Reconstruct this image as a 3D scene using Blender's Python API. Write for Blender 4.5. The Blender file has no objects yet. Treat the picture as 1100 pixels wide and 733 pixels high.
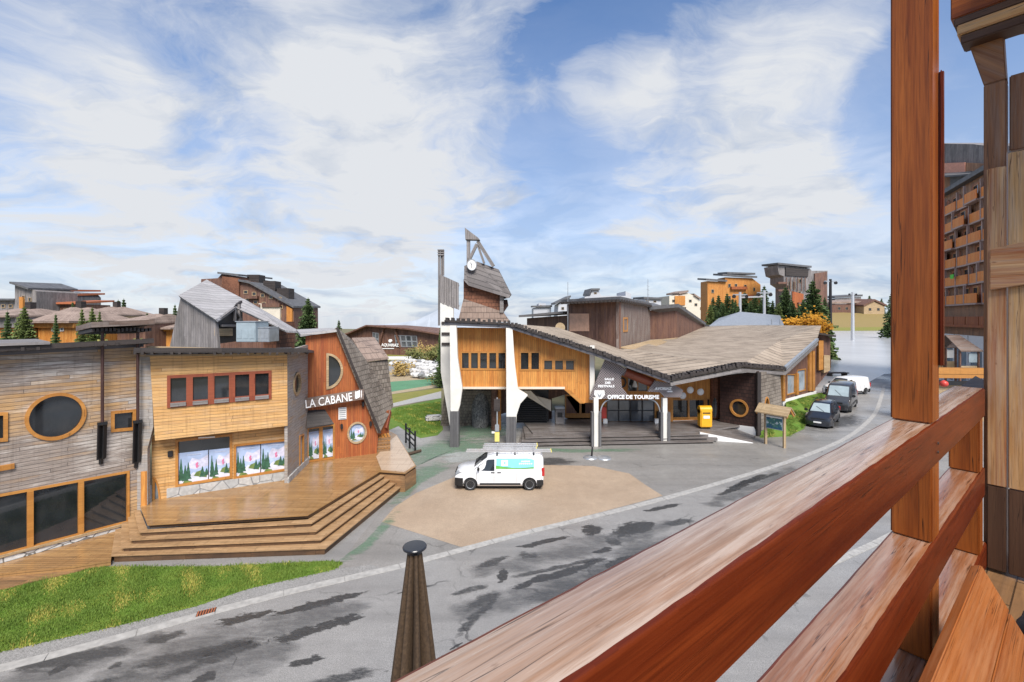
import bpy, bmesh, math, random
import numpy as np
from mathutils import Vector as V, Matrix
from mathutils.geometry import tessellate_polygon
SC = bpy.context.scene
COL = SC.collection
R = math.radians
random.seed(7)
# ---- the camera: eye height H above the road, looking along +Y ----
F, CX, HY, H = 490.0, 550.0, 341.0, 9.6
CAM = V((0, 0, H))
def ray(px, py): return V(((px-CX)/F, 1, -(py-HY)/F))
def P(px, py, Y): return CAM + ray(px, py)*Y
def Z(px, py, z=0.0):
    Y = (H-z)*F/(py-HY); r = ray(px, py)
    return V((r.x*Y, Y, z))
def sr(r, g, b):
    f = lambda c: (c/12.92 if c <= .04045 else ((c+.055)/1.055)**2.4)
    return (f(r/255), f(g/255), f(b/255), 1)

class Fr:
    """a wall plane: a runs along the wall, b is height, c is outward"""
    def __init__(s, p0, p1, off=0.0):
        a = V((p0[0], p0[1], 0)); b = V((p1[0], p1[1], 0))
        s.u = (b-a).normalized(); s.n = V((s.u.y, -s.u.x, 0)); s.len = (b-a).length
        s.o = a + s.n*off
    def w(s, a, b, c=0.0): return s.o + s.u*a + s.n*c + V((0, 0, b))
    def pix(s, px, py, c=0.0):
        r = ray(px, py); t = ((s.o + s.n*c - CAM).dot(s.n))/r.dot(s.n)
        p = CAM + r*t
        return ((p-s.o).dot(s.u), p.z)
    def rect(s, x0, y0, x1, y1, c=0.0):
        """axis-aligned rectangle on the wall from two corners of the picture"""
        a0, b0 = s.pix(x0, y0, c); a1, b1 = s.pix(x1, y1, c)
        return (min(a0, a1), min(b0, b1), max(a0, a1), max(b0, b1))
def rectpoly(r): return [(r[0], r[1]), (r[2], r[1]), (r[2], r[3]), (r[0], r[3])]
def ell(cx, cy, rx, ry, n=32, a0=0, a1=2*math.pi):
    full = abs(a1-a0-2*math.pi) < 1e-6
    k = n if full else n+1
    return [(cx+rx*math.cos(a0+(a1-a0)*i/n), cy+ry*math.sin(a0+(a1-a0)*i/n)) for i in range(k)]
def shrink(poly, d):
    """inset polygon (counter-clockwise) by d"""
    n = len(poly); out = []
    for i in range(n):
        p, q, r = V(poly[i-1]).to_2d(), V(poly[i]).to_2d(), V(poly[(i+1) % n]).to_2d()
        e1 = (q-p).normalized(); e2 = (r-q).normalized()
        n1 = V((-e1.y, e1.x)); n2 = V((-e2.y, e2.x))
        m = n1+n2; k = max(.3, 1+n1.dot(n2))
        out.append(tuple(q + m*d/k))
    return out
def area2(poly): return sum(poly[i-1][0]*poly[i][1]-poly[i][0]*poly[i-1][1] for i in range(len(poly)))/2
def ccw(poly): return list(poly) if area2(poly) > 0 else list(reversed(poly))

class MB:
    def __init__(s, grain=None):
        s.bm = bmesh.new(); s.uv = s.bm.loops.layers.uv.new('UVMap'); s.grain = grain
    def face(s, pts, m=0, grain=None, off=(0, 0)):
        try: f = s.bm.faces.new([s.bm.verts.new(p) for p in pts])
        except ValueError: return None
        f.material_index = m; f.normal_update(); n = f.normal
        g = grain or s.grain
        if g is not None and abs(n.dot(g)) < .95:
            u = (g - n*g.dot(n)).normalized(); v = n.cross(u)
        elif g is not None:
            v = V((0, 0, 1)) if abs(n.z) < .9 else V((0, 1, 0)); u = v.cross(n).normalized()
        elif abs(n.z) > .985: u, v = V((1, 0, 0)), V((0, 1, 0))
        else: u = V((0, 0, 1)).cross(n).normalized(); v = n.cross(u)
        for l in f.loops: l[s.uv].uv = (l.vert.co.dot(u)+off[0], l.vert.co.dot(v)+off[1])
        return f
    def hexa(s, q, m=0, grain=None):
        """q: bottom four, top four, both counter-clockwise from above"""
        for idx in ((3, 2, 1, 0), (4, 5, 6, 7), (0, 1, 5, 4), (1, 2, 6, 5), (2, 3, 7, 6), (3, 0, 4, 7)):
            s.face([q[i] for i in idx], m, grain)
        return s
    def box(s, c, sx, sy, sz, m=0, rz=0.0, grain=None):
        """c: centre of the bottom"""
        c = V(c); r = Matrix.Rotation(rz, 3, 'Z')
        b = [c + r @ V((x*sx/2, y*sy/2, 0)) for x, y in ((-1, -1), (1, -1), (1, 1), (-1, 1))]
        return s.hexa(b + [p+V((0, 0, sz)) for p in b], m, grain)
    def beam(s, p0, p1, w, h, m=0, up=(0, 0, 1)):
        p0, p1 = V(p0), V(p1); d = (p1-p0).normalized(); up = V(up)
        if abs(d.dot(up)) > .98: up = V((0, 1, 0))
        sd = d.cross(up).normalized(); u = sd.cross(d)
        q = lambda p: [p + sd*a*w/2 + u*b*h/2 for a, b in ((-1, -1), (1, -1), (1, 1), (-1, 1))]
        A, B = q(p0), q(p1)
        s.face(A, m, d); s.face(B[::-1], m, d)
        for i in range(4):
            j = (i+1) % 4; s.face([A[j], A[i], B[i], B[j]], m, d)
        return s
    def tube(s, p0, p1, r0, r1=None, n=10, m=0, caps=True):
        p0, p1 = V(p0), V(p1); r1 = r0 if r1 is None else r1
        d = (p1-p0).normalized(); a = V((0, 0, 1)) if abs(d.z) < .9 else V((1, 0, 0))
        x = d.cross(a).normalized(); y = d.cross(x)
        c = lambda p, r: [p + x*r*math.cos(2*math.pi*i/n) + y*r*math.sin(2*math.pi*i/n) for i in range(n)]
        A, B = c(p0, r0), c(p1, r1)
        for i in range(n):
            j = (i+1) % n; s.face([A[i], A[j], B[j], B[i]], m, d)
        if caps: s.face(A[::-1], m, d); s.face(B, m, d)
        return s
    def path(s, pts, r, n=8, m=0):
        for a, b in zip(pts[:-1], pts[1:]): s.tube(a, b, r, r, n, m)
        return s
    def lathe(s, c, axis, prof, n=20, m=0):
        """prof: (distance along axis, radius)"""
        c, d = V(c), V(axis).normalized(); a = V((0, 0, 1)) if abs(d.z) < .9 else V((1, 0, 0))
        x = d.cross(a).normalized(); y = d.cross(x)
        rings = [[c + d*t + (x*math.cos(2*math.pi*i/n)+y*math.sin(2*math.pi*i/n))*r for i in range(n)] for t, r in prof]
        for A, B in zip(rings[:-1], rings[1:]):
            for i in range(n):
                j = (i+1) % n; s.face([A[i], A[j], B[j], B[i]], m, d)
        if prof[0][1] > 1e-4: s.face(rings[0][::-1], m, d)
        if prof[-1][1] > 1e-4: s.face(rings[-1], m, d)
        return s
    def panel(s, fr, outer, holes=(), c0=-.12, c1=0.0, m=0, grain=None, mh=None):
        """a slab on a wall plane with openings, from depth c0 to c1"""
        loops = [ccw(outer)] + [list(reversed(ccw(h))) for h in holes]
        flat = [p for l in loops for p in l]
        tris = tessellate_polygon([[V((p[0], p[1], 0)) for p in l] for l in loops])
        for t in tris:
            q = [flat[i] for i in t]
            if area2(q) < 0: q = q[::-1]
            if abs(area2(q)) < 1e-7: continue
            s.face([fr.w(a, b, c1) for a, b in q], m, grain)
            s.face([fr.w(a, b, c0) for a, b in reversed(q)], m, grain)
        for k, l in enumerate(loops):
            for i in range(len(l)):
                p, q = l[i-1], l[i]
                s.face([fr.w(*p, c0), fr.w(*q, c0), fr.w(*q, c1), fr.w(*p, c1)], (m if mh is None or k == 0 else mh), grain)
        return s
    def slab(s, pts, vec, m=0, grain=None):
        """thick plate: 3-D polygon extruded along vec (pts seen counter-clockwise from outside)"""
        pts = [V(p) for p in pts]; vec = V(vec); n = len(pts)
        if n > 4 or n == 4:
            ctr = sum(pts, V())/n
            nn = V()
            for i in range(n): nn += (pts[i-1]-ctr).cross(pts[i]-ctr)
            nn.normalize()
            ax = (pts[1]-pts[0]).normalized(); ay = nn.cross(ax)
            tr = tessellate_polygon([[V(((p-ctr).dot(ax), (p-ctr).dot(ay), 0)) for p in pts]])
            tr = [t for t in tr]
        else:
            tr = [(0, 1, 2)]; nn = (pts[1]-pts[0]).cross(pts[2]-pts[0])
        for t in tr:
            q = [pts[i] for i in t]
            if (q[1]-q[0]).cross(q[2]-q[0]).dot(nn) < 0: q = q[::-1]
            s.face(q, m, grain); s.face([p+vec for p in reversed(q)], m, grain)
        for i in range(n):
            p, q = pts[i-1], pts[i]
            s.face([q, p, p+vec, q+vec], m, grain)
        return s
    def build(s, name, mats, parent=None, smooth=None, bevel=0, weld=1e-4):
        bm = s.bm
        if weld: bmesh.ops.remove_doubles(bm, verts=bm.verts, dist=weld)
        bmesh.ops.recalc_face_normals(bm, faces=bm.faces)
        if bevel:
            es = [e for e in bm.edges if len(e.link_faces) == 2 and e.calc_face_angle(0) > .5]
            bmesh.ops.bevel(bm, geom=es, offset=bevel, segments=2, affect='EDGES', clamp_overlap=True)
        me = bpy.data.meshes.new(name); bm.to_mesh(me); bm.free()
        for m in (mats if isinstance(mats, (list, tuple)) else [mats]): me.materials.append(m)
        if smooth is not None:
            me.polygons.foreach_set('use_smooth', [True]*len(me.polygons)); me.set_sharp_from_angle(angle=R(smooth))
        return link(name, me, parent)
def link(name, me, parent=None):
    o = bpy.data.objects.new(name, me); COL.objects.link(o)
    if parent is not None: adopt(o, parent)
    return o
def world_loc(o):
    w = V(o.location)
    if o.parent is not None: w = w + o.matrix_parent_inverse.to_translation() + world_loc(o.parent)
    return w
def adopt(o, parent):
    o.parent = parent; o.matrix_parent_inverse = Matrix.Translation(-world_loc(parent))
def tag(o, label, cat, group=None):
    o['label'] = label; o['category'] = cat
    if group: o['group'] = group
    return o
def thing(name, label, cat, loc=(0, 0, 0), group=None):
    o = bpy.data.objects.new(name, None); COL.objects.link(o); o.location = loc; o.empty_display_size = .3
    return tag(o, label, cat, group)
def kind(o, k='structure'): o['kind'] = k; return o
def copy_tree(o, parent=None):
    c = o.copy(); COL.objects.link(c)
    if parent is not None: c.parent = parent
    for ch in list(o.children): copy_tree(ch, c)
    return c
def raw_mesh(name, verts, faces, mat, parent=None, uvs=None):
    me = bpy.data.meshes.new(name); me.from_pydata(verts, [], faces)
    for m in (mat if isinstance(mat, (list, tuple)) else [mat]): me.materials.append(m)
    return link(name, me, parent)
def text_mesh(body, size, depth=.01, bold=0.0, align='CENTER', space=1.0, shear=0.0):
    """lettering as a mesh lying in the xz plane, facing -y"""
    cu = bpy.data.curves.new('lettering', 'FONT'); cu.body = body; cu.size = size; cu.extrude = depth; cu.offset = bold
    cu.align_x = align; cu.align_y = 'CENTER'; cu.space_character = space; cu.shear = shear; cu.resolution_u = 3
    ob = bpy.data.objects.new('lettering', cu); COL.objects.link(ob)
    dg = bpy.context.evaluated_depsgraph_get()
    me = bpy.data.meshes.new_from_object(ob.evaluated_get(dg)); bpy.data.objects.remove(ob); bpy.data.curves.remove(cu)
    me.name = 'lettering'
    return me
def text_on(fr, a, b, c, body, size, mat, parent=None, depth=.01, bold=0.0, rot=0.0, name='lettering', align='CENTER', space=1.0, sx=1.0, shear=0.0):
    me = text_mesh(body, size, depth, bold, align, space, shear)
    o3 = fr.w(a, b, c); cr, s_ = math.cos(rot), math.sin(rot)
    for v in me.vertices:
        x, y, z = v.co.x*sx, v.co.y, v.co.z
        v.co = o3 + fr.u*(x*cr-y*s_) + V((0, 0, x*s_+y*cr)) + fr.n*z
    me.materials.clear(); me.materials.append(mat)
    return link(name, me, parent)
# ---------------- materials ----------------
class NT:
    def __init__(s, name):
        s.mat = bpy.data.materials.new(name); s.mat.use_nodes = True
        s.t = s.mat.node_tree; s.n = s.t.nodes; s.bsdf = s.n['Principled BSDF']
    def add(s, ty, **kw):
        nd = s.n.new(ty)
        for k, v in kw.items(): setattr(nd, k, v)
        return nd
    def lk(s, a, b): s.t.links.new(a, b)
    def put(s, sock, v):
        if isinstance(v, bpy.types.NodeSocket): s.lk(v, sock)
        elif v is not None: sock.default_value = v
    def math(s, op, a, b=None, c=None, clamp=False):
        nd = s.add('ShaderNodeMath', operation=op, use_clamp=clamp)
        for i, v in enumerate((a, b, c)): s.put(nd.inputs[i], v)
        return nd.outputs[0]
    def mix(s, f, a, b, mode='MIX'):
        nd = s.add('ShaderNodeMix', data_type='RGBA', blend_type=mode)
        s.put(nd.inputs[0], f); s.put(nd.inputs[6], a); s.put(nd.inputs[7], b)
        return nd.outputs[2]
    def ramp(s, f, lo, hi, a=0.0, b=1.0):
        nd = s.add('ShaderNodeMapRange', clamp=True); s.put(nd.inputs[0], f)
        for i, v in enumerate((lo, hi, a, b)): s.put(nd.inputs[i+1], v)
        return nd.outputs[0]
    def noise(s, vec, scale, detail=3, rough=.55, dist=0.0):
        nd = s.add('ShaderNodeTexNoise'); s.put(nd.inputs['Vector'], vec)
        nd.inputs['Scale'].default_value = scale; nd.inputs['Detail'].default_value = detail
        nd.inputs['Roughness'].default_value = rough; nd.inputs['Distortion'].default_value = dist
        return nd.outputs[0]
    def comb(s, x, y, z=0.0):
        nd = s.add('ShaderNodeCombineXYZ'); [s.put(nd.inputs[i], v) for i, v in enumerate((x, y, z))]
        return nd.outputs[0]
    def sep(s, v):
        nd = s.add('ShaderNodeSeparateXYZ'); s.lk(v, nd.inputs[0]); return nd.outputs
    def uv(s): return s.add('ShaderNodeTexCoord').outputs['UV']
    def pos(s): return s.add('ShaderNodeNewGeometry').outputs['Position']
    def bump(s, h, strength=.3, dist=.01):
        nd = s.add('ShaderNodeBump'); nd.inputs['Strength'].default_value = strength; nd.inputs['Distance'].default_value = dist
        s.lk(h, nd.inputs['Height']); s.lk(nd.outputs[0], s.bsdf.inputs['Normal'])
    def out(s, col, rough=.7, metal=0.0, spec=None, coat=None):
        s.put(s.bsdf.inputs['Base Color'], col); s.put(s.bsdf.inputs['Roughness'], rough); s.bsdf.inputs['Metallic'].default_value = metal
        if spec is not None: s.put(s.bsdf.inputs['Specular IOR Level'], spec)
        if coat is not None: s.bsdf.inputs['Coat Weight'].default_value = coat[0]; s.bsdf.inputs['Coat Roughness'].default_value = coat[1]
        return s.mat
def mul(c, k): return (c[0]*k, c[1]*k, c[2]*k, 1)
def plain(name, col, rough=.6, metal=0.0, var=.12, scale=3.0, spec=None, coat=None):
    t = NT(name); n = t.noise(t.pos(), scale, 4)
    return t.out(t.mix(t.ramp(n, .3, .7), mul(col, 1-var), mul(col, 1+var)), rough, metal, spec, coat)
def plank(name, c1, c2, w=.14, d='h', grey=None, gamt=0.0, gscale=.35, gap=.05, L=3.0, rough=.65, gapk=.3, grain=.35, bump=.4, coat=None, glo=.42, ghi=.62, white=None, streak=.45):
    t = NT(name); u, v, _ = t.sep(t.uv())
    al, ac = (u, v) if d == 'h' else (v, u)
    q = t.math('DIVIDE', ac, w); idx = t.math('FLOOR', q); fr = t.math('FRACT', q)
    wn = t.add('ShaderNodeTexWhiteNoise', noise_dimensions='1D'); t.lk(idx, wn.inputs['W'])
    seg = t.math('FLOOR', t.math('ADD', t.math('DIVIDE', al, L), t.math('MULTIPLY', wn.outputs[0], 9.7)))
    wn2 = t.add('ShaderNodeTexWhiteNoise', noise_dimensions='2D'); t.lk(t.comb(idx, seg), wn2.inputs['Vector'])
    r = wn2.outputs[0]
    g = t.noise(t.comb(t.math('MULTIPLY', al, 1.6), t.math('MULTIPLY', ac, 28.0), t.math('MULTIPLY', r, 40.0)), 1.0, 5, .6, .4)
    col = t.mix(r, c1, c2)
    col = t.mix(t.ramp(g, .35, .7), mul(col, 1) if isinstance(col, tuple) else col, t.mix(1.0, col, (1-grain, 1-grain, 1-grain*.9, 1), 'MULTIPLY'))
    if grey is not None:
        gm = t.noise(t.comb(t.math('MULTIPLY', al, .35), ac, t.math('MULTIPLY', r, 1.6)), gscale*4, 5, .65)
        gm = t.math('MULTIPLY', t.ramp(gm, glo, ghi), gamt)
        gcol = t.mix(t.ramp(g, .3, .7), mul(grey, 1.25), mul(grey, .6))
        col = t.mix(gm, col, gcol)
    if white is not None:
        wh = t.noise(t.comb(t.math('MULTIPLY', al, .3), t.math('MULTIPLY', ac, .8), t.math('MULTIPLY', r, .9)), .9, 6, .7); wh = t.math('MULTIPLY', t.ramp(wh, .5, .62), t.ramp(g, .3, .6, .9, .2)); col = t.mix(wh, col, white)
    # rain streaks running down from the boards above
    st_ = t.noise(t.comb(t.math('MULTIPLY', u, 7.0), t.math('MULTIPLY', v, .35)), 1.0, 5, .65); col = t.mix(t.ramp(st_, .52, .72, 0, streak), col, t.mix(1.0, col, (.45, .43, .42, 1), 'MULTIPLY'))
    gp = t.math('LESS_THAN', fr, gap)
    # butt joints between board ends
    fs = t.math('FRACT', t.math('ADD', t.math('DIVIDE', al, L), t.math('MULTIPLY', wn.outputs[0], 9.7)))
    gp = t.math('MAXIMUM', gp, t.math('LESS_THAN', fs, .012/L*1.0))
    col = t.mix(gp, col, t.mix(1.0, col, (gapk, gapk, gapk, 1), 'MULTIPLY'))
    t.bump(t.math('SUBTRACT', t.math('MULTIPLY', g, .25), gp), bump, .012)
    return t.out(col, rough, 0, None, coat)
def shingle(name, c1, c2, w=.16, h=.2, rough=.85, mortar=.03, dark=.25, sq=1.0, moss=None):
    t = NT(name); uvv = t.uv(); b = t.add('ShaderNodeTexBrick'); t.lk(uvv, b.inputs['Vector'])
    b.inputs['Color1'].default_value = c1; b.inputs['Color2'].default_value = c2; b.inputs['Mortar'].default_value = mul(c1, dark)
    b.inputs['Scale'].default_value = 1.0; b.inputs['Mortar Size'].default_value = mortar*h; b.inputs['Mortar Smooth'].default_value = .2
    b.inputs['Brick Width'].default_value = w; b.inputs['Row Height'].default_value = h; b.offset = .5; b.squash = sq; b.inputs['Bias'].default_value = 0
    u, v, _ = t.sep(uvv); fr = t.math('FRACT', t.math('DIVIDE', v, h))
    n = t.noise(t.comb(t.math('MULTIPLY', u, 9.0), v), 1.5, 4); n2 = t.noise(t.pos(), .5, 4)
    col = t.mix(t.ramp(n, .3, .7), b.outputs['Color'], t.mix(1.0, b.outputs['Color'], (.62, .6, .58, 1), 'MULTIPLY'))
    col = t.mix(t.ramp(n2, .4, .65, 0, .45), col, moss or mul(c2, 1.25))
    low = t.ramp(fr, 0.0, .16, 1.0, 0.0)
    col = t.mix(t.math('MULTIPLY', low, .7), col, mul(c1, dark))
    t.bump(t.math('ADD', t.math('MULTIPLY', t.math('SUBTRACT', 1.0, fr), .8), t.math('MULTIPLY', n, .3)), .6, .02)
    return t.out(col, rough)
def glass(name, tint=(.012, .014, .016, 1), rough=.04):
    t = NT(name); n = t.noise(t.pos(), .7, 2)
    n2 = t.noise(t.comb(t.math('MULTIPLY', t.sep(t.uv())[0], 2.2), t.math('MULTIPLY', t.sep(t.uv())[1], 1.3)), 1.0, 3, .5)
    col = t.mix(t.ramp(n, .35, .65), tint, mul(tint, 2.2)); col = t.mix(t.ramp(n2, .42, .75, 0, .5), col, (tint[0]*2.2+.012, tint[1]*2+.01, tint[2]*2+.008, 1))
    m = t.out(col, rough, 0, .8); return m
def stone(name, c1, c2, scale=2.6, joint=.05, jc=None, stretch=1.6):
    t = NT(name); u, v, _ = t.sep(t.uv()); vec = t.comb(u, t.math('MULTIPLY', v, stretch))
    a = t.add('ShaderNodeTexVoronoi', feature='DISTANCE_TO_EDGE'); a.inputs['Scale'].default_value = scale; t.lk(vec, a.inputs['Vector'])
    b = t.add('ShaderNodeTexVoronoi'); b.inputs['Scale'].default_value = scale; t.lk(vec, b.inputs['Vector'])
    r = t.sep(b.outputs['Color'])[0]
    col = t.mix(r, c1, c2); col = t.mix(t.ramp(t.noise(t.pos(), 6, 4), .3, .7), col, t.mix(1.0, col, (.7, .7, .7, 1), 'MULTIPLY'))
    j = t.ramp(a.outputs[0], joint*.6, joint, 1.0, 0.0)
    col = t.mix(j, col, jc or mul(c1, .3)); t.bump(t.math('SUBTRACT', 1.0, j), .6, .02)
    return t.out(col, .8)
def asphalt(name, c, spk=.35, wet=(.28, .6), tint=None, wetscale=.18, bmp=.16, agg=.5, crack=0.0):
    t = NT(name); p = t.pos(); n1 = t.noise(p, 45, 2); n2 = t.noise(p, .35, 5, .6); n3 = t.noise(p, 2.3, 4)
    col = t.mix(t.ramp(n1, .35, .65), mul(c, 1-spk), mul(c, 1+spk))
    col = t.mix(t.ramp(n2, .35, .65, 0, .55), col, t.mix(1.0, col, tint or (.72, .71, .7, 1), 'MULTIPLY'))
    col = t.mix(t.ramp(n3, .4, .6, 0, .25), col, mul(c, .7))
    col = t.mix(t.ramp(t.noise(p, 160, 1), .6, .72, 0, agg), col, mul(c, 1.9)); col = t.mix(t.ramp(t.noise(p, 110, 1), .62, .74, 0, agg), col, mul(c, .4))
    if crack:
        wv = t.add('ShaderNodeVectorMath', operation='MULTIPLY_ADD'); wn_ = t.add('ShaderNodeTexNoise'); t.lk(p, wn_.inputs['Vector']); wn_.inputs['Scale'].default_value = 1.2; wn_.inputs['Detail'].default_value = 6
        t.lk(wn_.outputs['Color'], wv.inputs[0]); wv.inputs[1].default_value = (1.3, 1.3, 0); t.lk(p, wv.inputs[2])
        vo = t.add('ShaderNodeTexVoronoi', feature='DISTANCE_TO_EDGE'); vo.inputs['Scale'].default_value = .23; t.lk(wv.outputs[0], vo.inputs['Vector'])
        cr = t.math('MULTIPLY', t.ramp(vo.outputs[0], .002, .008, crack, 0), t.ramp(t.noise(p, .5, 3), .45, .6)); col = t.mix(cr, col, mul(c, .25))
        # long faint tyre-worn bands along the road
        mq = t.add('ShaderNodeMapping'); t.lk(p, mq.inputs[0]); mq.inputs['Rotation'].default_value = (0, 0, R(-29)); mq.inputs['Scale'].default_value = (.06, .75, 1)
        bd_ = t.noise(mq.outputs[0], 1.0, 5, .6); col = t.mix(t.ramp(bd_, .46, .66, 0, .42), col, mul(c, .5))
    wn = t.noise(p, wetscale, 4, .6)
    t.bump(t.math('ADD', n1, t.math('MULTIPLY', n3, .25)), bmp, .006)
    return t.out(col, t.ramp(wn, .38, .6, wet[0], wet[1]))
def feather(name, col, rough, k=1.0, thr=(.15, .5), nscale=3.0, col2=None, amp=2.1):
    """a thin surface stain: solid in the middle, ragged at its rim ('edge' attribute runs 1 to 0)"""
    t = NT(name); at = t.add('ShaderNodeAttribute', attribute_name='edge')
    mp = t.add('ShaderNodeMapping'); t.lk(t.pos(), mp.inputs[0]); mp.inputs['Rotation'].default_value = (0, 0, R(-29)); mp.inputs['Scale'].default_value = (.55, 1.6, 1)
    n = t.noise(mp.outputs[0], nscale, 6, .7)
    f = t.ramp(t.math('ADD', t.math('MULTIPLY', at.outputs['Fac'], .75), t.math('MULTIPLY', t.math('SUBTRACT', n, .5), amp)), thr[0], thr[1], 0, k)
    f = t.math('MULTIPLY', f, t.ramp(t.noise(mp.outputs[0], nscale*5, 5, .75), .3, .58, .45, 1.0))
    t.out(t.mix(t.ramp(t.noise(t.pos(), 30, 2), .3, .7), mul(col, .75), col2 or mul(col, 1.3)), rough)
    t.lk(f, t.bsdf.inputs['Alpha'])
    return t.mat
M = {}
M['asphalt'] = asphalt('asphalt', (.285, .273, .258, 1), wet=(.25, .58), crack=.8)
M['forecourt'] = asphalt('forecourt asphalt', (.265, .25, .23, 1), wet=(.3, .66), crack=.7)
M['plaza'] = plain('wet plaza asphalt', (.45, .45, .452, 1), .24, 0, .1, .05)
M['tan'] = asphalt('tan aggregate', (.40, .30, .21, 1), spk=.25, wet=(.5, .75), tint=(.66, .63, .6, 1))
M['kerb'] = plain('kerb concrete', (.37, .355, .33, 1), .6, 0, .2, 5)
M['gravel'] = asphalt('gravel strip', (.27, .26, .245, 1), spk=.5, wet=(.7, .9))
M['green_wash'] = feather('green floor paint', (.13, .25, .15, 1), .5, .6, (.2, .75), 1.6)
M['pale_wash'] = feather('pale worn floor paint', (.42, .44, .42, 1), .5, .7, (.15, .5), 1.5)
M['tar'] = feather('wet tar patch', (.038, .037, .036, 1), .32, .82, (.26, .42), 3.4)
M['tar_soft'] = feather('damp dark patch', (.05, .05, .05, 1), .35, .72, (.18, .6), 2.6)
M['damp'] = feather('faint damp wash', (.10, .10, .10, 1), .3, .5, (.15, .7), .9)
def grass_mat(name, c1, c2, c3):
    t = NT(name); p = t.pos(); n = t.noise(p, .9, 4); n2 = t.noise(p, 22, 2)
    col = t.mix(t.ramp(n, .4, .62), c1, c3); col = t.mix(t.ramp(n2, .3, .7), col, c2)
    return t.out(col, .75, 0, .2)
M['grass'] = grass_mat('grass', (.075, .16, .018, 1), (.13, .22, .03, 1), (.24, .22, .045, 1))
M['lawn'] = grass_mat('lawn', (.07, .15, .02, 1), (.11, .2, .03, 1), (.16, .2, .035, 1))
M['meadow'] = grass_mat('dry meadow', (.24, .17, .07, 1), (.3, .21, .09, 1), (.2, .18, .05, 1))
M['yellow_lawn'] = grass_mat('yellowing lawn', (.2, .2, .05, 1), (.26, .22, .06, 1), (.12, .17, .03, 1))
M['ground'] = grass_mat('rough ground', (.12, .12, .06, 1), (.17, .15, .08, 1), (.2, .17, .1, 1))
# wood
M['w_grey_h'] = plank('weathered board', (.40, .27, .16, 1), (.5, .36, .22, 1), .15, 'h', (.34, .315, .295, 1), .97, .4, glo=.3, ghi=.52, L=2.6)
M['w_left_h'] = plank('half weathered board', (.48, .275, .11, 1), (.64, .41, .2, 1), .15, 'h', (.27, .232, .212, 1), .9, .09, glo=.40, ghi=.53, L=5.5, gap=.1, gapk=.2, white=(.66, .61, .56, 1), grain=.45)
M['w_warm_h'] = plank('honey board', (.60, .315, .10, 1), (.71, .42, .165, 1), .145, 'h', (.46, .35, .25, 1), .5, .35, glo=.48, ghi=.72, L=5, gap=.09, gapk=.22)
M['w_red_v'] = plank('red stained board', (.33, .075, .018, 1), (.48, .145, .034, 1), .13, 'v', (.2, .06, .025, 1), .35, .4, L=6, gap=.07)
M['w_orange_v'] = plank('orange board', (.56, .21, .035, 1), (.70, .32, .07, 1), .16, 'v', (.4, .13, .025, 1), .4, .4, L=6, gap=.06)
M['w_orange'] = plank('orange frame wood', (.42, .175, .035, 1), (.52, .235, .055, 1), .3, 'h', None, gap=0, L=5, grain=.25, rough=.45)
M['w_mahog'] = plank('mahogany frame wood', (.23, .05, .022, 1), (.28, .07, .03, 1), .3, 'h', None, gap=0, L=5, grain=.25, rough=.45)
M['w_brown_v'] = plank('dark brown board', (.10, .045, .03, 1), (.19, .10, .075, 1), .2, 'v', (.24, .12, .07, 1), .6, .3, L=7, gap=.06)
M['w_silver_v'] = plank('silvered board', (.24, .215, .20, 1), (.33, .30, .285, 1), .22, 'v', (.12, .11, .105, 1), .7, .3, L=7, gap=.08)
M['w_dark'] = plank('dark old timber', (.028, .021, .019, 1), (.055, .042, .036, 1), .18, 'h', None, gap=.06, L=3, grain=.4)
M['w_grey'] = plank('grey old timber', (.2, .18, .165, 1), (.29, .265, .25, 1), .16, 'h', None, gap=.06, L=3, grain=.45)
M['w_deck'] = plank('wet deck board', (.34, .185, .07, 1), (.47, .275, .112, 1), .14, 'h', (.3, .17, .075, 1), .7, .3, gap=.09, gapk=.2, L=3.5, rough=.21, grain=.3)
M['w_step'] = plank('step timber', (.28, .15, .065, 1), (.40, .225, .10, 1), .12, 'h', (.16, .10, .055, 1), .7, .5, gap=.06, L=2.5, rough=.5)
M['w_tread'] = plank('worn tread timber', (.42, .25, .12, 1), (.55, .35, .18, 1), .13, 'h', (.3, .18, .09, 1), .6, .5, gap=.06, L=2.5, rough=.4)
M['w_riser'] = plank('shade toned riser timber', (.10, .05, .022, 1), (.16, .085, .038, 1), .2, 'h', (.05, .03, .02, 1), .6, .5, gap=.04, L=2.5, rough=.5)  # darker than the treads: the risers' shade is put into the colour
M['w_canopy'] = plank('brown canopy board', (.15, .095, .07, 1), (.22, .15, .115, 1), .16, 'h', (.25, .22, .2, 1), .5, .4, gap=.06, L=3)
M['w_sheen'] = plank('board with painted sheen', (.46, .34, .235, 1), (.56, .43, .31, 1), .14, 'h', None, gap=.03, L=4, rough=.25, grain=.15)  # paler deck boards, with the sky sheen painted into their colour
M['w_beige'] = plank('pale timber', (.40, .28, .15, 1), (.52, .38, .22, 1), .14, 'h', None, gap=.05, L=3)
M['w_platform'] = plank('grey wet platform board', (.19, .165, .15, 1), (.27, .245, .23, 1), .16, 'h', (.1, .08, .065, 1), .6, .5, gap=.07, L=4, rough=.35)
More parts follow.
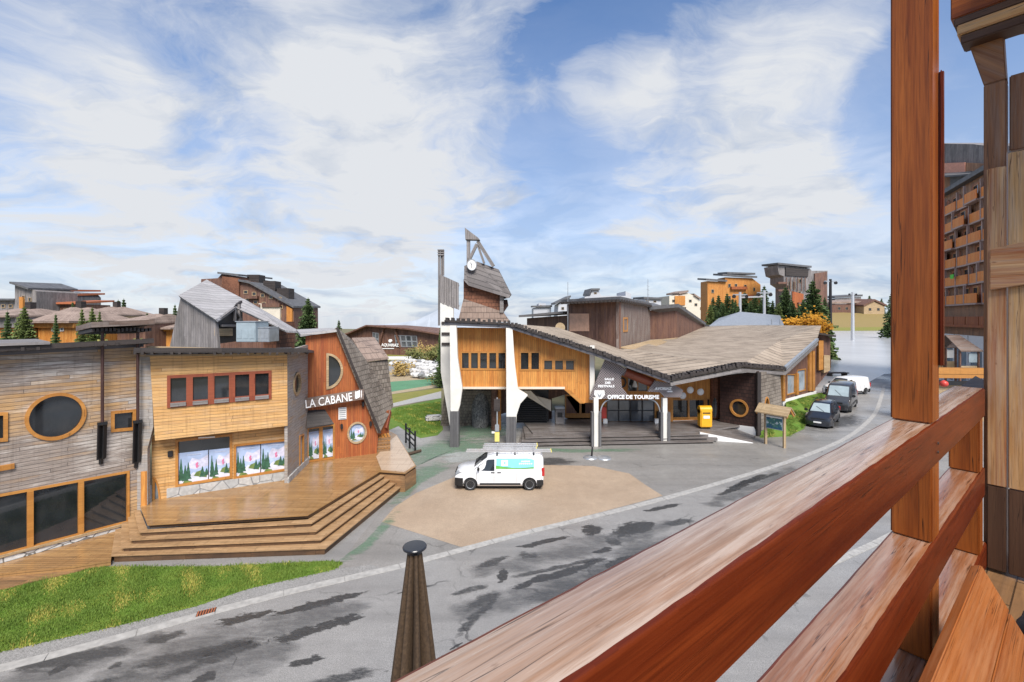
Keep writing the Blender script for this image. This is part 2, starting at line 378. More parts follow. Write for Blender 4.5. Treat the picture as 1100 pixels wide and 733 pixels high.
# roofs, walls
M['shingle_grey'] = shingle('grey shingle', (.20, .165, .125, 1), (.33, .285, .225, 1), .2, .26, mortar=.05)
M['shingle_wall'] = shingle('grey wall shingle', (.16, .13, .105, 1), (.27, .23, .19, 1), .26, .3, mortar=.05)
M['shingle_dark'] = shingle('dark brown shingle', (.032, .013, .010, 1), (.06, .026, .019, 1), .3, .3, mortar=.06)
M['shingle_roof'] = shingle('silver roof shingle', (.285, .225, .168, 1), (.40, .325, .25, 1), 400.0, .95, mortar=.06, dark=.14)
M['shingle_red'] = shingle('russet shingle', (.14, .055, .03, 1), (.24, .10, .055, 1), .3, .34, mortar=.06)
M['shingle_far'] = shingle('far roof shingle', (.26, .19, .155, 1), (.34, .255, .21, 1), .5, .5)
M['roof_slat'] = plank('silver roof board', (.40, .38, .37, 1), (.5, .48, .47, 1), .45, 'h', (.3, .29, .28, 1), .5, .3, gap=.09, L=8, gapk=.28)
M['roof_slat2'] = plank('grey clock tower board', (.095, .08, .076, 1), (.16, .14, .132, 1), .42, 'h', None, gap=.16, L=9, gapk=.3)
M['w_brown_grey_v'] = plank('greying brown board', (.14, .085, .065, 1), (.24, .17, .14, 1), .2, 'v', (.3, .26, .23, 1), .8, .3, L=7, gap=.06)
M['bitumen'] = plain('roof felt', (.10, .10, .105, 1), .6, 0, .3, 1.2)
M['fascia'] = plain('grey metal fascia', (.10, .095, .105, 1), .4, .3, .15, 2)
M['stone_white'] = stone('pale rubble stone', (.74, .72, .68, 1), (.58, .56, .53, 1), 2.0, .05, (.16, .15, .14, 1))
M['stone_grey'] = stone('grey rubble stone', (.30, .29, .28, 1), (.18, .175, .17, 1), 3.0, .06, (.07, .07, .07, 1))
M['stone_slab'] = stone('cut stone plinth', (.42, .42, .41, 1), (.52, .5, .47, 1), 1.5, .03, (.2, .2, .2, 1), 1.0)
M['concrete'] = plain('white concrete', (.68, .655, .60, 1), .7, 0, .08, 1.5)
M['cream'] = plain('cream render', (.62, .56, .46, 1), .75, 0, .08, 1.2)
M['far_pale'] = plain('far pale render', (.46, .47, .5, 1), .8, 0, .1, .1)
M['white'] = plain('white paint', (.78, .77, .75, 1), .5, 0, .04)
M['letter_white'] = plain('white lettering', (.85, .85, .85, 1), .4, 0, .02)
M['black'] = plain('black plastic', (.012, .012, .013, 1), .45, 0, .2)
M['dark_metal'] = plain('dark metal', (.03, .028, .03, 1), .4, .4, .2)
M['rust_metal'] = plain('brown painted steel', (.07, .035, .03, 1), .4, .3, .2)
M['steel'] = plain('galvanised steel', (.42, .44, .46, 1), .42, .6, .12)
M['alu'] = plain('aluminium', (.62, .62, .63, 1), .35, .6, .08)
M['blue_grey'] = plain('blue grey sheet metal', (.30, .36, .39, 1), .45, .1, .1)
M['slat_steel'] = plank('dark steel cladding', (.11, .105, .105, 1), (.17, .165, .165, 1), .12, 'v', None, gap=.12, L=9, rough=.4)
M['perforated'] = None
M['glass'] = glass('dark window glass')
M['glass_grey'] = glass('grey reflecting glass', (.05, .055, .06, 1), .06)
M['glass_pale'] = glass('pale window glass', (.16, .19, .21, 1), .1)
M['yellow'] = plain('yellow paint', (.72, .36, .012, 1), .4, 0, .06)
M['yellow_pale'] = plain('pale yellow paint', (.72, .62, .18, 1), .5, 0, .06)
M['red'] = plain('red paint', (.55, .05, .035, 1), .45, 0, .05)
M['terracotta'] = plain('terracotta', (.38, .12, .05, 1), .7)
M['trunk'] = plain('bark', (.07, .045, .03, 1), .9, 0, .3, 6)
def leaf(name, c1, c2):
    t = NT(name); n = t.noise(t.pos(), 1.3, 3); oi = t.add('ShaderNodeObjectInfo').outputs['Random']
    col = t.mix(t.ramp(n, .3, .7), c1, c2)
    col = t.mix(t.math('MULTIPLY', oi, .4), col, mul(c2, .8))
    t.out(col, .7, 0, .25); return t.mat
M['fir'] = leaf('fir needles', (.045, .075, .028, 1), (.10, .15, .05, 1))
M['fir_pale'] = leaf('pale fir needles', (.08, .115, .035, 1), (.17, .21, .065, 1))
M['autumn'] = leaf('autumn leaves', (.52, .2, .015, 1), (.72, .36, .03, 1))
M['bush'] = leaf('bush leaves', (.07, .10, .03, 1), (.20, .19, .06, 1))
M['bush_tan'] = leaf('tan bush leaves', (.3, .19, .06, 1), (.38, .28, .1, 1))
# perforated sign metal: a fine diagonal mesh
def perforated():
    t = NT('perforated metal'); u, v, _ = t.sep(t.uv()); k = 5.2
    a = t.math('FRACT', t.math('MULTIPLY', t.math('ADD', u, v), k)); b = t.math('FRACT', t.math('MULTIPLY', t.math('SUBTRACT', u, v), k))
    hole = t.math('MULTIPLY', t.math('GREATER_THAN', a, .42), t.math('GREATER_THAN', b, .42))
    t.out(t.mix(hole, (.25, .215, .215, 1), (.028, .02, .02, 1)), .5, .2); return t.mat
M['perforated'] = perforated()
# world, sun, camera, view
def make_world():
    w = bpy.data.worlds.new('World'); SC.world = w; w.use_nodes = True
    t = NT.__new__(NT); t.t = w.node_tree; t.n = t.t.nodes
    bg = t.n['Background']; d = t.add('ShaderNodeTexCoord').outputs['Generated']
    sky = t.add('ShaderNodeTexSky', sky_type='NISHITA', sun_disc=False)
    sky.sun_elevation = SUN_EL; sky.sun_rotation = SUN_ROT; sky.altitude = 1800; sky.dust_density = .6; sky.ozone_density = 2.0
    x, y, z = t.sep(d)
    zc = t.math('MAXIMUM', z, 0.0); den = t.math('ADD', zc, .22)
    pl = t.comb(t.math('DIVIDE', x, den), t.math('DIVIDE', y, den))
    wr = t.add('ShaderNodeTexNoise'); t.lk(pl, wr.inputs['Vector']); wr.inputs['Scale'].default_value = 1.1; wr.inputs['Detail'].default_value = 5
    vm = t.add('ShaderNodeVectorMath', operation='MULTIPLY_ADD'); t.lk(wr.outputs['Color'], vm.inputs[0]); vm.inputs[1].default_value = (1.1, 1.1, 0); t.lk(pl, vm.inputs[2])
    n1 = t.noise(vm.outputs[0], 1.1, 9, .62, .3)
    mp = t.add('ShaderNodeMapping'); t.lk(vm.outputs[0], mp.inputs[0]); mp.inputs['Rotation'].default_value = (0, 0, R(-38)); mp.inputs['Scale'].default_value = (1.0, 2.1, 1)
    n2 = t.noise(mp.outputs[0], 1.5, 10, .66, .2)
    n3 = t.noise(vm.outputs[0], 5.5, 8, .7, .4)
    acc = t.math('ADD', .5, t.math('ADD', t.math('MULTIPLY', t.math('SUBTRACT', n1, .5), 1.7), t.math('MULTIPLY', t.math('SUBTRACT', n2, .5), 1.35)))
    acc = t.math('ADD', acc, t.math('MULTIPLY', t.math('SUBTRACT', n3, .5), .5))
    # broad banks of cloud, each a direction in the sky with a spread and weight; their rims follow the warped noise
    for px, py, rad, wt in CLOUDS:
        c = ray(px, py).normalized()
        dp = t.add('ShaderNodeVectorMath', operation='DOT_PRODUCT'); t.lk(d, dp.inputs[0]); dp.inputs[1].default_value = c
        g = t.ramp(dp.outputs['Value'], math.cos(R(rad)), 1.0, 0, 1); g = t.math('MULTIPLY', t.math('MULTIPLY', g, t.math('SUBTRACT', 2.0, g)), wt); acc = t.math('ADD', acc, g)
    cl = t.ramp(acc, CLO, CHI, 0, 1); cl = t.math('POWER', cl, .8)
    cl = t.math('MAXIMUM', cl, t.ramp(t.math('ADD', z, t.math('MULTIPLY', t.math('SUBTRACT', n1, .5), .3)), .0, .56, .97, 0))
    shade = t.ramp(t.math('ADD', t.noise(vm.outputs[0], 2.6, 6), t.math('MULTIPLY', t.math('SUBTRACT', acc, .6), .3)), .32, .62)
    cc = t.mix(shade, CLOUD_A, CLOUD_B)
    skyc = t.mix(1.0, sky.outputs[0], SKY_TINT, 'MULTIPLY')
    col = t.mix(cl, skyc, cc)
    low = t.ramp(z, -.06, .0, 1.0, 0.0)
    col = t.mix(low, col, HORIZON)
    t.lk(col, bg.inputs['Color']); bg.inputs['Strength'].default_value = SKY_STR
SUN_EL, SUN_ROT = R(48), R(165)
SKY_STR = .095
SKY_TINT = (1.0, 1.14, 1.27, 1)
CLOUD_A, CLOUD_B, HORIZON = (2.75, 3.25, 4.15, 1), (4.7, 4.85, 5.1, 1), (4.2, 4.4, 4.7, 1)
CLO, CHI = .30, 1.06
CLOUDS = [(240, 230, 26, .22), (430, 230, 20, .14), (150, 60, 14, .12), (400, 30, 15, 0.24), (480, 170, 14, 0.21), (340, 150, 12, 0.10), (100, 80, 8, 0.18), (150, 150, 8, 0.16), (60, 270, 14, 0.16), (660, 100, 7, 0.36), (740, 60, 8, 0.20), (860, 25, 8, 0.20), (880, 150, 12, 0.34), (760, 210, 12, 0.24), (900, 230, 10, 0.16),
          (330, 290, 16, 0.16), (20, 30, 8, -0.10), (230, 40, 7, -0.22), (240, 110, 7, -0.14), (600, 170, 7, -0.24), (640, 30, 8, -0.28), (720, 150, 6, -0.10), (20, 150, 9, -0.13), (1045, 110, 10, -0.64), (935, 60, 5, -0.08), (560, 260, 9, -0.10), (250, 210, 8, -0.10)]
make_world()
sl = bpy.data.lights.new('sun', 'SUN'); sl.energy = 3.4; sl.angle = R(28); sl.color = (1, .95, .88)
so = bpy.data.objects.new('sun', sl); COL.objects.link(so)
# direction towards the sun: behind the camera, a little to the right
sdir = V((math.sin(R(15))*math.cos(SUN_EL), -math.cos(R(15))*math.cos(SUN_EL), math.sin(SUN_EL)))
so.rotation_euler = sdir.to_track_quat('Z', 'Y').to_euler(); so.location = (0, -20, 60)
cam = bpy.data.cameras.new('camera'); co = bpy.data.objects.new('camera', cam); COL.objects.link(co)
co.location = CAM; co.rotation_euler = (R(90), 0, 0); cam.sensor_width = 36; cam.lens = 36*F/1100
cam.shift_y = -(366.5-HY)/1100; cam.clip_start = .05; cam.clip_end = 8000
SC.camera = co
SC.view_settings.view_transform = 'Standard'; SC.view_settings.look = 'None'; SC.view_settings.gamma = 1; SC.view_settings.use_curve_mapping = False
SC.view_settings.exposure = .78
SC.cycles.use_denoising = True
# ---------------- ground, road, paving ----------------
def sheet(name, pts, z, mat, k='structure', thick=0.0):
    mb = MB(); pts = [V((p[0], p[1], z)) for p in pts]
    if area2([(p.x, p.y) for p in pts]) < 0: pts = pts[::-1]
    for t in tessellate_polygon([pts]):
        q = [pts[i] for i in t]
        if (q[1]-q[0]).cross(q[2]-q[0]).z < 0: q = q[::-1]
        mb.face(q)
    if thick:
        for i in range(len(pts)):
            a, b = pts[i-1], pts[i]; mb.face([a-V((0, 0, thick)), b-V((0, 0, thick)), b, a])
    return kind(mb.build(name, mat), k)
def zs(px, z=0.0): return [Z(x, y, z) for x, y in px]
# the plateau: flat near by, falling away far off beyond its edge
def make_ground():
    rad = [0, 20, 60, 120, 200, 330, 420, 520, 700, 1200, 2500, 5000]; n = 64; vs = []; fs = []
    for i, r in enumerate(rad):
        z = 0 if r <= 330 else -(r-330)*.28
        z = max(z, -420)
        for k in range(n):
            a = 2*math.pi*k/n; w = 1 if r < 300 else 1+.12*math.sin(3*a+1)+.08*math.sin(7*a)
            vs.append((r*w*math.cos(a), 30+r*w*math.sin(a), z))
    for i in range(len(rad)-1):
        for k in range(n):
            j = (k+1) % n; q = (i*n+k, (i+1)*n+k, (i+1)*n+j, i*n+j)
            fs.append(q if i else (q[0], q[1], q[2]))
    kind(raw_mesh('ground', vs, fs, M['ground']))
make_ground()
road_pts = [(-70, -25), (170, -25), (330, 324), (195, 324), (105, 190), (52, 100), (34, 76), (28, 62), (22, 52), (12, 50), (-3, 44), (-12, 40), (-12, 27), (-40, 24)]
sheet('road', road_pts, .004, M['asphalt'])
sheet('plaza', [Z(905, 425), Z(950, 402), (120, 92), (330, 320), (197, 320), (108, 190), (56, 100), (40, 76), (38, 60)], .008, M['plaza'])
kerb_px = [(-60, 733), (0, 719), (95, 694.5), (183, 670), (275, 645), (350, 627), (416, 612), (500, 590), (569, 571.5), (654, 551), (720, 534), (800, 511), (864, 490), (912, 469), (938, 447), (945, 432), (950, 414)]
kc = [Z(*p) for p in kerb_px]
def smooth_line(pts, n=6):
    out = []
    for i in range(len(pts)-1):
        p0, p1, p2, p3 = pts[max(i-1, 0)], pts[i], pts[i+1], pts[min(i+2, len(pts)-1)]
        for k in range(n):
            t = k/n
            out.append(.5*((2*p1)+(p2-p0)*t+(2*p0-5*p1+4*p2-p3)*t*t+(3*p1-p0-3*p2+p3)*t**3))
    return out+[pts[-1]]
def strip(name, line, w, z, h, mat, joint=2.0):
    """a row of kerb slabs following a line, with a gap between slabs"""
    mb = MB(); acc = [0]
    for a, b in zip(line[:-1], line[1:]): acc.append(acc[-1]+(b-a).length)
    def at(s):
        for i in range(len(line)-1):
            if acc[i+1] >= s:
                t = (s-acc[i])/(acc[i+1]-acc[i]+1e-9); return line[i].lerp(line[i+1], t), (line[i+1]-line[i]).normalized()
        return line[-1], (line[-1]-line[-2]).normalized()
    s = 0
    while s < acc[-1]-.3:
        e = min(s+joint, acc[-1]); (a, da), (b, db) = at(s+.012), at(e-.012); jt = random.uniform(-.004, .004)
        na, nb = V((-da.y, da.x, 0))*w/2, V((-db.y, db.x, 0))*w/2
        q = [a-na, b-nb, b+nb, a+na]
        if (q[1]-q[0]).cross(q[2]-q[0]).z < 0: q = q[::-1]
        mb.hexa([V((p.x, p.y, z)) for p in q]+[V((p.x, p.y, z+h+jt)) for p in q]); s = e
    return kind(mb.build(name, mat))
kl = smooth_line(kc)
strip('kerb', kl, .34, .002, .022, M['kerb'])
near = [Z(725, 687), Z(800, 648), Z(870, 616), Z(900, 602), Z(944, 582), Z(1000, 552), Z(1060, 515)]
strip('kerb', smooth_line(near), .28, .002, .022, M['kerb'])
fc = kl[3*6:-14]
sheet('forecourt', [Z(359, 613)] + [p for p in kl[6*5:6*13]] + zs([(868, 470), (850, 462), (818, 466)]) + [V((20, 42, 0)), V((13, 46, 0)), V((-2, 46, 0)), V((-6.5, 42, 0)), Z(447, 500), Z(400, 560)], .008, M['forecourt'])
# gravel edge between the grass and the kerb
sheet('gravel_edge', zs([(-80, 745), (-60, 722), (0, 701), (126, 673), (210, 652), (267, 633), (359, 612), (398, 607), (412, 611)]) + [p for p in kl[6*6:3:-3]], .010, M['gravel'])
tan = zs([(410, 561), (424, 545), (447, 530), (488, 513), (530, 503), (580, 499.5), (638, 501), (676, 509), (693, 521), (712, 533), (640, 552), (570, 569), (505, 586), (495, 588)])
sheet('paved_forecourt', tan, .013, M['tan'])
# stains and washes lie on the paving with ragged rims
_patch_n = [0]
def blob(name, px, z, mat, jit=.18, n=26, seed=0):
    """px: closed outline in the picture; laid on the ground"""
    _patch_n[0] += 1; z = z + .00025*(_patch_n[0] % 40)
    pts = smooth_line([Z(*p) for p in px]+[Z(*px[0])], 4)[:-1]
    c = sum(pts, V())/len(pts); vs = []; fs = []; at = []; n = len(pts)
    for k, (s, e) in enumerate(((1.12, 0.0), (.75, .6), (.4, 1.0))):
        for p in pts: vs.append((c.x+(p.x-c.x)*s, c.y+(p.y-c.y)*s, z)); at.append(e)
    vs.append((c.x, c.y, z)); at.append(1.0)
    for k in range(2):
        for i in range(n):
            j = (i+1) % n; fs.append((k*n+i, k*n+j, (k+1)*n+j, (k+1)*n+i))
    for i in range(n): fs.append((2*n+i, 2*n+(i+1) % n, 3*n))
    o = raw_mesh(name, vs, fs, mat); a = o.data.attributes.new('edge', 'FLOAT', 'POINT'); a.data.foreach_set('value', at)
    return kind(o)
def streak(px0, px1, w, mat, wob=.3, seed=1, name='tar_patch'):
    """an elongated patch along the road from one picture point to another; w in metres"""
    rnd = random.Random(seed); a, b = Z(*px0), Z(*px1); d = (b-a); L = d.length; d.normalize(); nn = V((-d.y, d.x, 0))
    up, dn = [], []; m = max(4, int(L/.6)); off = 0
    for i in range(m+1):
        t = i/m; k = math.sin(math.pi*min(max(t, .06), .94))**.35; off += rnd.uniform(-.1, .1)*w
        up.append(a+d*L*t+nn*(off+w/2*k*rnd.uniform(1-wob, 1+wob))); dn.append(a+d*L*t+nn*(off-w/2*k*rnd.uniform(1-wob, 1+wob)))
    pts = up+dn[::-1]; vs = []; fs = []; at = []
    _patch_n[0] += 1; z = .0085+.00025*(_patch_n[0] % 40); mid = [(p+q)/2 for p, q in zip(up, dn)]
    n = m+1
    for i in range(n):
        for p, e in ((up[i]+(up[i]-mid[i])*.25, 0), (mid[i].lerp(up[i], .55), .75), (mid[i], 1), (mid[i].lerp(dn[i], .55), .75), (dn[i]+(dn[i]-mid[i])*.25, 0)):
            vs.append((p.x, p.y, z)); at.append(e if 0 < i < n-1 else 0)
    for i in range(n-1):
        for k in range(4): fs.append((i*5+k, (i+1)*5+k, (i+1)*5+k+1, i*5+k+1))
    o = raw_mesh(name, vs, fs, mat); aa = o.data.attributes.new('edge', 'FLOAT', 'POINT'); aa.data.foreach_set('value', at)
    return kind(o)
T, S = M['tar'], M['tar_soft']
# road patches, left to right
for i, (a, b, w, m) in enumerate([
    ((0, 722), (150, 693), .7, S), ((45, 726), (78, 713), .35, T), ((150, 690), (205, 680), .5, S), ((112, 720), (135, 712), .3, S), ((140, 716), (290, 682), .7, S), ((155, 735), (290, 688), .55, S),
    ((190, 710), (270, 690), .35, T), ((288, 692), (398, 656), .55, T), ((225, 672), (300, 655), .5, T), ((285, 662), (400, 634), .45, T), ((308, 717), (350, 702), .42, T), ((205, 733), (236, 724), .4, T),
    ((510, 612), (550, 598), .5, S), ((552, 590), (615, 575), .45, T), ((557, 596), (580, 598), .5, S), ((538, 628), (540, 610), .45, T), ((545, 622), (650, 598), .35, S), ((545, 636), (655, 600), .45, T),
    ((640, 612), (700, 592), .5, T), ((636, 596), (660, 590), .4, T), ((650, 583), (668, 582), .8, S), ((690, 551), (735, 541), .4, T), ((708, 566), (748, 556), .5, S), ((770, 533), (830, 510), .55, T),
    ((780, 526), (815, 512), .4, S), ((800, 520), (838, 507), .35, T), ((485, 690), (535, 640), .4, S), ((495, 660), (540, 634), .5, S), ((480, 640), (530, 628), .4, S), ((300, 745), (420, 715), .4, S),
    ((60, 745), (130, 733), .5, S), ((420, 640), (470, 628), .1, T), ((480, 700), (500, 690), .08, T)]):
    streak(a, b, w, m, .35, i+3)
for i, (a, b, w) in enumerate((((480, 670), (730, 575), 2.0), ((500, 620), (720, 555), 1.5), ((90, 728), (400, 640), 1.6), ((100, 745), (330, 690), 1.6), ((760, 545), (860, 503), 1.4), ((-20, 740), (190, 685), 1.4), ((560, 650), (760, 560), 1.2))): streak(a, b, w, M['damp'], .3, 70+i, 'damp_patch')
blob('tar_patch', [(652, 577), (664, 564), (690, 559), (706, 563), (700, 571), (672, 577)], .009, T)
blob('tar_patch', [(622, 573), (628, 564), (642, 565), (648, 571), (636, 576)], .009, T)
blob('tar_patch', [(566, 494), (590, 491), (612, 493), (620, 498), (590, 501), (568, 499)], .0138, S)
blob('tar_patch', [(850, 452), (880, 462), (930, 455), (915, 445), (880, 455)], .012, S)
for k, px in enumerate([[(425, 484), (470, 472), (500, 470), (545, 476), (545, 484), (500, 487), (455, 496), (430, 508)], [(440, 505), (470, 495), (488, 500), (455, 520), (425, 545), (415, 540)], [(388, 585), (420, 552), (428, 556), (398, 590), (375, 603), (362, 604)],
                        [(560, 480), (620, 483), (690, 482), (690, 485), (620, 487), (560, 485)], [(484, 455), (530, 450), (560, 456), (545, 470), (500, 476), (480, 470)]]):
    blob('green_floor_paint', px, .012, M['green_wash'])
blob('worn_floor_paint', [(470, 490), (500, 483), (540, 484), (545, 490), (510, 496), (480, 498)], .0145, M['pale_wash'])
# ---- the grass verge in front of the terrace ----
verge_px = [(-90, 655), (0, 634), (88, 611), (120, 609), (230, 609), (352, 603), (369, 605), (359, 612.5), (267, 633), (210, 652), (126, 673), (0, 701), (-90, 733)]
verge = zs(verge_px)
kind(sheet('grass_verge', verge, .016, M['grass']), 'structure')
def in_poly(x, y, poly):
    c = False
    for i in range(len(poly)):
        a, b = poly[i-1], poly[i]
        if (a[1] > y) != (b[1] > y) and x < (b[0]-a[0])*(y-a[1])/(b[1]-a[1])+a[0]: c = not c
    return c
def blades(name, poly, n, h0, h1, mats, zf=lambda x, y: .016, seed=3, w=.012, jit=.07):
    rnd = random.Random(seed); pl = [(p[0], p[1]) for p in poly]
    x0, x1 = min(p[0] for p in pl), max(p[0] for p in pl); y0, y1 = min(p[1] for p in pl), max(p[1] for p in pl)
    vs = []; fs = []; mi = []; k = 0
    while k < n:
        x, y = rnd.uniform(x0, x1), rnd.uniform(y0, y1)
        if not in_poly(x+rnd.gauss(0, jit), y+rnd.gauss(0, jit), pl): continue
        z = zf(x, y); a = rnd.uniform(0, 6.28); h = rnd.uniform(h0, h1)*(.7+.5*math.sin(x*1.7+1.3*math.sin(y*1.1))**2); l = rnd.uniform(0, .6)*h; ww = w*rnd.uniform(.7, 1.5)
        dx, dy = math.cos(a)*ww, math.sin(a)*ww; b = len(vs)
        vs += [(x-dx, y-dy, z), (x+dx, y+dy, z), (x-dy/ww*l, y+dx/ww*l, z+h)]; fs.append((b, b+1, b+2)); k += 1
        mi.append(1 if math.sin(x*1.9+2+math.sin(y*1.1))*math.sin(y*2.3+x*.7)+.5*math.sin(x*5.1+y*3.7)+rnd.uniform(-.8, .8) > .95 else 0)
    o = raw_mesh(name, vs, fs, mats); o.data.polygons.foreach_set('material_index', mi)
    return kind(o, 'stuff')
M['blade'] = leaf('grass blade', (.075, .145, .018, 1), (.16, .235, .04, 1)); M['blade_dry'] = leaf('yellow grass blade', (.34, .33, .06, 1), (.42, .37, .09, 1))
blades('grass', verge, 60000, .03, .085, [M['blade'], M['blade_dry']])
# ---- the green beyond the cabin: lawn, path, play ground ----
sheet('lawn', zs([(400, 470), (420, 439), (455, 432), (474, 428), (474, 446), (476, 462), (470, 468), (452, 471), (440, 466), (428, 458)]), .012, M['lawn'])
blades('lawn_grass', zs([(418, 448), (425, 439), (455, 434), (473, 432), (473, 444), (475, 458), (468, 466), (452, 468), (440, 462), (428, 454)]), 9000, .05, .12, [M['blade'], M['blade_dry']], seed=8, w=.03)
sheet('path', zs([(395, 452), (418, 438), (455, 431), (474, 428), (474, 420.5), (420, 434), (390, 444)]), .016, M['pale_path'] if 'pale_path' in M else M['kerb'])
sheet('grass_strip', zs([(400, 438), (420, 434), (474, 421), (474, 417), (420, 424), (395, 430)]), .014, M['yellow_lawn'])
M['pitch'] = asphalt('green play surface', (.10, .25, .13, 1), spk=.1, wet=(.6, .8))
M['tan_path'] = asphalt('tan path', (.38, .30, .19, 1), spk=.15, wet=(.7, .9))
sheet('tan_path', zs([(400, 427), (470, 416), (476, 404), (470, 388), (420, 390), (395, 400)]), .010, M['tan_path'])
sheet('play_surface', zs([(405, 424), (424, 420.5), (470, 413), (468, 407), (424, 410), (400, 413)]), .014, M['pitch'])
sheet('grass_strip', zs([(395, 388.5), (440, 386), (476, 386), (476, 377), (430, 378), (395, 380)]), .012, M['yellow_lawn'])
sheet('car_park', zs([(415, 399), (440, 398), (442, 386), (420, 388)]), .0125, M['asphalt'])
# far meadow slope beyond the plaza, and a hill far off
mb = MB(); Yf = [324, 345, 370, 400, 430]; zf = [0, 2.5, 8, 13.5, 15.5]
xs = [150, 185, 200, 215, 230, 250, 280, 330, 380, 430]
gr = [[V((x*(1+.0008*(y-324))-12*(k == 0)*0, y+6*math.sin(x*.05), z*(.9+.12*math.sin(x*.04+k)) if k else -.3)) for x in xs] for k, (y, z) in enumerate(zip(Yf, zf))]
for k in range(len(Yf)-1):
    for i in range(len(xs)-1): mb.face([gr[k][i], gr[k][i+1], gr[k+1][i+1], gr[k+1][i]], 1 if k == 0 else 0)
kind(mb.build('hill', [M['meadow'], M['yellow_lawn']], smooth=60))
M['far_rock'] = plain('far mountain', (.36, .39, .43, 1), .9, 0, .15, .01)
mb = MB(); pk = [(400, 349), (430, 347), (447, 344), (462, 337.5), (475, 331), (484, 328), (498, 336), (520, 344), (560, 349), (620, 351)]
A = [P(x, y, 2100) for x, y in pk]; B = [P(x, 400, 1700) for x, y in pk]; C2 = [P(x, 420, 2900) for x, y in pk]
for i in range(len(pk)-1):
    mb.face([B[i], B[i+1], A[i+1], A[i]]); mb.face([A[i], A[i+1], C2[i+1], C2[i]])
kind(mb.build('mountain', M['far_rock']))
DZ = 1.05   # height of the terrace deck
# ---------------- generic building parts ----------------
def quad_px(fr, pts, c=0.0): return [fr.pix(x, y, c) for x, y in pts]
def lerp2(p, q, t): return (p[0]+(q[0]-p[0])*t, p[1]+(q[1]-p[1])*t)
def window(parent, fr, outer, wf=.09, c=0.0, proud=.04, deep=.14, mf='w_orange', mg='glass', lights=None, label=None, name='window', pane=True, bars=None):
    """frame ring standing proud of the wall, pane set back; lights: list of openings, else one opening inset by wf"""
    outer = ccw(outer)
    holes = [ccw(h) for h in lights] if lights else [shrink(outer, wf)]
    fo = MB().panel(fr, outer, holes, c-deep, c+proud).build(name, M[mf], parent)
    if label: fo['label'] = label
    if pane:
        g = MB()
        if lights:
            a0 = min(p[0] for h in holes for p in h); a1 = max(p[0] for h in holes for p in h); b0 = min(p[1] for h in holes for p in h); b1 = max(p[1] for h in holes for p in h)
            g.panel(fr, shrink(outer, wf*.4), [], c-deep*.75, c-deep*.55)
        else: g.panel(fr, shrink(outer, wf*.5), [], c-deep*.75, c-deep*.55)
        g.build('pane', M[mg], fo)
    return fo
def grid_lights(q, n, m=1, gu=.06, gv=.08, bot=None):
    """q: bl, br, tr, tl ; openings of an n by m window"""
    bl, br, tr, tl = q; out = []
    for i in range(n):
        for j in range(m):
            u0, u1 = (i+gu)/n, (i+1-gu)/n; v0, v1 = (j+gv)/m, (j+1-gv)/m
            if bot and j == 0: v0 = bot
            pt = lambda u, v: lerp2(lerp2(bl, br, u), lerp2(tl, tr, u), v)
            out.append([pt(u0, v0), pt(u1, v0), pt(u1, v1), pt(u0, v1)])
    return out
# ======== the weathered timber restaurant on the left ========
rest = thing('restaurant_building', 'weathered grey and honey timber building with big oval window and a projecting bay above posters', 'building', (-16, 22, 0))
W1 = Fr(Z(0, 604.7, .22), Z(136, 566.5, .22)); LX = -9.0
aend = W1.pix(151, 450)[0]
bt0, bt1 = W1.pix(0, 382)[1], W1.pix(147, 373)[1]
top = lambda a: bt0 + (bt1-bt0)*a/W1.pix(147, 373)[0]
oval_c = W1.pix(60.7, 447.5); oval_r = (W1.pix(93.5, 447.5)[0]-W1.pix(27, 447.5)[0])/2, (W1.pix(60.7, 422.5)[1]-W1.pix(60.7, 473)[1])/2
oval = ell(*oval_c, *oval_r, 40)
sq = quad_px(W1, [(119, 464.5), (146, 462), (146, 439.5), (119, 442)])
lw = quad_px(W1, [(-13, 476), (8.5, 474), (8.5, 443), (-13, 443)])
bw = [(LX+.6, W1.pix(0, 594)[1]+.02)] + quad_px(W1, [(139, 562), (139, 505.5)]) + [(LX+.6, W1.pix(0, 527)[1]+.12)]
wall_out = [(LX, .2), (aend, .2), (aend, top(aend)), (LX, top(LX))]
MB().panel(W1, wall_out, [oval, sq, lw, bw], -.22, 0, 0).build('wall', M['w_left_h'], rest)
# warmer boards between the two posts, and a grey corner
window(rest, W1, oval, .12, proud=.07, deep=.2, label='large oval window in an orange timber ring')
MB().beam(W1.w(oval_c[0]-oval_r[0]*.85, oval_c[1]-oval_r[1]*.55, -.16), W1.w(oval_c[0]+oval_r[0]*.85, oval_c[1]-oval_r[1]*.55, -.16), .05, .3).build('window_ledge', M['w_beige'], rest)
window(rest, W1, sq, .12, proud=.06, label='small square window beside the posts'); window(rest, W1, lw, .12, proud=.06)
mull = [0] + [W1.pix(x, 540)[0] for x in (32.5, 87)] + [bw[1][0]]
def bwb(a): return bw[0][1]+(bw[1][1]-bw[0][1])*(a-bw[0][0])/(bw[1][0]-bw[0][0])
def bwt(a): return bw[3][1]+(bw[2][1]-bw[3][1])*(a-bw[3][0])/(bw[2][0]-bw[3][0])
ed = [bw[0][0], bw[0][0]+(mull[1]-bw[0][0])*.5] + mull[1:]
lights = [[(a+.09, bwb(a+.09)+.1), (b-.09, bwb(b-.09)+.1), (b-.09, bwt(b-.09)-.1), (a+.09, bwt(a+.09)-.1)] for a, b in zip(ed[:-1], ed[1:])]
window(rest, W1, bw, .1, proud=.05, deep=.2, lights=lights, mg='glass', label='wide shop window band reflecting the road')
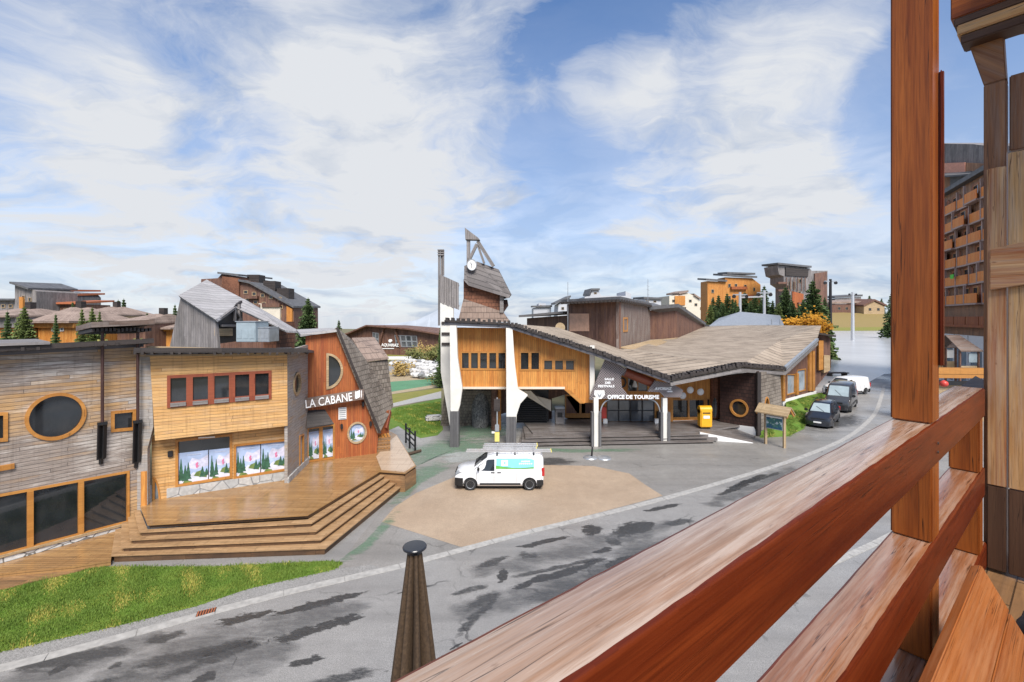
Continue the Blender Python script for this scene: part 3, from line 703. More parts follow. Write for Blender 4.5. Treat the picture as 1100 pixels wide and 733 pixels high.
# rubble stone base below the window band
so_ = [(LX, .05), (W1.pix(141, 565)[0], .05), (W1.pix(141, 565)[0], bwb(bw[1][0])-.02), (LX, bwb(LX)-.02)]
MB().panel(W1, so_, [], -.2, .07).build('stone_base', M['stone_white'], rest)
MB().panel(W1, [(LX, bwb(LX)-.02), (bw[1][0]+.1, bwb(bw[1][0])-.02), (bw[1][0]+.1, bwb(bw[1][0])+.07), (LX, bwb(LX)+.07)], [], -.1, .13).build('window_sill', M['w_beige'], rest)
MB().box(W1.w(*W1.pix(5, 505), .03), .5, .12, .2, 0, math.atan2(W1.u.y, W1.u.x)).build('board_patch', M['w_orange'], rest)
# fascia and the flat roof with its stack of old boards
MB().panel(W1, [(LX, top(LX)), (aend+.1, top(aend)), (aend+.1, top(aend)+.26), (LX, top(LX)+.26)], [], -.3, .05).build('fascia', M['fascia'], rest)
def roof_slab(fr, a0, a1, b0, b1, c0, c1, th): return [fr.w(a0, b0, c0), fr.w(a1, b1, c0), fr.w(a1, b1, c1), fr.w(a0, b0, c1)], V((0, 0, th))
rb0, rb1 = top(LX)+.3, top(aend)+.3
p_, v_ = roof_slab(W1, LX-.5, aend+.3, rb0-.1, rb1-.1, .75, -9, .16); p_[2] += V((0, 0, -.9)); p_[3] += V((0, 0, -.9))
MB().slab(p_, v_).build('roof', M['bitumen'], rest)
mb = MB(); rnd = random.Random(4)
for i in range(34):   # rough rafter ends and boards along the eave
    a = LX+.2+(aend-LX)*i/34; mb.beam(W1.w(a, top(a)+.24, -.2), W1.w(a+rnd.uniform(-.05, .05), top(a)+.24, .7+rnd.uniform(0, .35)), .1, .13)
mb.beam(W1.w(LX-.5, rb0+.0, .8), W1.w(aend+.3, rb1+.0, .8), .06, .2); mb.build('eave_timber', M['w_dark'], rest)
mb = MB(); pa = W1.pix(-60, 365, .5)[0], W1.pix(52, 365, .5)[0]
mb.slab([W1.w(LX-.6, rb0+.3, .95), W1.w(pa[1], rb0+.34, .95), W1.w(pa[1], rb0+.34, -3), W1.w(LX-.6, rb0+.3, -3)], (0, 0, .1)); mb.build('roof_edge_board', M['w_grey'], rest)
# canopy on two steel posts
ca0, ca1 = W1.pix(95, 350, .4)[0], W1.pix(162, 350, .4)[0]; cb = W1.pix(128, 352, .9)[1]
MB().slab([W1.w(ca0, cb+.02, 1.0), W1.w(ca1, cb+.12, 1.0), W1.w(ca1, cb-.1, -2.4), W1.w(ca0, cb-.2, -2.4)], (0, 0, .22)).build('canopy', M['w_canopy'], rest)
mb = MB(); rnd = random.Random(5)
for i in range(15):
    a = ca0+.1+(ca1-ca0-.2)*i/14; mb.beam(W1.w(a, cb-.1+rnd.uniform(-.04, .02), .75), W1.w(a, cb-.28, -2.2), .09, .14)
mb.build('canopy_rafter', M['w_dark'], rest)
for x, y0, y1 in ((110, 455, 494), (148, 453, 498)):
    a, b0 = W1.pix(x, y0, .34); b1 = W1.pix(x, y1, .34)[1]
    po = MB().tube(W1.w(a, b0, .34), W1.w(a, cb-.02, .34), .06, .06, 12).build('post', M['rust_metal'], rest, smooth=40)
    mb = MB(); mb.beam(W1.w(a-.09, b1, .16), W1.w(a-.09, b0+.05, .34), .05, .16); mb.beam(W1.w(a+.09, b1, .16), W1.w(a+.09, b0+.05, .34), .05, .16)
    mb.beam(W1.w(a, b1-.25, .05), W1.w(a, b0-.1, .22), .1, .1); mb.beam(W1.w(a-.16, b0, .34), W1.w(a+.16, b0, .34), .16, .12)
    mb.build('strut', M['black'], po)
    mb = MB()
    for s_ in (-.12, .12): mb.tube(W1.w(a+s_, cb-.72, .38), W1.w(a+s_, cb-.5, .38), .06, .05, 8)
    mb.build('spotlight', M['yellow_pale'], po)
# ---- shop front and the bay above it ----
W2 = Fr(Z(179, 534.8, DZ), Z(311, 514.5, DZ)); BAY = .75
s0 = W2.pix(163, 500)[0]; s1 = W2.pix(311.5, 500)[0]
wl = quad_px(W2, [(188.5, 523.5), (249.5, 513.5), (249.5, 466), (188.5, 472.5)]); wr = quad_px(W2, [(251, 515), (308.5, 505.5), (308.5, 471.5), (251, 477.5)])
da = quad_px(W2, [(164.5, 545), (172.5, 543.5)]); arch = [da[0]] + [(da[0][0]+(da[1][0]-da[0][0])*math.cos(t), da[0][1]+.05+1.36*math.sin(t)) for t in [i*math.pi/20 for i in range(11)]]
MB().panel(W2, [(s0, .5), (s1, .5), (s1, 4.05), (s0, 4.05)], [wl, wr, arch], -.2, 0).build('shop_wall', M['w_warm_h'], rest)
window(rest, W2, arch, .06, proud=.05, mg='glass_pale', mf='w_orange', label='half arched doorway window at the corner')
wlo = window(rest, W2, wl, .11, proud=.05, deep=.18, label='left shop window with two posters'); wro = window(rest, W2, wr, .11, proud=.05, deep=.18, label='right shop window with two posters')
MB().panel(W2, quad_px(W2, [(179, 541), (310, 516), (310, 506.5), (179, 525.5)], .08), [], -.02, .08).build('plinth', M['stone_slab'], rest)
MB().beam(W2.w(*W2.pix(213, 470.5, .08), .08), W2.w(*W2.pix(231, 469.5, .08), .08), .05, .06).build('awning_bar', M['white'], rest)
MB().box(W2.w(*W2.pix(183, 491, .07), .07), .2, .12, .28, 0, math.atan2(W2.u.y, W2.u.x)).build('wall_lamp', M['dark_metal'], rest, bevel=.02)
BF = Fr((W2.o+W2.n*BAY)[:2], (W2.o+W2.n*BAY+W2.u)[:2])
bo = quad_px(BF, [(166.5, 473.5), (309, 457.5), (308.5, 377), (160.5, 376)])
bq = quad_px(BF, [(179.6, 438.5), (291.7, 428.5), (291.7, 398), (179.6, 403.5)])
bl_ = grid_lights(bq, 5, 1, .15, .09, .17)
MB().panel(BF, bo, [bq], -.14, 0).build('bay_wall', M['w_warm_h'], rest)
bwo = window(rest, BF, bq, .1, proud=.05, lights=bl_, mf='w_mahog', label='row of five lights in a red brown frame')
for q in bl_: MB().beam(BF.w(q[0][0], q[0][1]-.12, .07), BF.w(q[1][0], q[1][1]-.12, .07), .1, .17).build('sill', M['w_grey'], bwo)
mb = MB(); k = -BAY
for i in range(4):
    p, q = bo[i-1], bo[i]
    if i == 3: continue
    mb.face([BF.w(*p, -.14), BF.w(*q, -.14), BF.w(*q, k-.3), BF.w(*p, k-.3)])
mb.build('bay_side', M['w_beige'], rest, weld=0)
MB().panel(BF, quad_px(BF, [(158, 383), (308.5, 382), (308.5, 376), (158, 372)]), [], -.1, .1).build('bay_cornice', M['w_beige'], rest)
# grey corner between the left wall and the bay
cp0 = W1.w(aend-.05, 0, .02); cp1 = BF.w(bo[3][0]+.02, 0, -.12)
WC = Fr(cp0[:2], cp1[:2])
MB().panel(WC, [(-.1, .5), (WC.len*.8, .5), (WC.len*.75, 3.6), (WC.len+.12, 4.6), (WC.len+.02, bo[3][1]), (-.1, bo[3][1])], [], -.2, .03).build('corner_wall', M['w_grey_h'], rest)
MB().panel(WC, [(WC.len*.2, DZ), (WC.len*.72, DZ), (WC.len*.72, 2.6), (WC.len*.2, 2.6)], [], .03, .07).build('corner_door', M['w_orange_v'], rest)
# roof over the bay
BR = bo[2][1]+.05
MB().slab([BF.w(bo[3][0]-.4, BR+.16, .8), BF.w(bo[2][0]+.9, BR-.1, .8), BF.w(bo[2][0]+2.2, BR-.75, -7), BF.w(bo[3][0]-.4, BR-.55, -7)], (0, 0, .14)).build('bay_roof', M['bitumen'], rest)
mb = MB(); rnd = random.Random(9)
for i in range(22):
    t = i/21; a = bo[3][0]-.35+(bo[2][0]-bo[3][0]+1.2)*t; b = BR+.16-.26*t-.04
    mb.beam(BF.w(a, b, -.3), BF.w(a+rnd.uniform(-.06, .06), b, .72+rnd.uniform(0, .4)), .1, .12)
mb.beam(BF.w(bo[3][0]-.4, BR+.24, .84), BF.w(bo[2][0]+.9, BR, .84), .06, .22); mb.build('eave_timber', M['w_dark'], rest)
MB().panel(BF, [(bo[3][0]-.1, BR-.04), (bo[2][0]+.2, BR-.12), (bo[2][0]+.2, BR+.1), (bo[3][0]-.1, BR+.16)], [], -.1, .14).build('fascia', M['fascia'], rest)
# ---- posters in the shop windows (flat prints) ----
M['poster_sky'] = plain('poster sky', (.36, .45, .64, 1), .35, 0, .25, 2.0); M['poster_snow'] = plain('poster snow', (.58, .6, .68, 1), .35, 0, .15, 5); M['poster_fir'] = plain('poster fir', (.035, .10, .06, 1), .35, 0, .4, 9)
M['poster_green'] = plain('poster meadow', (.14, .2, .06, 1), .35, 0, .3, 6); M['poster_pink'] = plain('poster pink', (.6, .16, .3, 1), .35); M['poster_cloud'] = plain('poster cloud', (.55, .55, .68, 1), .35, 0, .25, 4)
def poster(fr, q, c, label, seed=0, host=None):
    rnd = random.Random(seed); bl, br, tr, tl = q
    pt = lambda u, v, d: fr.w(*lerp2(lerp2(bl, br, u), lerp2(tl, tr, u), v), c+d)
    mb = MB(); k = [0]
    def po(uvs, m):
        k[0] += 1; d = .0022*k[0]; mb.face([pt(max(0, min(1, u)), max(0, min(1, v)), d) for u, v in uvs], m)
    po([(0, 0), (1, 0), (1, 1), (0, 1)], 0)
    po([(.25, .5), (.6, .42), (1, .5), (1, .85), (.7, .72), (.45, .8)], 5)
    po([(0, 0), (1, 0), (1, .3), (.75, .22), (.5, .34), (.3, .2), (0, .26)], 1)
    po([(.1, 0), (.5, 0), (.42, .07), (.2, .12)], 3); po([(.5, .22), (.95, .12), (.98, .24), (.78, .38), (.6, .34)], 3)
    for u, h, b in ((.1, .82, .12), (.3, .68, .14), (.2, .6, .1), (.82, .5, .16), (.95, .42, .2)):
        u += rnd.uniform(-.03, .03); n = 5; tri = []
        L, Rr = [], []
        for i in range(n):
            t = i/n; y = b+(h-b)*t; wd = .115*(1-t)
            L += [(u-wd, y), (u-wd*.62, y+(h-b)/n*.75)]; Rr += [(u+wd, y), (u+wd*.62, y+(h-b)/n*.75)]
        po(L+[(u, h)]+Rr[::-1], 2)
    fu = .62+rnd.uniform(-.04, .04)
    po([(fu-.03, .5), (fu+.05, .62), (fu+.02, .66), (fu-.05, .6)], 4); po([(fu, .46), (fu+.07, .54), (fu+.03, .56), (fu-.04, .5)], 4)
    for i in range(9): po([(.28+i*.055, .9), (.31+i*.055, .9), (.31+i*.055, .925), (.28+i*.055, .925)], 1)
    o = mb.build('poster', [M[x] for x in ('poster_sky', 'poster_snow', 'poster_fir', 'poster_green', 'poster_pink', 'poster_cloud')], host)
    if host is None: tag(o, label, 'poster', 'ski posters in the windows')
    else: o['label'] = label
    return o
pc = -.075
def pq(fr, pts): return quad_px(fr, pts, pc)
poster(W2, pq(W2, [(192, 521), (223.5, 516.5), (223.5, 483.5), (192, 487)]), pc, 'winter poster with firs, far left of the shop window under the awning bar', 1)
poster(W2, pq(W2, [(224.5, 516), (248, 512), (248, 481), (224.5, 483.5)]), pc, 'winter poster with firs, directly left of the orange window post', 2)
poster(W2, pq(W2, [(253.5, 512), (279.5, 508), (279.5, 477.5), (253.5, 480)]), pc, 'winter poster with firs, directly right of the orange window post', 3)
poster(W2, pq(W2, [(280.5, 508), (306.5, 504), (306.5, 474), (280.5, 476)]), pc, 'winter poster with firs, at the right end of the shop window', 4)
# ======== the red cabin ========
cabin = thing('red_cabin', 'red stained timber cabin with half round window and a steep grey shingle side roof', 'building', (-11, 30, 0))
W4 = Fr(Z(330, 497, DZ), Z(405, 487, DZ))
co_ = quad_px(W4, [(328, 499), (404, 489), (406.5, 462), (389, 425), (361.5, 357), (328.5, 361)]); co_[0] = (co_[0][0], .5); co_[1] = (co_[1][0], .5)
dc = W4.pix(350.5, 399); drx = W4.pix(368.5, 399)[0]-dc[0]; dry = (W4.pix(350.5, 379.5)[1]-W4.pix(350.5, 418.5)[1])/2
dwin = ell(*dc, drx, dry, 18, -math.pi/2, math.pi/2)
rc = W4.pix(383.5, 465); rr = (W4.pix(394, 465)[0]-W4.pix(373, 465)[0])/2; ry_ = (W4.pix(383.5, 453.5)[1]-W4.pix(383.5, 477)[1])/2; rwin = ell(*rc, rr, ry_, 32)
dr = quad_px(W4, [(329.5, 496.5), (359.5, 491.5), (359.5, 455), (329.5, 459.5)]); dr[0] = (dr[0][0], DZ+.01); dr[1] = (dr[1][0], DZ+.01)
MB().panel(W4, co_, [dwin, rwin, dr], -.2, 0).build('wall', M['w_red_v'], cabin)
window(cabin, W4, dwin, .13, proud=.06, mf='w_beige', label='half round upper window'); window(cabin, W4, rwin, .1, proud=.06, mf='w_beige', mg='glass_pale', label='round porthole window with a poster behind it')
dl = grid_lights(dr, 2, 1, .13, .06, .05); door = window(cabin, W4, dr, .1, proud=.05, lights=dl, name='door', mf='w_orange', label='double door with posters behind the glass')
MB().beam(W4.w(*lerp2(dl[1][0], dl[1][3], .5), .08), W4.w(*lerp2(dl[1][0], dl[1][3], .58), .08), .03, .05).build('handle', M['steel'], door)
for i, (q, tx) in enumerate(((dl[0], 'winter poster behind the left glass of the cabin door'), (dl[1], 'winter poster behind the right glass of the cabin door'))):
    poster(W4, [lerp2(q[0], q[3], .02), lerp2(q[1], q[2], .02), lerp2(q[1], q[2], .9), lerp2(q[0], q[3], .9)], -.07, tx, 5+i)
k_ = .68; poster(W4, [(rc[0]-rr*k_, rc[1]-ry_*k_), (rc[0]+rr*k_, rc[1]-ry_*k_), (rc[0]+rr*k_, rc[1]+ry_*k_), (rc[0]-rr*k_, rc[1]+ry_*k_)], -.07, 'winter poster inside the round porthole of the red cabin', 7)
for v in (): pass
# door hood, louvre, wall lamps
hq = quad_px(W4, [(328.5, 457.5), (357.5, 453)]); ht = quad_px(W4, [(330, 441), (349, 440)])
MB().slab([W4.w(*hq[0], .55), W4.w(*hq[1], .55), W4.w(*ht[1], .02), W4.w(*ht[0], .02)], (0, 0, -.06)).build('door_hood', M['w_dark'], cabin)
vq = W4.rect(363.5, 451, 372, 437.5); vo = MB().panel(W4, rectpoly(vq), [], 0, .05).build('vent', M['white'], cabin); mb = MB()
for i in range(6): b = vq[1]+(vq[3]-vq[1])*(i+.5)/6; mb.beam(W4.w(vq[0]+.04, b, .06), W4.w(vq[2]-.04, b, .06), .02, .05)
mb.build('louvre', M['steel'], vo)
for x, y in ((367, 461), (390, 437), (398, 458)): MB().box(W4.w(*W4.pix(x, y, .12), .12), .14, .2, .3, 0, math.atan2(W4.u.y, W4.u.x)).build('wall_lamp', M['dark_metal'], cabin, bevel=.03)
# barge board along the slanted edge, steep shingle roof side, small upper roof
A4 = W4.w(*W4.pix(362, 352, .35), .35); B4 = W4.w(*W4.pix(408, 465, .35), .35); YB = B4.y
MB().beam(A4, B4, .12, .34, up=W4.n).build('barge_board', M['w_dark'], cabin)
E4 = P(395.5, 389, YB+1.6); D4 = P(416.5, 386, YB+3.2); C4 = P(422.5, 436, YB+3.0); G4 = P(378, 365, YB+2.0); G5 = P(402, 364, YB+4.6); B5 = P(412, 462, YB+.6)
ins = V((-.14, 0, -.05))
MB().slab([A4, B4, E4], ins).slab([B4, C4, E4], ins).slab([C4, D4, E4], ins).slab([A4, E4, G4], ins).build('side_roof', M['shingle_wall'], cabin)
mb = MB(); mb.slab([E4+V((-.1, -.25, .02)), D4+V((.12, -.2, .02)), G5, G4], (0, 0, .12)); mb.build('upper_roof', M['shingle_far'], cabin)
mb = MB(); mb.slab([W4.w(co_[5][0]-.3, co_[5][1]-.02, .35), W4.w(co_[4][0]+.1, co_[4][1]+.05, .35), W4.w(co_[4][0]+.4, co_[4][1]+.0, -6), W4.w(co_[5][0]-.3, co_[5][1]+.1, -6)], (0, 0, .14)); mb.build('roof', M['roof_slat'], cabin)
MB().beam(P(417, 442, YB+2.4), P(413, 461, YB+1.6), .4, .35).build('eave_box', M['w_mahog'], cabin)
bk = [W4.w(co_[1][0]-.25, 0, -.1), W4.w(co_[1][0]+1.1, 0, -1.4), W4.w(co_[1][0]+.6, 0, -4.5)]
FS = Fr(bk[0][:2], bk[1][:2]); MB().panel(FS, [(0, .6), (FS.len, .6), (FS.len, 3.4), (0, 3.2)], [], -.15, 0).build('side_wall', M['w_red_v'], cabin)
# wall between the bay and the cabin, with a small oval window (part of the restaurant)
W3 = Fr(BF.w(bo[2][0]+.02, 0, -.1)[:2], W4.w(co_[5][0]+.12, 0, -.02)[:2])
oc = W3.pix(319, 412.5); orx = abs(W3.pix(323, 412.5)[0]-W3.pix(315, 412.5)[0])/2; ory = abs(W3.pix(319, 400)[1]-W3.pix(319, 425.5)[1])/2; ov3 = ell(*oc, orx, ory, 28)
gd = quad_px(W3, [(321.5, 508), (326, 503), (326, 466), (321.5, 468)])
MB().panel(W3, [(0, .5), (W3.len, .5), (W3.len, bo[2][1]+.1), (0, bo[2][1])], [ov3, gd], -.15, 0).build('side_wall', M['w_grey_h'], rest)
window(rest, W3, ov3, .12, proud=.06, deep=.12, mf='w_beige'); window(rest, W3, gd, .07, proud=.05, deep=.12, mg='glass_pale')
MB().panel(W3, [(0, .5), (W3.len, .5), (W3.len, 1.35), (0, 1.35)], [], 0, .08).build('plinth', M['stone_slab'], rest)
# the cabin's sign board, on brackets in front of the wall
sgn = thing('sign_board', 'grey wooden sign board reading LA CABANE across the red cabin', 'sign', W4.w(1, 6, .5))
sq4 = quad_px(W4, [(313.5, 441.5), (391, 429), (391, 418), (313, 430.5)], .55)
MB().panel(W4, sq4, [], .47, .55).build('board', M['w_canopy'], sgn)
l0, l1 = W4.pix(327.5, 435, .57), W4.pix(378.5, 426.5, .57); an = math.atan2(l1[1]-l0[1], l1[0]-l0[0]); mid = lerp2(l0, l1, .5)
hgt = abs(W4.pix(350, 426, .57)[1]-W4.pix(350, 436, .57)[1])
tm = text_on(W4, mid[0], mid[1], .57, 'LA CABANE', hgt*1.25, M['letter_white'], sgn, .015, .004, an)
wd = max((v.co-W4.w(*mid, .57)).dot(W4.u) for v in tm.data.vertices)*2; k2 = (l1[0]-l0[0])/wd
for v in tm.data.vertices:
    q = v.co-W4.w(*mid, .57); d = q.dot(W4.u); v.co += W4.u*d*(k2-1)+V((0, 0, d*math.tan(an)*(k2-1)*.98))
for x, w in ((316, .10), (320.5, .08), (381.8, .04), (384.5, .24), (388.3, .04)):
    mb = MB(); y = 440.5-(x-313)*.16; a, b = W4.pix(x, y-5.2, .56); mb.panel(W4, [(a-w/2, b-hgt*.5), (a+w/2, b-hgt*.3), (a+w/2, b+hgt*.46), (a-w/2, b+hgt*.3)], [], .552, .57)
    mb.build('white_mark', M['letter_white'], sgn)
for x in (322, 386): a, b = W4.pix(x, 440-(x-313)*.16, .5); MB().beam(W4.w(a, b, .48), W4.w(a, b-.1, -.02), .05, .05).build('bracket', M['dark_metal'], sgn)
# ======== wooden terrace with its steps ========
ter = thing('wooden_terrace', 'wet brown wooden terrace with a flight of wide angled steps', 'terrace', (-10, 22, 0))
tw, tc, tm_, tr_ = Z(156, 556, DZ), Z(158.6, 563.8, DZ), Z(330.6, 553.3, DZ), Z(408, 506.6, DZ)
bw_, bc, bm_, br_ = Z(124, 570, .29), Z(119.4, 597, .29), Z(350, 589, .29), Z(435.5, 519, .29)
bk1 = Z(426, 467, DZ); bk1b = V((-10.5, 36, DZ)); ck = Z(435, 508.5, DZ); ce = Z(447, 500.5, DZ)
bw_ = W1.w(W1.pix(124, 570)[0], 0, .02); tw = W1.w(W1.pix(150, 556)[0], 0, .02)
zl = [DZ, .86, .67, .48, .29]
inner = [W2.w(s1, 0, -.1), W2.w(s0, 0, -.1)]
def flat(pts, z): return [V((p.x, p.y, z)) for p in pts]
dk = [tw, tc, tm_, tr_, ck, ce, bk1, bk1b, W4.w(co_[1][0]-.2, 0, -.3), W4.w(0, 0, -.3), W2.w(s1, 0, -.3), W2.w(s0, 0, -.3)]
MB().slab(flat(dk, DZ), (0, 0, -.045)).build('deck', M['w_deck'], ter)
dk2 = [V(p)+V((0, .12, 0)) for p in dk[:4]]+[V(ck)+V((0, .1, 0)), V(ce)+V((-.1, 0, 0)), V(bk1)+V((-.1, 0, 0))]+dk[7:]
MB().slab(flat(dk2, DZ-.045), (0, 0, -.145)).build('riser', M['w_riser'], ter)
for i in range(1, 5):
    t = i/4; L = lambda a, b: V(a).lerp(V(b), t); o_ = [L(tw, bw_), L(tc, bc), L(tm_, bm_), L(tr_, br_)]
    u0 = 1-.0; inn = [V(a).lerp(V(b), max(0, t-.34)) for a, b in ((tr_, br_), (tm_, bm_), (tc, bc), (tw, bw_))]
    so_i = MB().slab(flat(o_+inn, zl[i]), (0, 0, -.045)).build('step', M['w_tread'], ter)
    cx_ = sum((V(p) for p in o_), V())/4; ri = [V(p)+(W2.n*-1)*0+(V((cx_.x, cx_.y+1.2, 0))-V((p.x, p.y, 0))).normalized()*.09 for p in o_]
    MB().slab(flat(ri+inn, zl[i]-.045), (0, 0, -(.145 if i < 4 else .245))).build('riser', M['w_riser'], so_i)
FC = flat([ck, ce, bk1], 0)
MB().slab([tr_+V((.0, -.02, -.17)), ck+V((0, 0, -.17)), ck+V((0, 0, -DZ)), tr_+V((0, -.02, -DZ))], V((0, .12, 0))).slab([ck+V((0, 0, -.17)), ce+V((0, 0, -.17)), ce+V((0, 0, -DZ)), ck+V((0, 0, -DZ))], V((-.1, .08, 0))).slab([ce+V((0, 0, -.17)), bk1+V((0, 0, -.17)), bk1+V((0, 0, -DZ)), ce+V((0, 0, -DZ))], V((-.12, 0, 0))).build('deck_skirt', M['w_step'], ter)
ld = [W1.w(LX, 0, .1), W1.w(W1.pix(124, 570)[0], 0, .1), Z(119, 602, .22), Z(78, 608.5, .22), Z(0, 616, .22), Z(-110, 636, .22)]
MB().slab(flat(ld, .22), (0, 0, -.2)).build('lower_deck', M['w_deck'], ter)
l2 = [Z(119, 604, .06), Z(85, 613, .06), Z(0, 633, .06), Z(-120, 665, .06), Z(-120, 630, .06), Z(0, 612, .06), Z(78, 604, .06)]
MB().slab(flat(l2, .06), (0, 0, -.05)).build('ground_board', M['w_step'], ter)
for i, lb in enumerate(('lowest wooden pallet of the stack beside the red cabin', 'second wooden pallet up in the stack beside the red cabin', 'third wooden pallet up in the stack beside the red cabin', 'topmost wooden pallet of the stack beside the red cabin')):
    c = Z(410.5, 483.5, DZ); pr = MB(); rz = .35+.05*math.sin(i*3); zz = DZ+.002+i*.235
    e = thing('wooden_pallet', lb, 'pallet', (c.x, c.y, zz), 'pallets stacked on the terrace')
    for j in range(5): MB().box((c.x+(-.4+.2*j)*math.cos(rz), c.y+(-.4+.2*j)*math.sin(rz), zz+.2), .14, .95, .03, 0, rz).build('plank', M['w_orange'], e)
    for j in range(3): MB().box((c.x-(-.4+.4*j)*math.sin(rz), c.y+(-.4+.4*j)*math.cos(rz), zz), .95, .1, .2, 0, rz).build('runner', M['w_step'], e)
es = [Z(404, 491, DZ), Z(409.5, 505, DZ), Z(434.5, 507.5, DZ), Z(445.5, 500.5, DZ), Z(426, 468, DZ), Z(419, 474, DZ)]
MB().slab(flat(es, DZ+.03), (0, 0, -.028)).build('sheen_strip', M['w_sheen'], ter)  # added pale strip: the wet deck's sky reflection as a board colour
br = thing('timber_barrier', 'black timber barrier with three posts at the far corner of the terrace', 'barrier', Z(442, 480))
for x, y in ((436, 476), (440, 482), (446, 486)): b_ = Z(x, y); MB().tube(b_, b_+V((0, 0, 1.5)), .07, .07, 8).build('post', M['black'], br)
for zz in (.4, .8, 1.2): MB().beam(Z(435.5, 475)+V((0, 0, zz)), Z(446.5, 487)+V((0, 0, zz)), .05, .1).build('rail', M['black'], br)
lg = MB()
lg.tube(Z(438, 490)+V((0, 0, .12)), Z(452, 486)+V((0, 0, .12)), .12, .1, 8); tag(lg.build('log', M['trunk']), 'short dark log lying at the foot of the black barrier', 'log')
sgr = [Z(210, 664), Z(231, 658), Z(233, 653.5), Z(212, 658.5)]
dg = thing('drain_grate', 'rusty square drain grate in the gutter beside the grass', 'drain', (sgr[0]+sgr[2])/2)
mb = MB(); mb.slab(flat(sgr, .034), (0, 0, -.03)); mb.build('frame', M['rust_metal'], dg)
for i in range(7):
    t = (i+.5)/7; MB().beam(sgr[0].lerp(sgr[1], t)+V((0, 0, .04)), sgr[3].lerp(sgr[2], t)+V((0, 0, .04)), .03, .02).build('bar', M['terracotta'], dg)
# ---------------- trees ----------------
def fir(name, label, base, h, r, mat='fir', seed=1, group=None, dens=1.0, cat='tree'):
    rnd = random.Random(seed); base = V(base); e = thing(name, label, cat, base, group)
    mb = MB(); mb.tube(base, base+V((0, 0, h*.97)), r*.09, r*.015, 8); mb.build('trunk', M['trunk'], e)
    vs = []; fs = []; nl = max(12, int(24*dens)); lv = h*.94/nl
    for k in range(nl):
        t = (k+.4)/nl; z = h*(.05+.94*t); R_ = r*(1-t)**.78*rnd.uniform(.75, 1.15)+.05*r; nb = max(6, int((13-6*t)*dens)); a0 = rnd.uniform(0, 6.28)
        for i in range(nb):
            a = a0+6.283*i/nb+rnd.uniform(-.3, .3); L = R_*rnd.uniform(.55, 1.15); dr = L*rnd.uniform(.25, .55)
            d = V((math.cos(a), math.sin(a), 0)); sd = V((-d.y, d.x, 0)); n = 4
            for j in range(n):
                s = (j+.6)/n; c = base+d*L*s+V((0, 0, z-dr*s*s+.12*L*s)); w = L*.34*(1.25-s)+.08*r; ln = L/n*1.6
                for sg in (-1, 1):
                    tip = c+sd*sg*w+d*ln*.5+V((0, 0, -w*rnd.uniform(.2, .9))); q = len(vs)
                    vs += [c-d*ln*.35, c+d*ln*.55, tip]; fs.append((q, q+1, q+2))
                q = len(vs); hg = lv*rnd.uniform(.8, 1.6)*(1.1-.4*s)
                vs += [c-d*ln*.5+sd*w*.3, c+d*ln*.6-sd*w*.3, c+d*ln*.2+V((0, 0, -hg))]; fs.append((q, q+1, q+2))
    for i in range(6):
        a = i; b = len(vs); c = base+V((0, 0, h*.9)); vs += [c+V((math.cos(a)*r*.08, math.sin(a)*r*.08, 0)), c+V((-math.sin(a)*r*.03, math.cos(a)*r*.03, 0)), c+V((0, 0, h*.1))]; fs.append((b, b+1, b+2))
    raw_mesh('crown', vs, fs, M[mat], e); return e
def bush(name, label, base, rx, h, mat='bush', seed=1, group=None, n=500, leaf_=.18, cat='shrub', stems=True):
    rnd = random.Random(seed); base = V(base); e = thing(name, label, cat, base, group); vs = []; fs = []
    cl = [(base+V((rnd.uniform(-.6, .6)*rx, rnd.uniform(-.6, .6)*rx, h*rnd.uniform(.3, .85))), rnd.uniform(.3, .55)*min(rx, h)) for _ in range(9)]
    for i in range(n):
        c, q = rnd.choice(cl); p = c+V((rnd.gauss(0, .5), rnd.gauss(0, .5), rnd.gauss(0, .45)))*q
        if p.z < base.z+.05: p.z = base.z+.05
        u = V((rnd.uniform(-1, 1), rnd.uniform(-1, 1), rnd.uniform(-.6, .6))).normalized(); v = u.orthogonal().normalized()
        l = leaf_*rnd.uniform(.6, 1.3); b = len(vs); vs += [p-u*l*.6, p+v*l*.35, p+u*l*.6, p-v*l*.35]; fs.append((b, b+1, b+2, b+3))
    if stems:
        mb = MB()
        for c, q in cl[:5]: mb.tube(base, c, .03*h, .012*h, 5)
        mb.build('stem', M['trunk'], e)
    raw_mesh('foliage', vs, fs, M[mat], e); return e
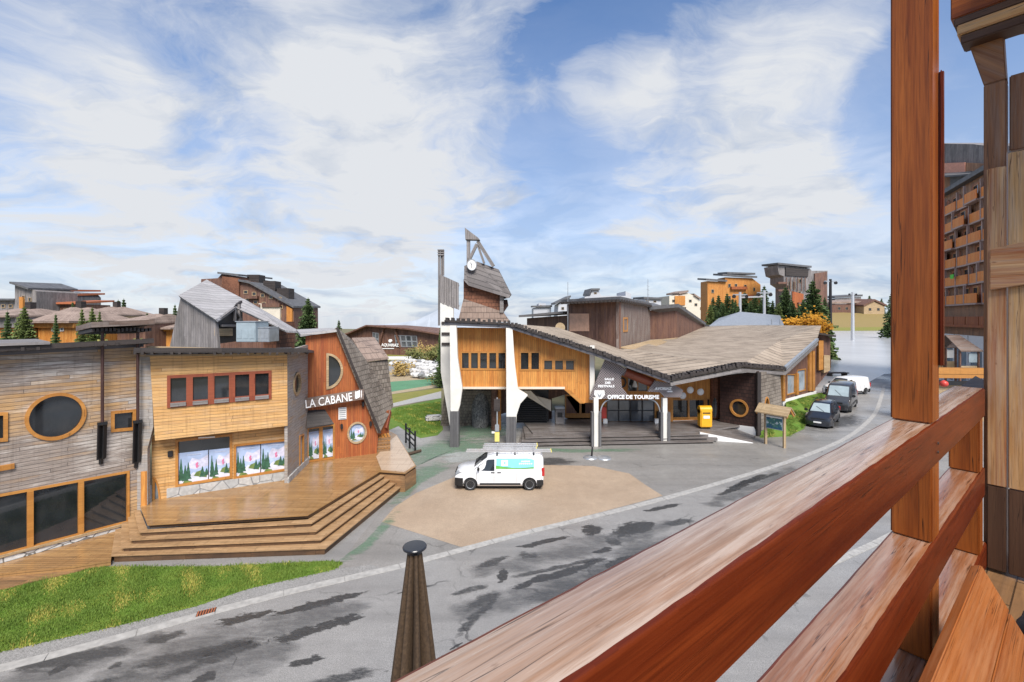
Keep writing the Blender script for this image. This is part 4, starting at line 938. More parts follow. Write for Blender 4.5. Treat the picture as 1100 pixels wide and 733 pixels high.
# ---------------- generic distant building ----------------
def far_block(name, label, pts_px, Y, depth, wall, roof=None, roof_px=None, wins=(), wmat='glass', balc=(), group=None, cat='building', slope=0.0, bal_mat='w_brown_v', yaw=0.0, extra_walls=()):
    """front outline (picture points) on a wall at distance Y, with real depth behind it; wins/balc: picture rectangles"""
    c = P(sum(p[0] for p in pts_px)/len(pts_px), HY, Y); u = V((math.cos(yaw), math.sin(yaw), 0)); fr = Fr(c[:2], (c+u)[:2])
    e = thing(name, label, cat, (c.x, c.y, 0), group)
    out = quad_px(fr, pts_px); zb = min(p[1] for p in out)
    out = [(a, min(b, 0.0) if b < zb+.4*1 and b-zb < .01 else b) for a, b in out]
    holes = [rectpoly(fr.rect(*w)) for w in wins]
    MB().panel(fr, out, [], -depth, 0).build('wall', M[wall], e)
    for (mt, pp, c0) in extra_walls: MB().panel(fr, quad_px(fr, pp, c0), [], c0-.5, c0+.12).build('wall_panel', M[mt], e)
    for w in wins:
        r = fr.rect(*w); f_ = MB().panel(fr, rectpoly(r), [shrink(rectpoly(r), min(.12, (r[2]-r[0])*.12))], -.02, .14).build('window', M['w_beige'], e)
        MB().panel(fr, shrink(rectpoly(r), min(.1, (r[2]-r[0])*.1)), [], .02, .06).build('pane', M[wmat], f_)
    for b in balc:
        r = fr.rect(*b, 1.0); MB().panel(fr, rectpoly(r), [], .0, 1.0).build('balcony', M[bal_mat], e)
    if roof:
        for rp, dz in roof_px:
            q = quad_px(fr, rp)
            for (p0, p1) in zip(q[:-1], q[1:]):
                MB().slab([fr.w(p0[0], p0[1], .9), fr.w(p1[0], p1[1], .9), fr.w(p1[0], p1[1]+dz, -depth-.9), fr.w(p0[0], p0[1]+dz, -depth-.9)], (0, 0, .004*Y)).build('roof', M[roof], e)
    return e, fr
def hip_chalet(name, label, x0, x1, ytop, yeave, yface, ybase, Y, wall, wall2, roof='shingle_far', depth=9, wins=(), apex=None, group=None):
    """a small house: coloured storeys below a broad hipped roof"""
    A, B = P(x0, HY, Y), P(x1, HY, Y); fr = Fr(A[:2], B[:2]); e = thing(name, label, 'building', ((A.x+B.x)/2, Y, 0), group)
    z = lambda y: H-(y-HY)*Y/F
    W_ = fr.len; over = .03*W_
    MB().panel(fr, [(0, 0), (W_, 0), (W_, z(yeave)), (0, z(yeave))], [], -depth, 0).build('wall', M[wall], e)
    MB().panel(fr, [(-.02*W_, z(yface)), (1.02*W_, z(yface)), (1.02*W_, z(yeave)-.05), (-.02*W_, z(yeave)-.05)], [], -depth-.3, .5).build('balcony', M[wall2], e)
    ax = (apex if apex is not None else .5)*W_
    q = [fr.w(-over, z(yeave), 1.2), fr.w(W_+over, z(yeave), 1.2), fr.w(W_+over, z(yeave), -depth-1), fr.w(-over, z(yeave), -depth-1)]
    r0, r1 = fr.w(ax-.12*W_, z(ytop), -depth*.4), fr.w(ax+.12*W_, z(ytop), -depth*.6); mb = MB(); th = V((0, 0, -.25))
    for f in ([q[0], q[1], r1, r0], [q[1], q[2], r1], [q[2], q[3], r0, r1], [q[3], q[0], r0]): mb.slab(f, th)
    rf = mb.build('roof', M[roof], e)
    cc = r0.lerp(r1, .5); MB().box(cc+V((0, 0, -.6)), .8, .8, 1.5).build('chimney', M['w_dark'], rf)
    for w in wins:
        r = fr.rect(*w); f_ = MB().panel(fr, rectpoly(r), [shrink(rectpoly(r), .1)], -.05, .1).build('window', M['white'], e)
        MB().panel(fr, shrink(rectpoly(r), .08), [], 0, .05).build('pane', M['glass'], f_)
    return e, fr
# ---- behind the restaurant: barn, roof machines, houses, trees ----
barn = thing('grey_barn', 'silver grey timber barn with a big slatted plank roof behind the restaurant', 'barn', (-21, 33, 0))
a0, a1, a2, a3 = P(191.5, 317.5, 31), P(231.5, 343.5, 30), P(262, 321.5, 36), P(222, 300.5, 37)
th = V((.05, .1, -.16)); gr = (a2-a3).normalized()
MB(grain=(a1-a0).normalized().cross((a3-a0).cross(a1-a0).normalized())).slab([a0, a1, a2, a3], th).build('roof', M['roof_slat'], barn)
fr1 = Fr(P(193, 341, 31.4)[:2], P(233, 341, 30.4)[:2])
MB().panel(fr1, [fr1.pix(182, 374), fr1.pix(234, 374), fr1.pix(231.5, 344.5), fr1.pix(194, 319.5)], [], -.2, 0).build('wall', M['w_silver_v'], barn)
c0, c1, c2, c3 = P(251, 329.5, 34), P(262, 321, 36), P(322, 356, 37), P(306, 355, 34.5)
MB(grain=(c2-c1).normalized()).slab([c0, c3, c2, c1], th).build('lean_to_roof', M['roof_slat'], barn)
mb = MB(); w0 = P(233, 341, 30.6); w1 = P(262, 341, 35.4); f2 = Fr(w0[:2], w1[:2])
MB().panel(f2, [(0, 7.8), (f2.len, 7.8), f2.pix(261, 323), f2.pix(233, 343.5)], [], -.2, -.05).build('gable', M['w_dark'], barn)
for p, q in (((233, 345), (252, 331)), ((252, 331), (252, 345)), ((257, 327), (257, 350)), ((252, 333), (262, 349)), ((238, 350), (260, 350))):
    A_, B_ = f2.pix(*p, .1), f2.pix(*q, .1); MB().beam(f2.w(*A_, .1), f2.w(*B_, .1), .16, .16).build('truss', M['w_grey'], barn)
MB().panel(f2, [f2.pix(233, 361, .05), f2.pix(250, 361, .05), f2.pix(250, 353, .05), f2.pix(233, 353, .05)], [], -.1, .05).build('door', M['w_beige'], barn)
def hvac(label, x0, x1, y0, y1, Y, d, mat):
    A, B = P(x0, y1, Y), P(x1, y0, Y); e = thing('roof_unit', label, 'air handler', ((A.x+B.x)/2, Y, A.z), 'sheet metal units on the restaurant roof')
    MB().box(((A.x+B.x)/2, Y+d/2, A.z-.1), B.x-A.x, d, B.z-A.z+.1).build('casing', M[mat], e, bevel=.03)
    MB().box(((A.x+B.x)/2, Y+d/2, B.z+.002), (B.x-A.x)*1.06, d*1.06, .05).build('lid', M['steel'], e)
    for k in range(3): MB().box((A.x+(B.x-A.x)*(k+.5)/3, Y-.005, A.z+.12), (B.x-A.x)*.25, .03, (B.z-A.z)*.5).build('panel', M[mat], e, bevel=.01)
hvac('tall pale blue sheet metal unit beside the barn', 253.5, 274.5, 346, 366, 29.5, 1.6, 'blue_grey'); hvac('low grey sheet metal unit right of the pale blue one', 275.5, 289, 352.5, 366, 29.8, 1.3, 'steel')
far_block('red_wall_house', 'low russet gable wall under the barn lean-to roof', [(283, 366), (297, 366), (297, 346), (283, 346)], 36, 3, 'shingle_red')
# far apartment block behind the barn
AP = [(216, 356), (316, 356), (315.5, 330), (300, 322), (290, 316), (278, 309), (269, 305), (269, 302), (258, 302), (257.5, 297), (238, 294.5), (234, 299), (216, 300)]
wn = [(262+i*9+(j % 2)*1.5, 312+j*9+i*1.8, 266.5+i*9+(j % 2)*1.5, 316+j*9+i*1.8) for j in range(3) for i in range(5)]
ab, afr = far_block('apartment_building', 'stepped brown apartment block rising behind the grey barn roof', AP, 112, 14, 'w_far' if 'w_far' in M else 'w_brown_v', 'bitumen', [([(236, 294.5), (258.5, 297)], .5), ([(258, 302.5), (270, 305)], .3), ([(270, 305), (317, 331)], .3)], wins=[w for w in wn if w[3] < 350], extra_walls=[('cream', [(278, 356), (301, 356), (301, 329), (278, 326)], .5), ('w_orange_v', [(308, 356), (314, 356), (314, 332), (308, 329)], .4), ('shingle_red', [(239, 318), (257, 326), (257, 299), (239, 297)], .4)], balc=[(263, 318, 276, 321), (265, 327, 279, 330), (281, 326, 300, 330)])
for x, y in ((281, 306), (296, 314), (263, 299)):
    a, b = afr.pix(x, y); MB().box(afr.w(a, b-2, -5), 3, 3, 3.2).build('chimney', M['w_dark'], ab)
# houses on the left skyline
far_block('tall_grey_house', 'tall grey shingle house with a slanting top, highest roof on the left skyline', [(16, 352), (39, 352), (39, 313), (34.5, 311), (16, 305)], 95, 9, 'w_silver_v', 'bitumen', [([(15, 305), (35, 311.5)], .4)], wins=[(24, 318, 27, 322), (31, 320, 34, 324), (35, 333, 38, 337)], extra_walls=[('w_orange_v', [(21, 342), (25, 342), (25, 320), (21, 319)], .3)])
far_block('low_grey_house', 'low grey timber house with flat roof at the far left edge', [(-40, 352), (19, 352), (19, 323), (-40, 323)], 100, 9, 'w_silver_v', 'bitumen', [([(-41, 323), (20, 323)], .3)], wins=[(2, 327, 6, 331), (10, 327, 14, 331)])
far_block('red_roofed_house', 'red roofed block right of the tall grey house', [(38, 350), (66, 350), (66, 318), (61, 313), (39, 313)], 104, 10, 'w_silver_v', 'terracotta', [([(38, 319), (67, 319)], 1.0), ([(38, 313), (62, 313)], .5)], wins=[(43, 322, 46, 328), (50, 322, 53, 328), (57, 322, 60, 328)], extra_walls=[('w_orange_v', [(44, 332), (48, 332), (48, 321), (44, 321)], .3)])
far_block('small_red_house', 'small red roofed house left of the pale roofed chalet', [(62, 350), (84, 350), (84, 327), (62, 327)], 100, 8, 'w_brown_v', 'terracotta', [([(61, 327), (85, 327)], .8)], wins=[(69, 331, 73, 335), (76, 331, 79, 335)])
hip_chalet('hipped_chalet', 'orange chalet with a tent shaped pale shingle roof', 41, 82, 329.5, 345, 352, 362, 62, 'w_orange_v', 'w_orange_v', apex=.3, wins=[(56, 351, 60, 356), (65, 351, 69, 356)])
hip_chalet('hipped_chalet', 'grey and orange chalet partly cut off by the left edge of the picture', -32, 20, 331, 339, 352, 364, 60, 'w_orange_v', 'w_silver_v', wins=[(7, 354, 11, 358)])
hip_chalet('gabled_chalet', 'pale roofed orange chalet behind the canopy on steel posts', 84, 118, 329, 338, 343, 360, 78, 'w_orange_v', 'w_beige', wins=[(100, 345, 103, 349)])
hip_chalet('low_chalet', 'low chalet with a pale shingle roof just above the canopy', 126, 156, 337, 346, 348, 360, 66, 'w_brown_v', 'w_beige', apex=.8)
hip_chalet('small_chalet', 'small orange gabled chalet left of the grey barn', 177, 189, 346, 352, 356, 366, 70, 'w_orange_v', 'w_orange_v')
def ground_at(px, Y): p = P(px, HY, Y); return V((p.x, p.y, 0))
def fir_px(px, ytop, wpx, Y, mat, seed, label, group=None, ybase=None, name='fir_tree', dens=1.0):
    h = H-(ytop-HY)*Y/F; return fir(name, label, ground_at(px, Y), h, wpx/2*Y/F*1.6, mat, seed, group, dens)
fir_px(26, 328, 26, 56, 'fir_pale', 1, 'bright green fir in front of the tall grey house', dens=1.3)
fir_px(331, 319, 22, 88, 'fir', 2, 'dark fir standing alone behind the red cabin', dens=1.3)
fir_px(127, 321, 14, 96, 'fir', 3, 'left of two slender firs behind the canopy'); fir_px(133, 320, 15, 99, 'fir', 33, 'right of two slender firs behind the canopy')
fir_px(78, 323, 9, 92, 'fir', 4, 'small dark fir beside the red roofed houses'); fir_px(99, 329, 17, 60, 'fir_pale', 5, 'yellow green fir right of the tent roofed chalet', dens=1.2)
fir_px(188, 326, 12, 84, 'fir', 6, 'dark fir touching the left side of the barn')
for i, (x, y, w, Y, lb) in enumerate(((8, 333, 14, 58, 'dark fir at the far left edge beside the grey and orange chalet'), (88, 330, 13, 59, 'dark fir between the tent roofed chalet and the pale roofed chalet'), (60, 336, 10, 57, 'small fir before the orange wall of the tent roofed chalet'), (107, 333, 11, 63, 'small fir behind the left end of the canopy'), (158, 335, 12, 72, 'dark fir between the canopy and the grey barn'), (170, 339, 11, 78, 'small fir left of the small gabled chalet'))): fir_px(x, y, w, Y, 'fir' if i % 2 == 0 else 'fir_pale', 120+i, lb, dens=1.2)
fir_px(364, 343, 11, 92, 'fir', 7, 'small fir tip above the red cabin roof'); fir_px(313, 346, 6, 100, 'fir', 8, 'tiny fir at the foot of the brown apartment block')
# ---- the sports building and the play green between the cabin and the office ----
aq = thing('pool_building', 'long low brown timber building reading AQUARIAZ beyond the green', 'building', (-27, 120, 0)); FA = Fr(ground_at(378, 122)[:2], ground_at(475, 112)[:2]); q = lambda *pp: quad_px(FA, pp)
lw1 = q((400.5, 371), (407, 371), (407, 358), (400.5, 357)); lw2 = q((426, 373), (449, 373), (448, 361), (424, 360))
MB().panel(FA, q((372, 386), (480, 388), (480, 361), (468, 358.5), (440, 354), (397, 350.5), (378, 358), (372, 360)), [], -16, 0).build('wall', M['w_brown_v'], aq)
mb = MB(); rp = q((372, 360.5), (378, 358.5), (397, 350.5), (440, 354), (470, 359), (482, 361.5))
for p0, p1 in zip(rp[:-1], rp[1:]): mb.slab([FA.w(*p0, 1.5), FA.w(*p1, 1.5), FA.w(p1[0], p1[1]-.4, -17), FA.w(p0[0], p0[1]-.4, -17)], (0, 0, .35))
mb.build('roof', M['w_brown_v'], aq)
for lq, n in ((lw1, 2), (lw2, 4)):
    w_ = MB().panel(FA, lq, grid_lights(lq, n, 2, .12, .1), -.1, .12).build('window', M['steel'], aq); MB().panel(FA, shrink(ccw(lq), .05), [], .0, .05).build('pane', M['glass_grey'], w_)
MB().panel(FA, q((398, 384.5), (480, 384.5), (480, 374), (398, 374)), [], 0, .5).build('balcony', M['w_brown_v'], aq)
for s_ in (((413, 350), (407, 374)), ((424, 352), (430, 374))): MB().beam(FA.w(*FA.pix(*s_[0], .4), .4), FA.w(*FA.pix(*s_[1], .4), .4), .5, .3).build('brace', M['w_brown_v'], aq)
for x, r_ in ((445.5, 2.6), (459, 2.6)):
    c_ = FA.pix(x, 379, .5); k_ = r_*115/F; w_ = MB().panel(FA, ell(*c_, k_*1.2, k_*1.2, 20), [ell(*c_, k_, k_, 20)], .5, .6).build('window', M['w_brown_v'], aq); MB().panel(FA, ell(*c_, k_, k_, 20), [], .5, .55).build('pane', M['glass'], w_)
s_ = FA.pix(419, 371, .6); text_on(FA, s_[0], s_[1], .62, 'AQUARIAZ', 1.05, M['letter_white'], aq, .04, .02, name='lettering')
MB().panel(FA, ell(*FA.pix(419, 366.3, .6), .5, .42, 14), [], .3, .62).build('emblem', M['letter_white'], aq)
MB().panel(FA, q((411, 374.8), (424.5, 374.8), (424.5, 374), (411, 374)), [], .5, .64).build('lettering_bar', M['letter_white'], aq)
gy = MB(); gy.slab(zs([(398, 386.4), (480, 387), (480, 384.8), (398, 384.8)], .0), (0, 0, .4)); tag(gy.build('low_wall', M['concrete']), 'low pale concrete wall along the foot of the brown pool building', 'wall')
rnd = random.Random(12); rocks = []
for k in range(4):
    bm = bmesh.new(); bmesh.ops.create_icosphere(bm, subdivisions=2, radius=.5)
    for v in bm.verts: v.co *= rnd.uniform(.8, 1.12)
    for v in bm.verts: v.co.z *= .75
    me = bpy.data.meshes.new('boulder'); bm.to_mesh(me); bm.free(); me.materials.append(plain('boulder %d' % k, (.5, .49, .47, 1), .85, 0, .3, 2) if k else plain('dark boulder', (.22, .22, .22, 1), .85, 0, .3, 2)); rocks.append(me)
n_ = 0
for row in range(5):
    for i in range(10):
        x = 441+i*3.4+rnd.uniform(-.8, .8)+row*.6; y = 393.5+row*2.0+i*.42+rnd.uniform(-.4, .4)
        if x > 474: continue
        o = link('boulder', rocks[rnd.randrange(4)]); p = Z(x, y+4, 0); s = rnd.uniform(.7, 1.15)*1.3; o.location = (p.x, p.y, .25+.28*(5-row)); o.scale = (s, s, s); o.rotation_euler = (0, 0, rnd.uniform(0, 6))
        tag(o, 'pale boulder in the loose white stone bank beside the green play ground', 'boulder', 'white boulders of the bank'); n_ += 1
for i in range(8):
    o = link('boulder', rocks[rnd.randrange(4)]); p = Z(420+i*2.3, 393+rnd.uniform(-2, 2)); s = rnd.uniform(.9, 1.4); o.location = (p.x, p.y, .3); o.scale = (s, s, s)
    tag(o, 'grey boulder in the small heap between the cabin roof and the car park', 'boulder', 'grey boulders by the car park')
BL = ['tan bush at the left end of the boulder bank', 'olive shrub behind the boulder bank', 'rusty shrub above the boulder bank', 'green shrub right of the rusty one', 'shrub close to the white concrete fin']
for i, (x, y, r_, h, m) in enumerate(((433, 404, 1.8, 2.0, 'bush_tan'), (448, 391, 2.6, 2.8, 'bush'), (456, 387, 3.4, 3.0, 'bush_tan'), (462, 390, 3.0, 2.8, 'bush'), (471, 389, 3.0, 3.2, 'bush'))):
    bush('shrub', BL[i], Z(x, y), r_, h, m, 20+i, None, 700, .35)
for i, (x, y, lb) in enumerate(((441, 384, 'left low shrub under the pool building wall'), (449, 384, 'right low shrub under the pool building wall'), (470, 413, 'dark shrub in front of the shingle foot of the office building'))):
    bush('shrub', lb, Z(x, y), 1.6, 1.6, 'bush', 40+i, None, 350, .3)
fir_px(473, 350, 8, 62, 'fir', 44, 'dark slender fir between the pool building and the white fin')
tag(MB().box(Z(466, 452), 1.5, .9, .5, 0, .3).build('stone_block', M['stone_white'], bevel=.12), 'pale stone block on the lawn edge by the office building', 'stone')
# ======== the tourist office with its slanting front ========
off = thing('office_building', 'tourist office with orange boarded upper storey on white concrete fins under a sweeping shingle roof', 'building', (5, 38, 0))
OY = 35.6; FO = Fr((-10, OY), (10, OY)); q = lambda *pp: quad_px(FO, pp)
sec1 = q((489, 352), (546, 352.5), (546, 419), (494.5, 418))
w1 = q((495, 397.5), (544, 398), (544, 377.5), (495, 377.5))
w2 = q((558, 398.5), (580.5, 398.5), (580.5, 377.5), (558, 377.5)); w3 = q((583, 398.5), (618, 399), (618, 386), (583, 386))
MB().panel(FO, sec1, [w1], -.25, 0).build('upper_wall', M['w_orange_v'], off)
sec2 = q((546, 352.5), (639, 383), (639, 433), (624, 433), (606, 418.5), (546, 419))
MB().panel(FO, sec2, [w2, w3], -.25, 0).build('upper_wall', M['w_orange_v'], off)
window(off, FO, w1, .1, lights=grid_lights(w1, 5, 1, .13, .09), mf='w_orange'); window(off, FO, w2, .1, lights=grid_lights(w2, 2, 1, .14, .08), mf='w_orange'); window(off, FO, w3, .1, lights=grid_lights(w3, 3, 1, .14, .12), mf='w_orange')
MB().panel(FO, q((606, 418.6), (612, 418.6), (628, 433.5), (623, 433.5)), [], 0, .05).build('trim_board', M['w_orange'], off)
# soffit, back wall and things under the upper storey
zs_ = FO.pix(550, 419)[1]
MB().slab([(-4.3, OY-.24, zs_+.1), (4.1, OY-.24, zs_+.1), (4.1, 41.3, zs_-.1), (-5.2, 41.3, zs_-.1)], (0, 0, .15)).build('soffit', M['cream'], off)
MB().slab([V((4.1, OY+.02, zs_)), V((6.4, OY+.02, zs_-.95)), V((6.4, 41, zs_-.95)), V((4.1, 41, zs_))], (0, 0, .12)).build('soffit', M['cream'], off)
FB = Fr((-10, 40.5), (10, 40.5)); qb = lambda *pp: quad_px(FB, pp)
gl = qb((607, 449), (640, 449), (640, 424), (607, 424))
MB().panel(FB, [(-4.2+10, .0), (16.5, 0), (16.5, 5), (5.8, 5)], [gl], -.3, 0).build('back_wall', M['w_brown_v'], off)
window(off, FB, gl, .12, lights=grid_lights(gl, 2, 1, .07, .06, .2), mf='w_orange', label='orange framed ground floor windows under the overhang')
# shingle foot of the building on the left, flaring out to the lawn
s0_, s1_ = P(474, 400, 38.5), P(508, 400, 40)
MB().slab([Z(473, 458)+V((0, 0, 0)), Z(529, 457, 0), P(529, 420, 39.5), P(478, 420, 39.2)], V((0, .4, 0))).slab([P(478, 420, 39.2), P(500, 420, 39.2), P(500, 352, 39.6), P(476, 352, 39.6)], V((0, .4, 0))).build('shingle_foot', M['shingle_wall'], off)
sc = Z(516, 459); MB().lathe((sc.x, sc.y+.3, 0), (0, 0, 1), [(0, .75), (2.0, .85), (3.6, .62)], 14).build('stone_pillar', M['stone_grey'], off, smooth=60)
for x0, y0, x1, w_, m in ((531, 462, 531, .55, 'w_brown_v'), (536.5, 462, 536.5, .3, 'w_orange_v'), (590, 452, 590, .5, 'w_brown_v')):
    b_ = Z(x0, y0); MB().tube(b_, V((b_.x, b_.y, zs_)), w_*.5, w_*.5, 14).build('timber_post', M[m], off, smooth=40)
st = Z(571, 455, .6); mb = MB()
for i in range(11): mb.box((st.x, st.y+.3+.02*i, .62+.18*i), 2.7, .25, .06)
mb.build('louvre', M['black'], off)
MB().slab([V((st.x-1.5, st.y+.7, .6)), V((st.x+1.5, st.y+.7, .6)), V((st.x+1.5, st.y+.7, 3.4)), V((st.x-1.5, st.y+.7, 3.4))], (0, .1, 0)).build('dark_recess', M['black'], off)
MB().slab([P(556, 420, 37.5), P(570, 420, 37.5), P(592, 442, 38.6), P(592, 430, 38.6)], (0, .25, 0)).build('stair_stringer', M['cream'], off)
MB().beam(P(566, 418, 38), P(589, 434, 38.6), .12, .3).build('handrail', M['w_dark'], off)
# the white concrete fins with steel clad feet
def fin(x_top, y_top, outl, ybot, foot, label):
    c = Z(foot[0], ybot); f_ = Fr((c.x-1, c.y), (c.x+1, c.y)); o_ = quad_px(f_, outl); o_[-1] = o_[-1]
    e = MB().panel(f_, o_, [], -.5, .0).build('concrete_fin', M['concrete'], off, bevel=.02)
    r = f_.rect(foot[0]-foot[2], foot[1], foot[0]+foot[3], ybot); mb = MB()
    mb.hexa([f_.w(r[0], .0, .1), f_.w(r[2], 0, .1), f_.w(r[2], 0, -.6), f_.w(r[0], 0, -.6)]+[f_.w(r[0], r[3], .1), f_.w(r[2], r[3], .1), f_.w(r[2], r[3]+.12, -.6), f_.w(r[0], r[3]+.12, -.6)])
    mb.build('steel_foot', M['slat_steel'], e)
    return e
fin(0, 0, [(483, 350), (490, 350), (491.5, 385), (496.5, 418), (494, 436), (489.5, 450), (489, 479), (484, 479), (484, 440)], 480.5, (488.5, 442, 5, 4.5), '')
fin(0, 0, [(543.5, 352), (550.5, 353), (553, 390), (556.5, 418.5), (567, 425), (559, 434), (555, 446), (553.5, 478), (544, 478), (544, 440)], 478.5, (549, 448, 5.2, 5.5), '')
for x, yb in ((640.5, 480), (714.5, 476)):
    b_ = Z(x, yb); top_ = H-(428-HY)*b_.y/F; e = MB().box((b_.x, b_.y+.2, 0), .34, .4, top_+(.0)).build('canopy_post', M['concrete'], off)
    zf_ = H-(443-HY)*b_.y/F
    mb = MB(); mb.box((b_.x-.27, b_.y+.15, 0), .19, .55, zf_); mb.build('steel_foot', M['slat_steel'], e); MB().box((b_.x+.27, b_.y+.15, 0), .19, .55, zf_).build('steel_foot', M['slat_steel'], e)
MB().box((Z(640, 480).x, 35.5, 3.2), .36, .35, 4.2).build('canopy_post', M['concrete'], off)
for x0, s_ in ((645, 1), (709, -1)):
    pts = [P(x0+s_*(12-12*math.cos(t)), 444-15*math.sin(t), 35.2) for t in [i*math.pi/2/8 for i in range(9)]]
    MB().path(pts, .06, 8).build('brace', M['steel'], off, smooth=50)
# the main roof: eave falls from the fins to the valley, then climbs again over the right wing
ev = [P(478, 345.5, 34.4), P(545, 348.5, 34.4), P(640, 379, 34.4), P(719, 407.5, 34.0), P(795, 393, 35.8), P(842, 397, 40.5), P(877, 366, 51), P(882, 350, 58)]
bk_ = [P(520, 345.5, 48), P(600, 352, 46), P(666, 375, 45.3), P(698, 365, 62), P(727, 363.5, 67), P(757, 351, 88), P(800, 349.5, 84), P(838, 366, 52)]
th = V((0, .05, -.28)); mb = MB(grain=V((1, .12, 0)))
for f_ in ([ev[0], ev[1], bk_[0]], [ev[1], ev[2], bk_[1], bk_[0]], [ev[2], ev[3], bk_[2], bk_[1]], [ev[3], ev[4], bk_[2]], [ev[4], bk_[3], bk_[2]], [ev[4], bk_[7], bk_[3]], [bk_[7], bk_[4], bk_[3]], [bk_[7], bk_[5], bk_[4]], [bk_[7], ev[7], bk_[6]], [bk_[7], bk_[6], bk_[5]], [ev[4], ev[5], bk_[7]], [ev[5], ev[6], bk_[7]], [ev[6], ev[7], bk_[7]]):
    mb.slab(f_, th)
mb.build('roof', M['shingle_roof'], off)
mb = MB(); cp = [p+V((0, 0, .03)) for p in (bk_[2].lerp(ev[3], .1), bk_[3], bk_[2].lerp(ev[3], .02))]
for (a, b) in zip(ev[:3], ev[1:4]): mb.beam(a+V((0, -.1, -.12)), b+V((0, -.1, -.12)), .16, .3)
mb.build('fascia', M['fascia'], off)
mb = MB()
for (a, b) in zip(ev[3:6], ev[4:7]): mb.beam(a+V((0, -.1, -.35)), b+V((0, -.1, -.35)), .2, .26)
mb.build('fascia', M['w_grey'], off)
mb = MB(); rnd = random.Random(21)    # the row of dark rafter ends and lath along the eave
for (a, b), n in zip(zip(ev[:5], ev[1:6]), (12, 26, 24, 20, 14)):
    for i in range(n):
        p = a.lerp(b, (i+.5)/n); mb.beam(p+V((0, .5, .1)), p+V((rnd.uniform(-.04, .04), -.2-rnd.uniform(0, .2), .1+rnd.uniform(-.03, .1))), .2, .3)
    mb.beam(a+V((0, -.12, .04)), b+V((0, -.12, .04)), .3, .16)
mb.build('eave_timber', M['w_dark'], off)
MB().beam(ev[5]+V((.1, 0, .1)), ev[6]+V((.1, 0, .1)), .25, .3).build('verge_flashing', M['steel'], off)
# mesh sign panels of the canopy, the beam above and the lettering
YS = 34.9; FS2 = Fr((-10, YS), (10, YS)); qs = lambda *pp: quad_px(FS2, pp)
MB().panel(FS2, qs((633, 428.5), (645, 398), (651, 384), (673, 396.5), (667, 405), (668, 416), (674, 424), (674, 428.5)), [], -.12, 0).build('sign_panel', M['perforated'], off)
MB().panel(FS2, qs((695.5, 421), (703.5, 409), (722, 412.5), (734, 419), (731, 427), (714, 427), (709, 421.5)), [], -.12, 0).build('sign_panel', M['perforated'], off)
MB().tube(P(671, 399.5, 35.4), P(702, 412, 35.4), .36, .36, 14).build('canopy_beam', M['w_mahog'], off, smooth=40)
def label_px(x0, x1, y, body, hpx, bold=.01, parent=off, fr=None, c=.02, rot=0.0, shear=0.0, name='lettering'):
    fr = fr or FS2; a0, b0 = fr.pix(x0, y, c); a1, _ = fr.pix(x1, y, c); Yd = fr.w(a0, b0, c).y; hh = hpx*Yd/F
    me = text_on(fr, 0, 0, 0, body, hh*1.4, M['letter_white'], parent, .02, bold, 0, name, shear=shear)
    xs = [(v.co-fr.o).dot(fr.u) for v in me.data.vertices]; zv = [v.co.z for v in me.data.vertices]; k = (a1-a0)/(max(xs)-min(xs)); x_ = min(xs); kz = hh/(max(zv)-min(zv)); zm = (max(zv)+min(zv))/2
    for v in me.data.vertices:
        d = (v.co-fr.o).dot(fr.u); n_ = (v.co-fr.o).dot(fr.n); dz = (v.co.z-zm)*kz; da_ = (d-x_)*k
        v.co = fr.w(a0+da_, b0+dz+da_*math.tan(rot), c+n_)
    return me
label_px(652.5, 708, 426.6, 'OFFICE DE TOURISME', 4.4, .014)
label_px(649.5, 659.5, 407.4, 'SALLE', 2.4, .008); label_px(650, 656, 411.3, 'DES', 2.4, .008); label_px(642.5, 660, 415, 'FESTIVALS', 2.6, .008)
label_px(703, 722, 417.6, 'AVORIAZ', 3.2, .012, shear=.25); label_px(716.5, 722.5, 420.7, '1800', 1.5, .01)
MB().panel(FS2, qs((638.5, 419.5), (649, 419.5), (649.5, 424), (646, 428.5), (641.5, 428.5), (638, 424)), [], 0, .08).build('emblem', M['white'], off)
ec = FS2.pix(643.8, 424); MB().panel(FS2, [(ec[0]-.2, ec[1]+.18), (ec[0], ec[1]-.05), (ec[0]+.2, ec[1]+.18), (ec[0]+.1, ec[1]-.12), (ec[0], ec[1]-.24), (ec[0]-.1, ec[1]-.12)], [], .08, .09).build('emblem_mark', M['steel'], off)
# entrance: glass doors, orange piers, upper glazing
FE = Fr((-10, 39.4), (10, 39.4)); qe = lambda *pp: quad_px(FE, pp)
ent = qe((652, 457.5), (703, 457.5), (703, 430), (652, 430)); ent = [(a, max(b, .62)) for a, b in ent]
up = qe((674, 421), (696, 421), (696, 407), (674, 405.5))
MB().panel(FE, qe((643, 458.5), (723, 458.5), (723, 414), (700, 404), (676, 398), (643, 404)), [ent, up], -.3, 0).build('entrance_wall', M['w_orange_v'], off)
window(off, FE, ent, .1, lights=grid_lights(ent, 4, 2, .04, .03), mf='dark_metal', name='glass_door', mg='glass_grey', label='wide black framed glass entrance doors')
window(off, FE, up, .1, lights=grid_lights(up, 2, 1, .06, .06), mf='w_orange', name='window')
wq = qe((662.5, 416), (671, 416), (671, 406), (662.5, 406)); cc_ = FE.pix(667.5, 411); MB().panel(FE, ell(*cc_, .42, .46, 20), [ell(*cc_, .3, .34, 20)], 0, .1).build('window', M['dark_metal'], off)
MB().lathe(P(682, 414, 38.9), (0, 0, 1), [(-.15, .22), (.0, .2), (.3, .1), (.55, .06)], 14).build('white_figure', M['white'], off, smooth=50)
MB().box(P(648.2, 446, 39.2)-V((0, 0, .3)), .5, .2, 1.0).build('notice_box', M['red'], off, bevel=.03)
MB().box(P(709, 447, 39.2)-V((0, 0, .3)), .5, .3, .7).build('wall_box', M['black'], off, bevel=.04)
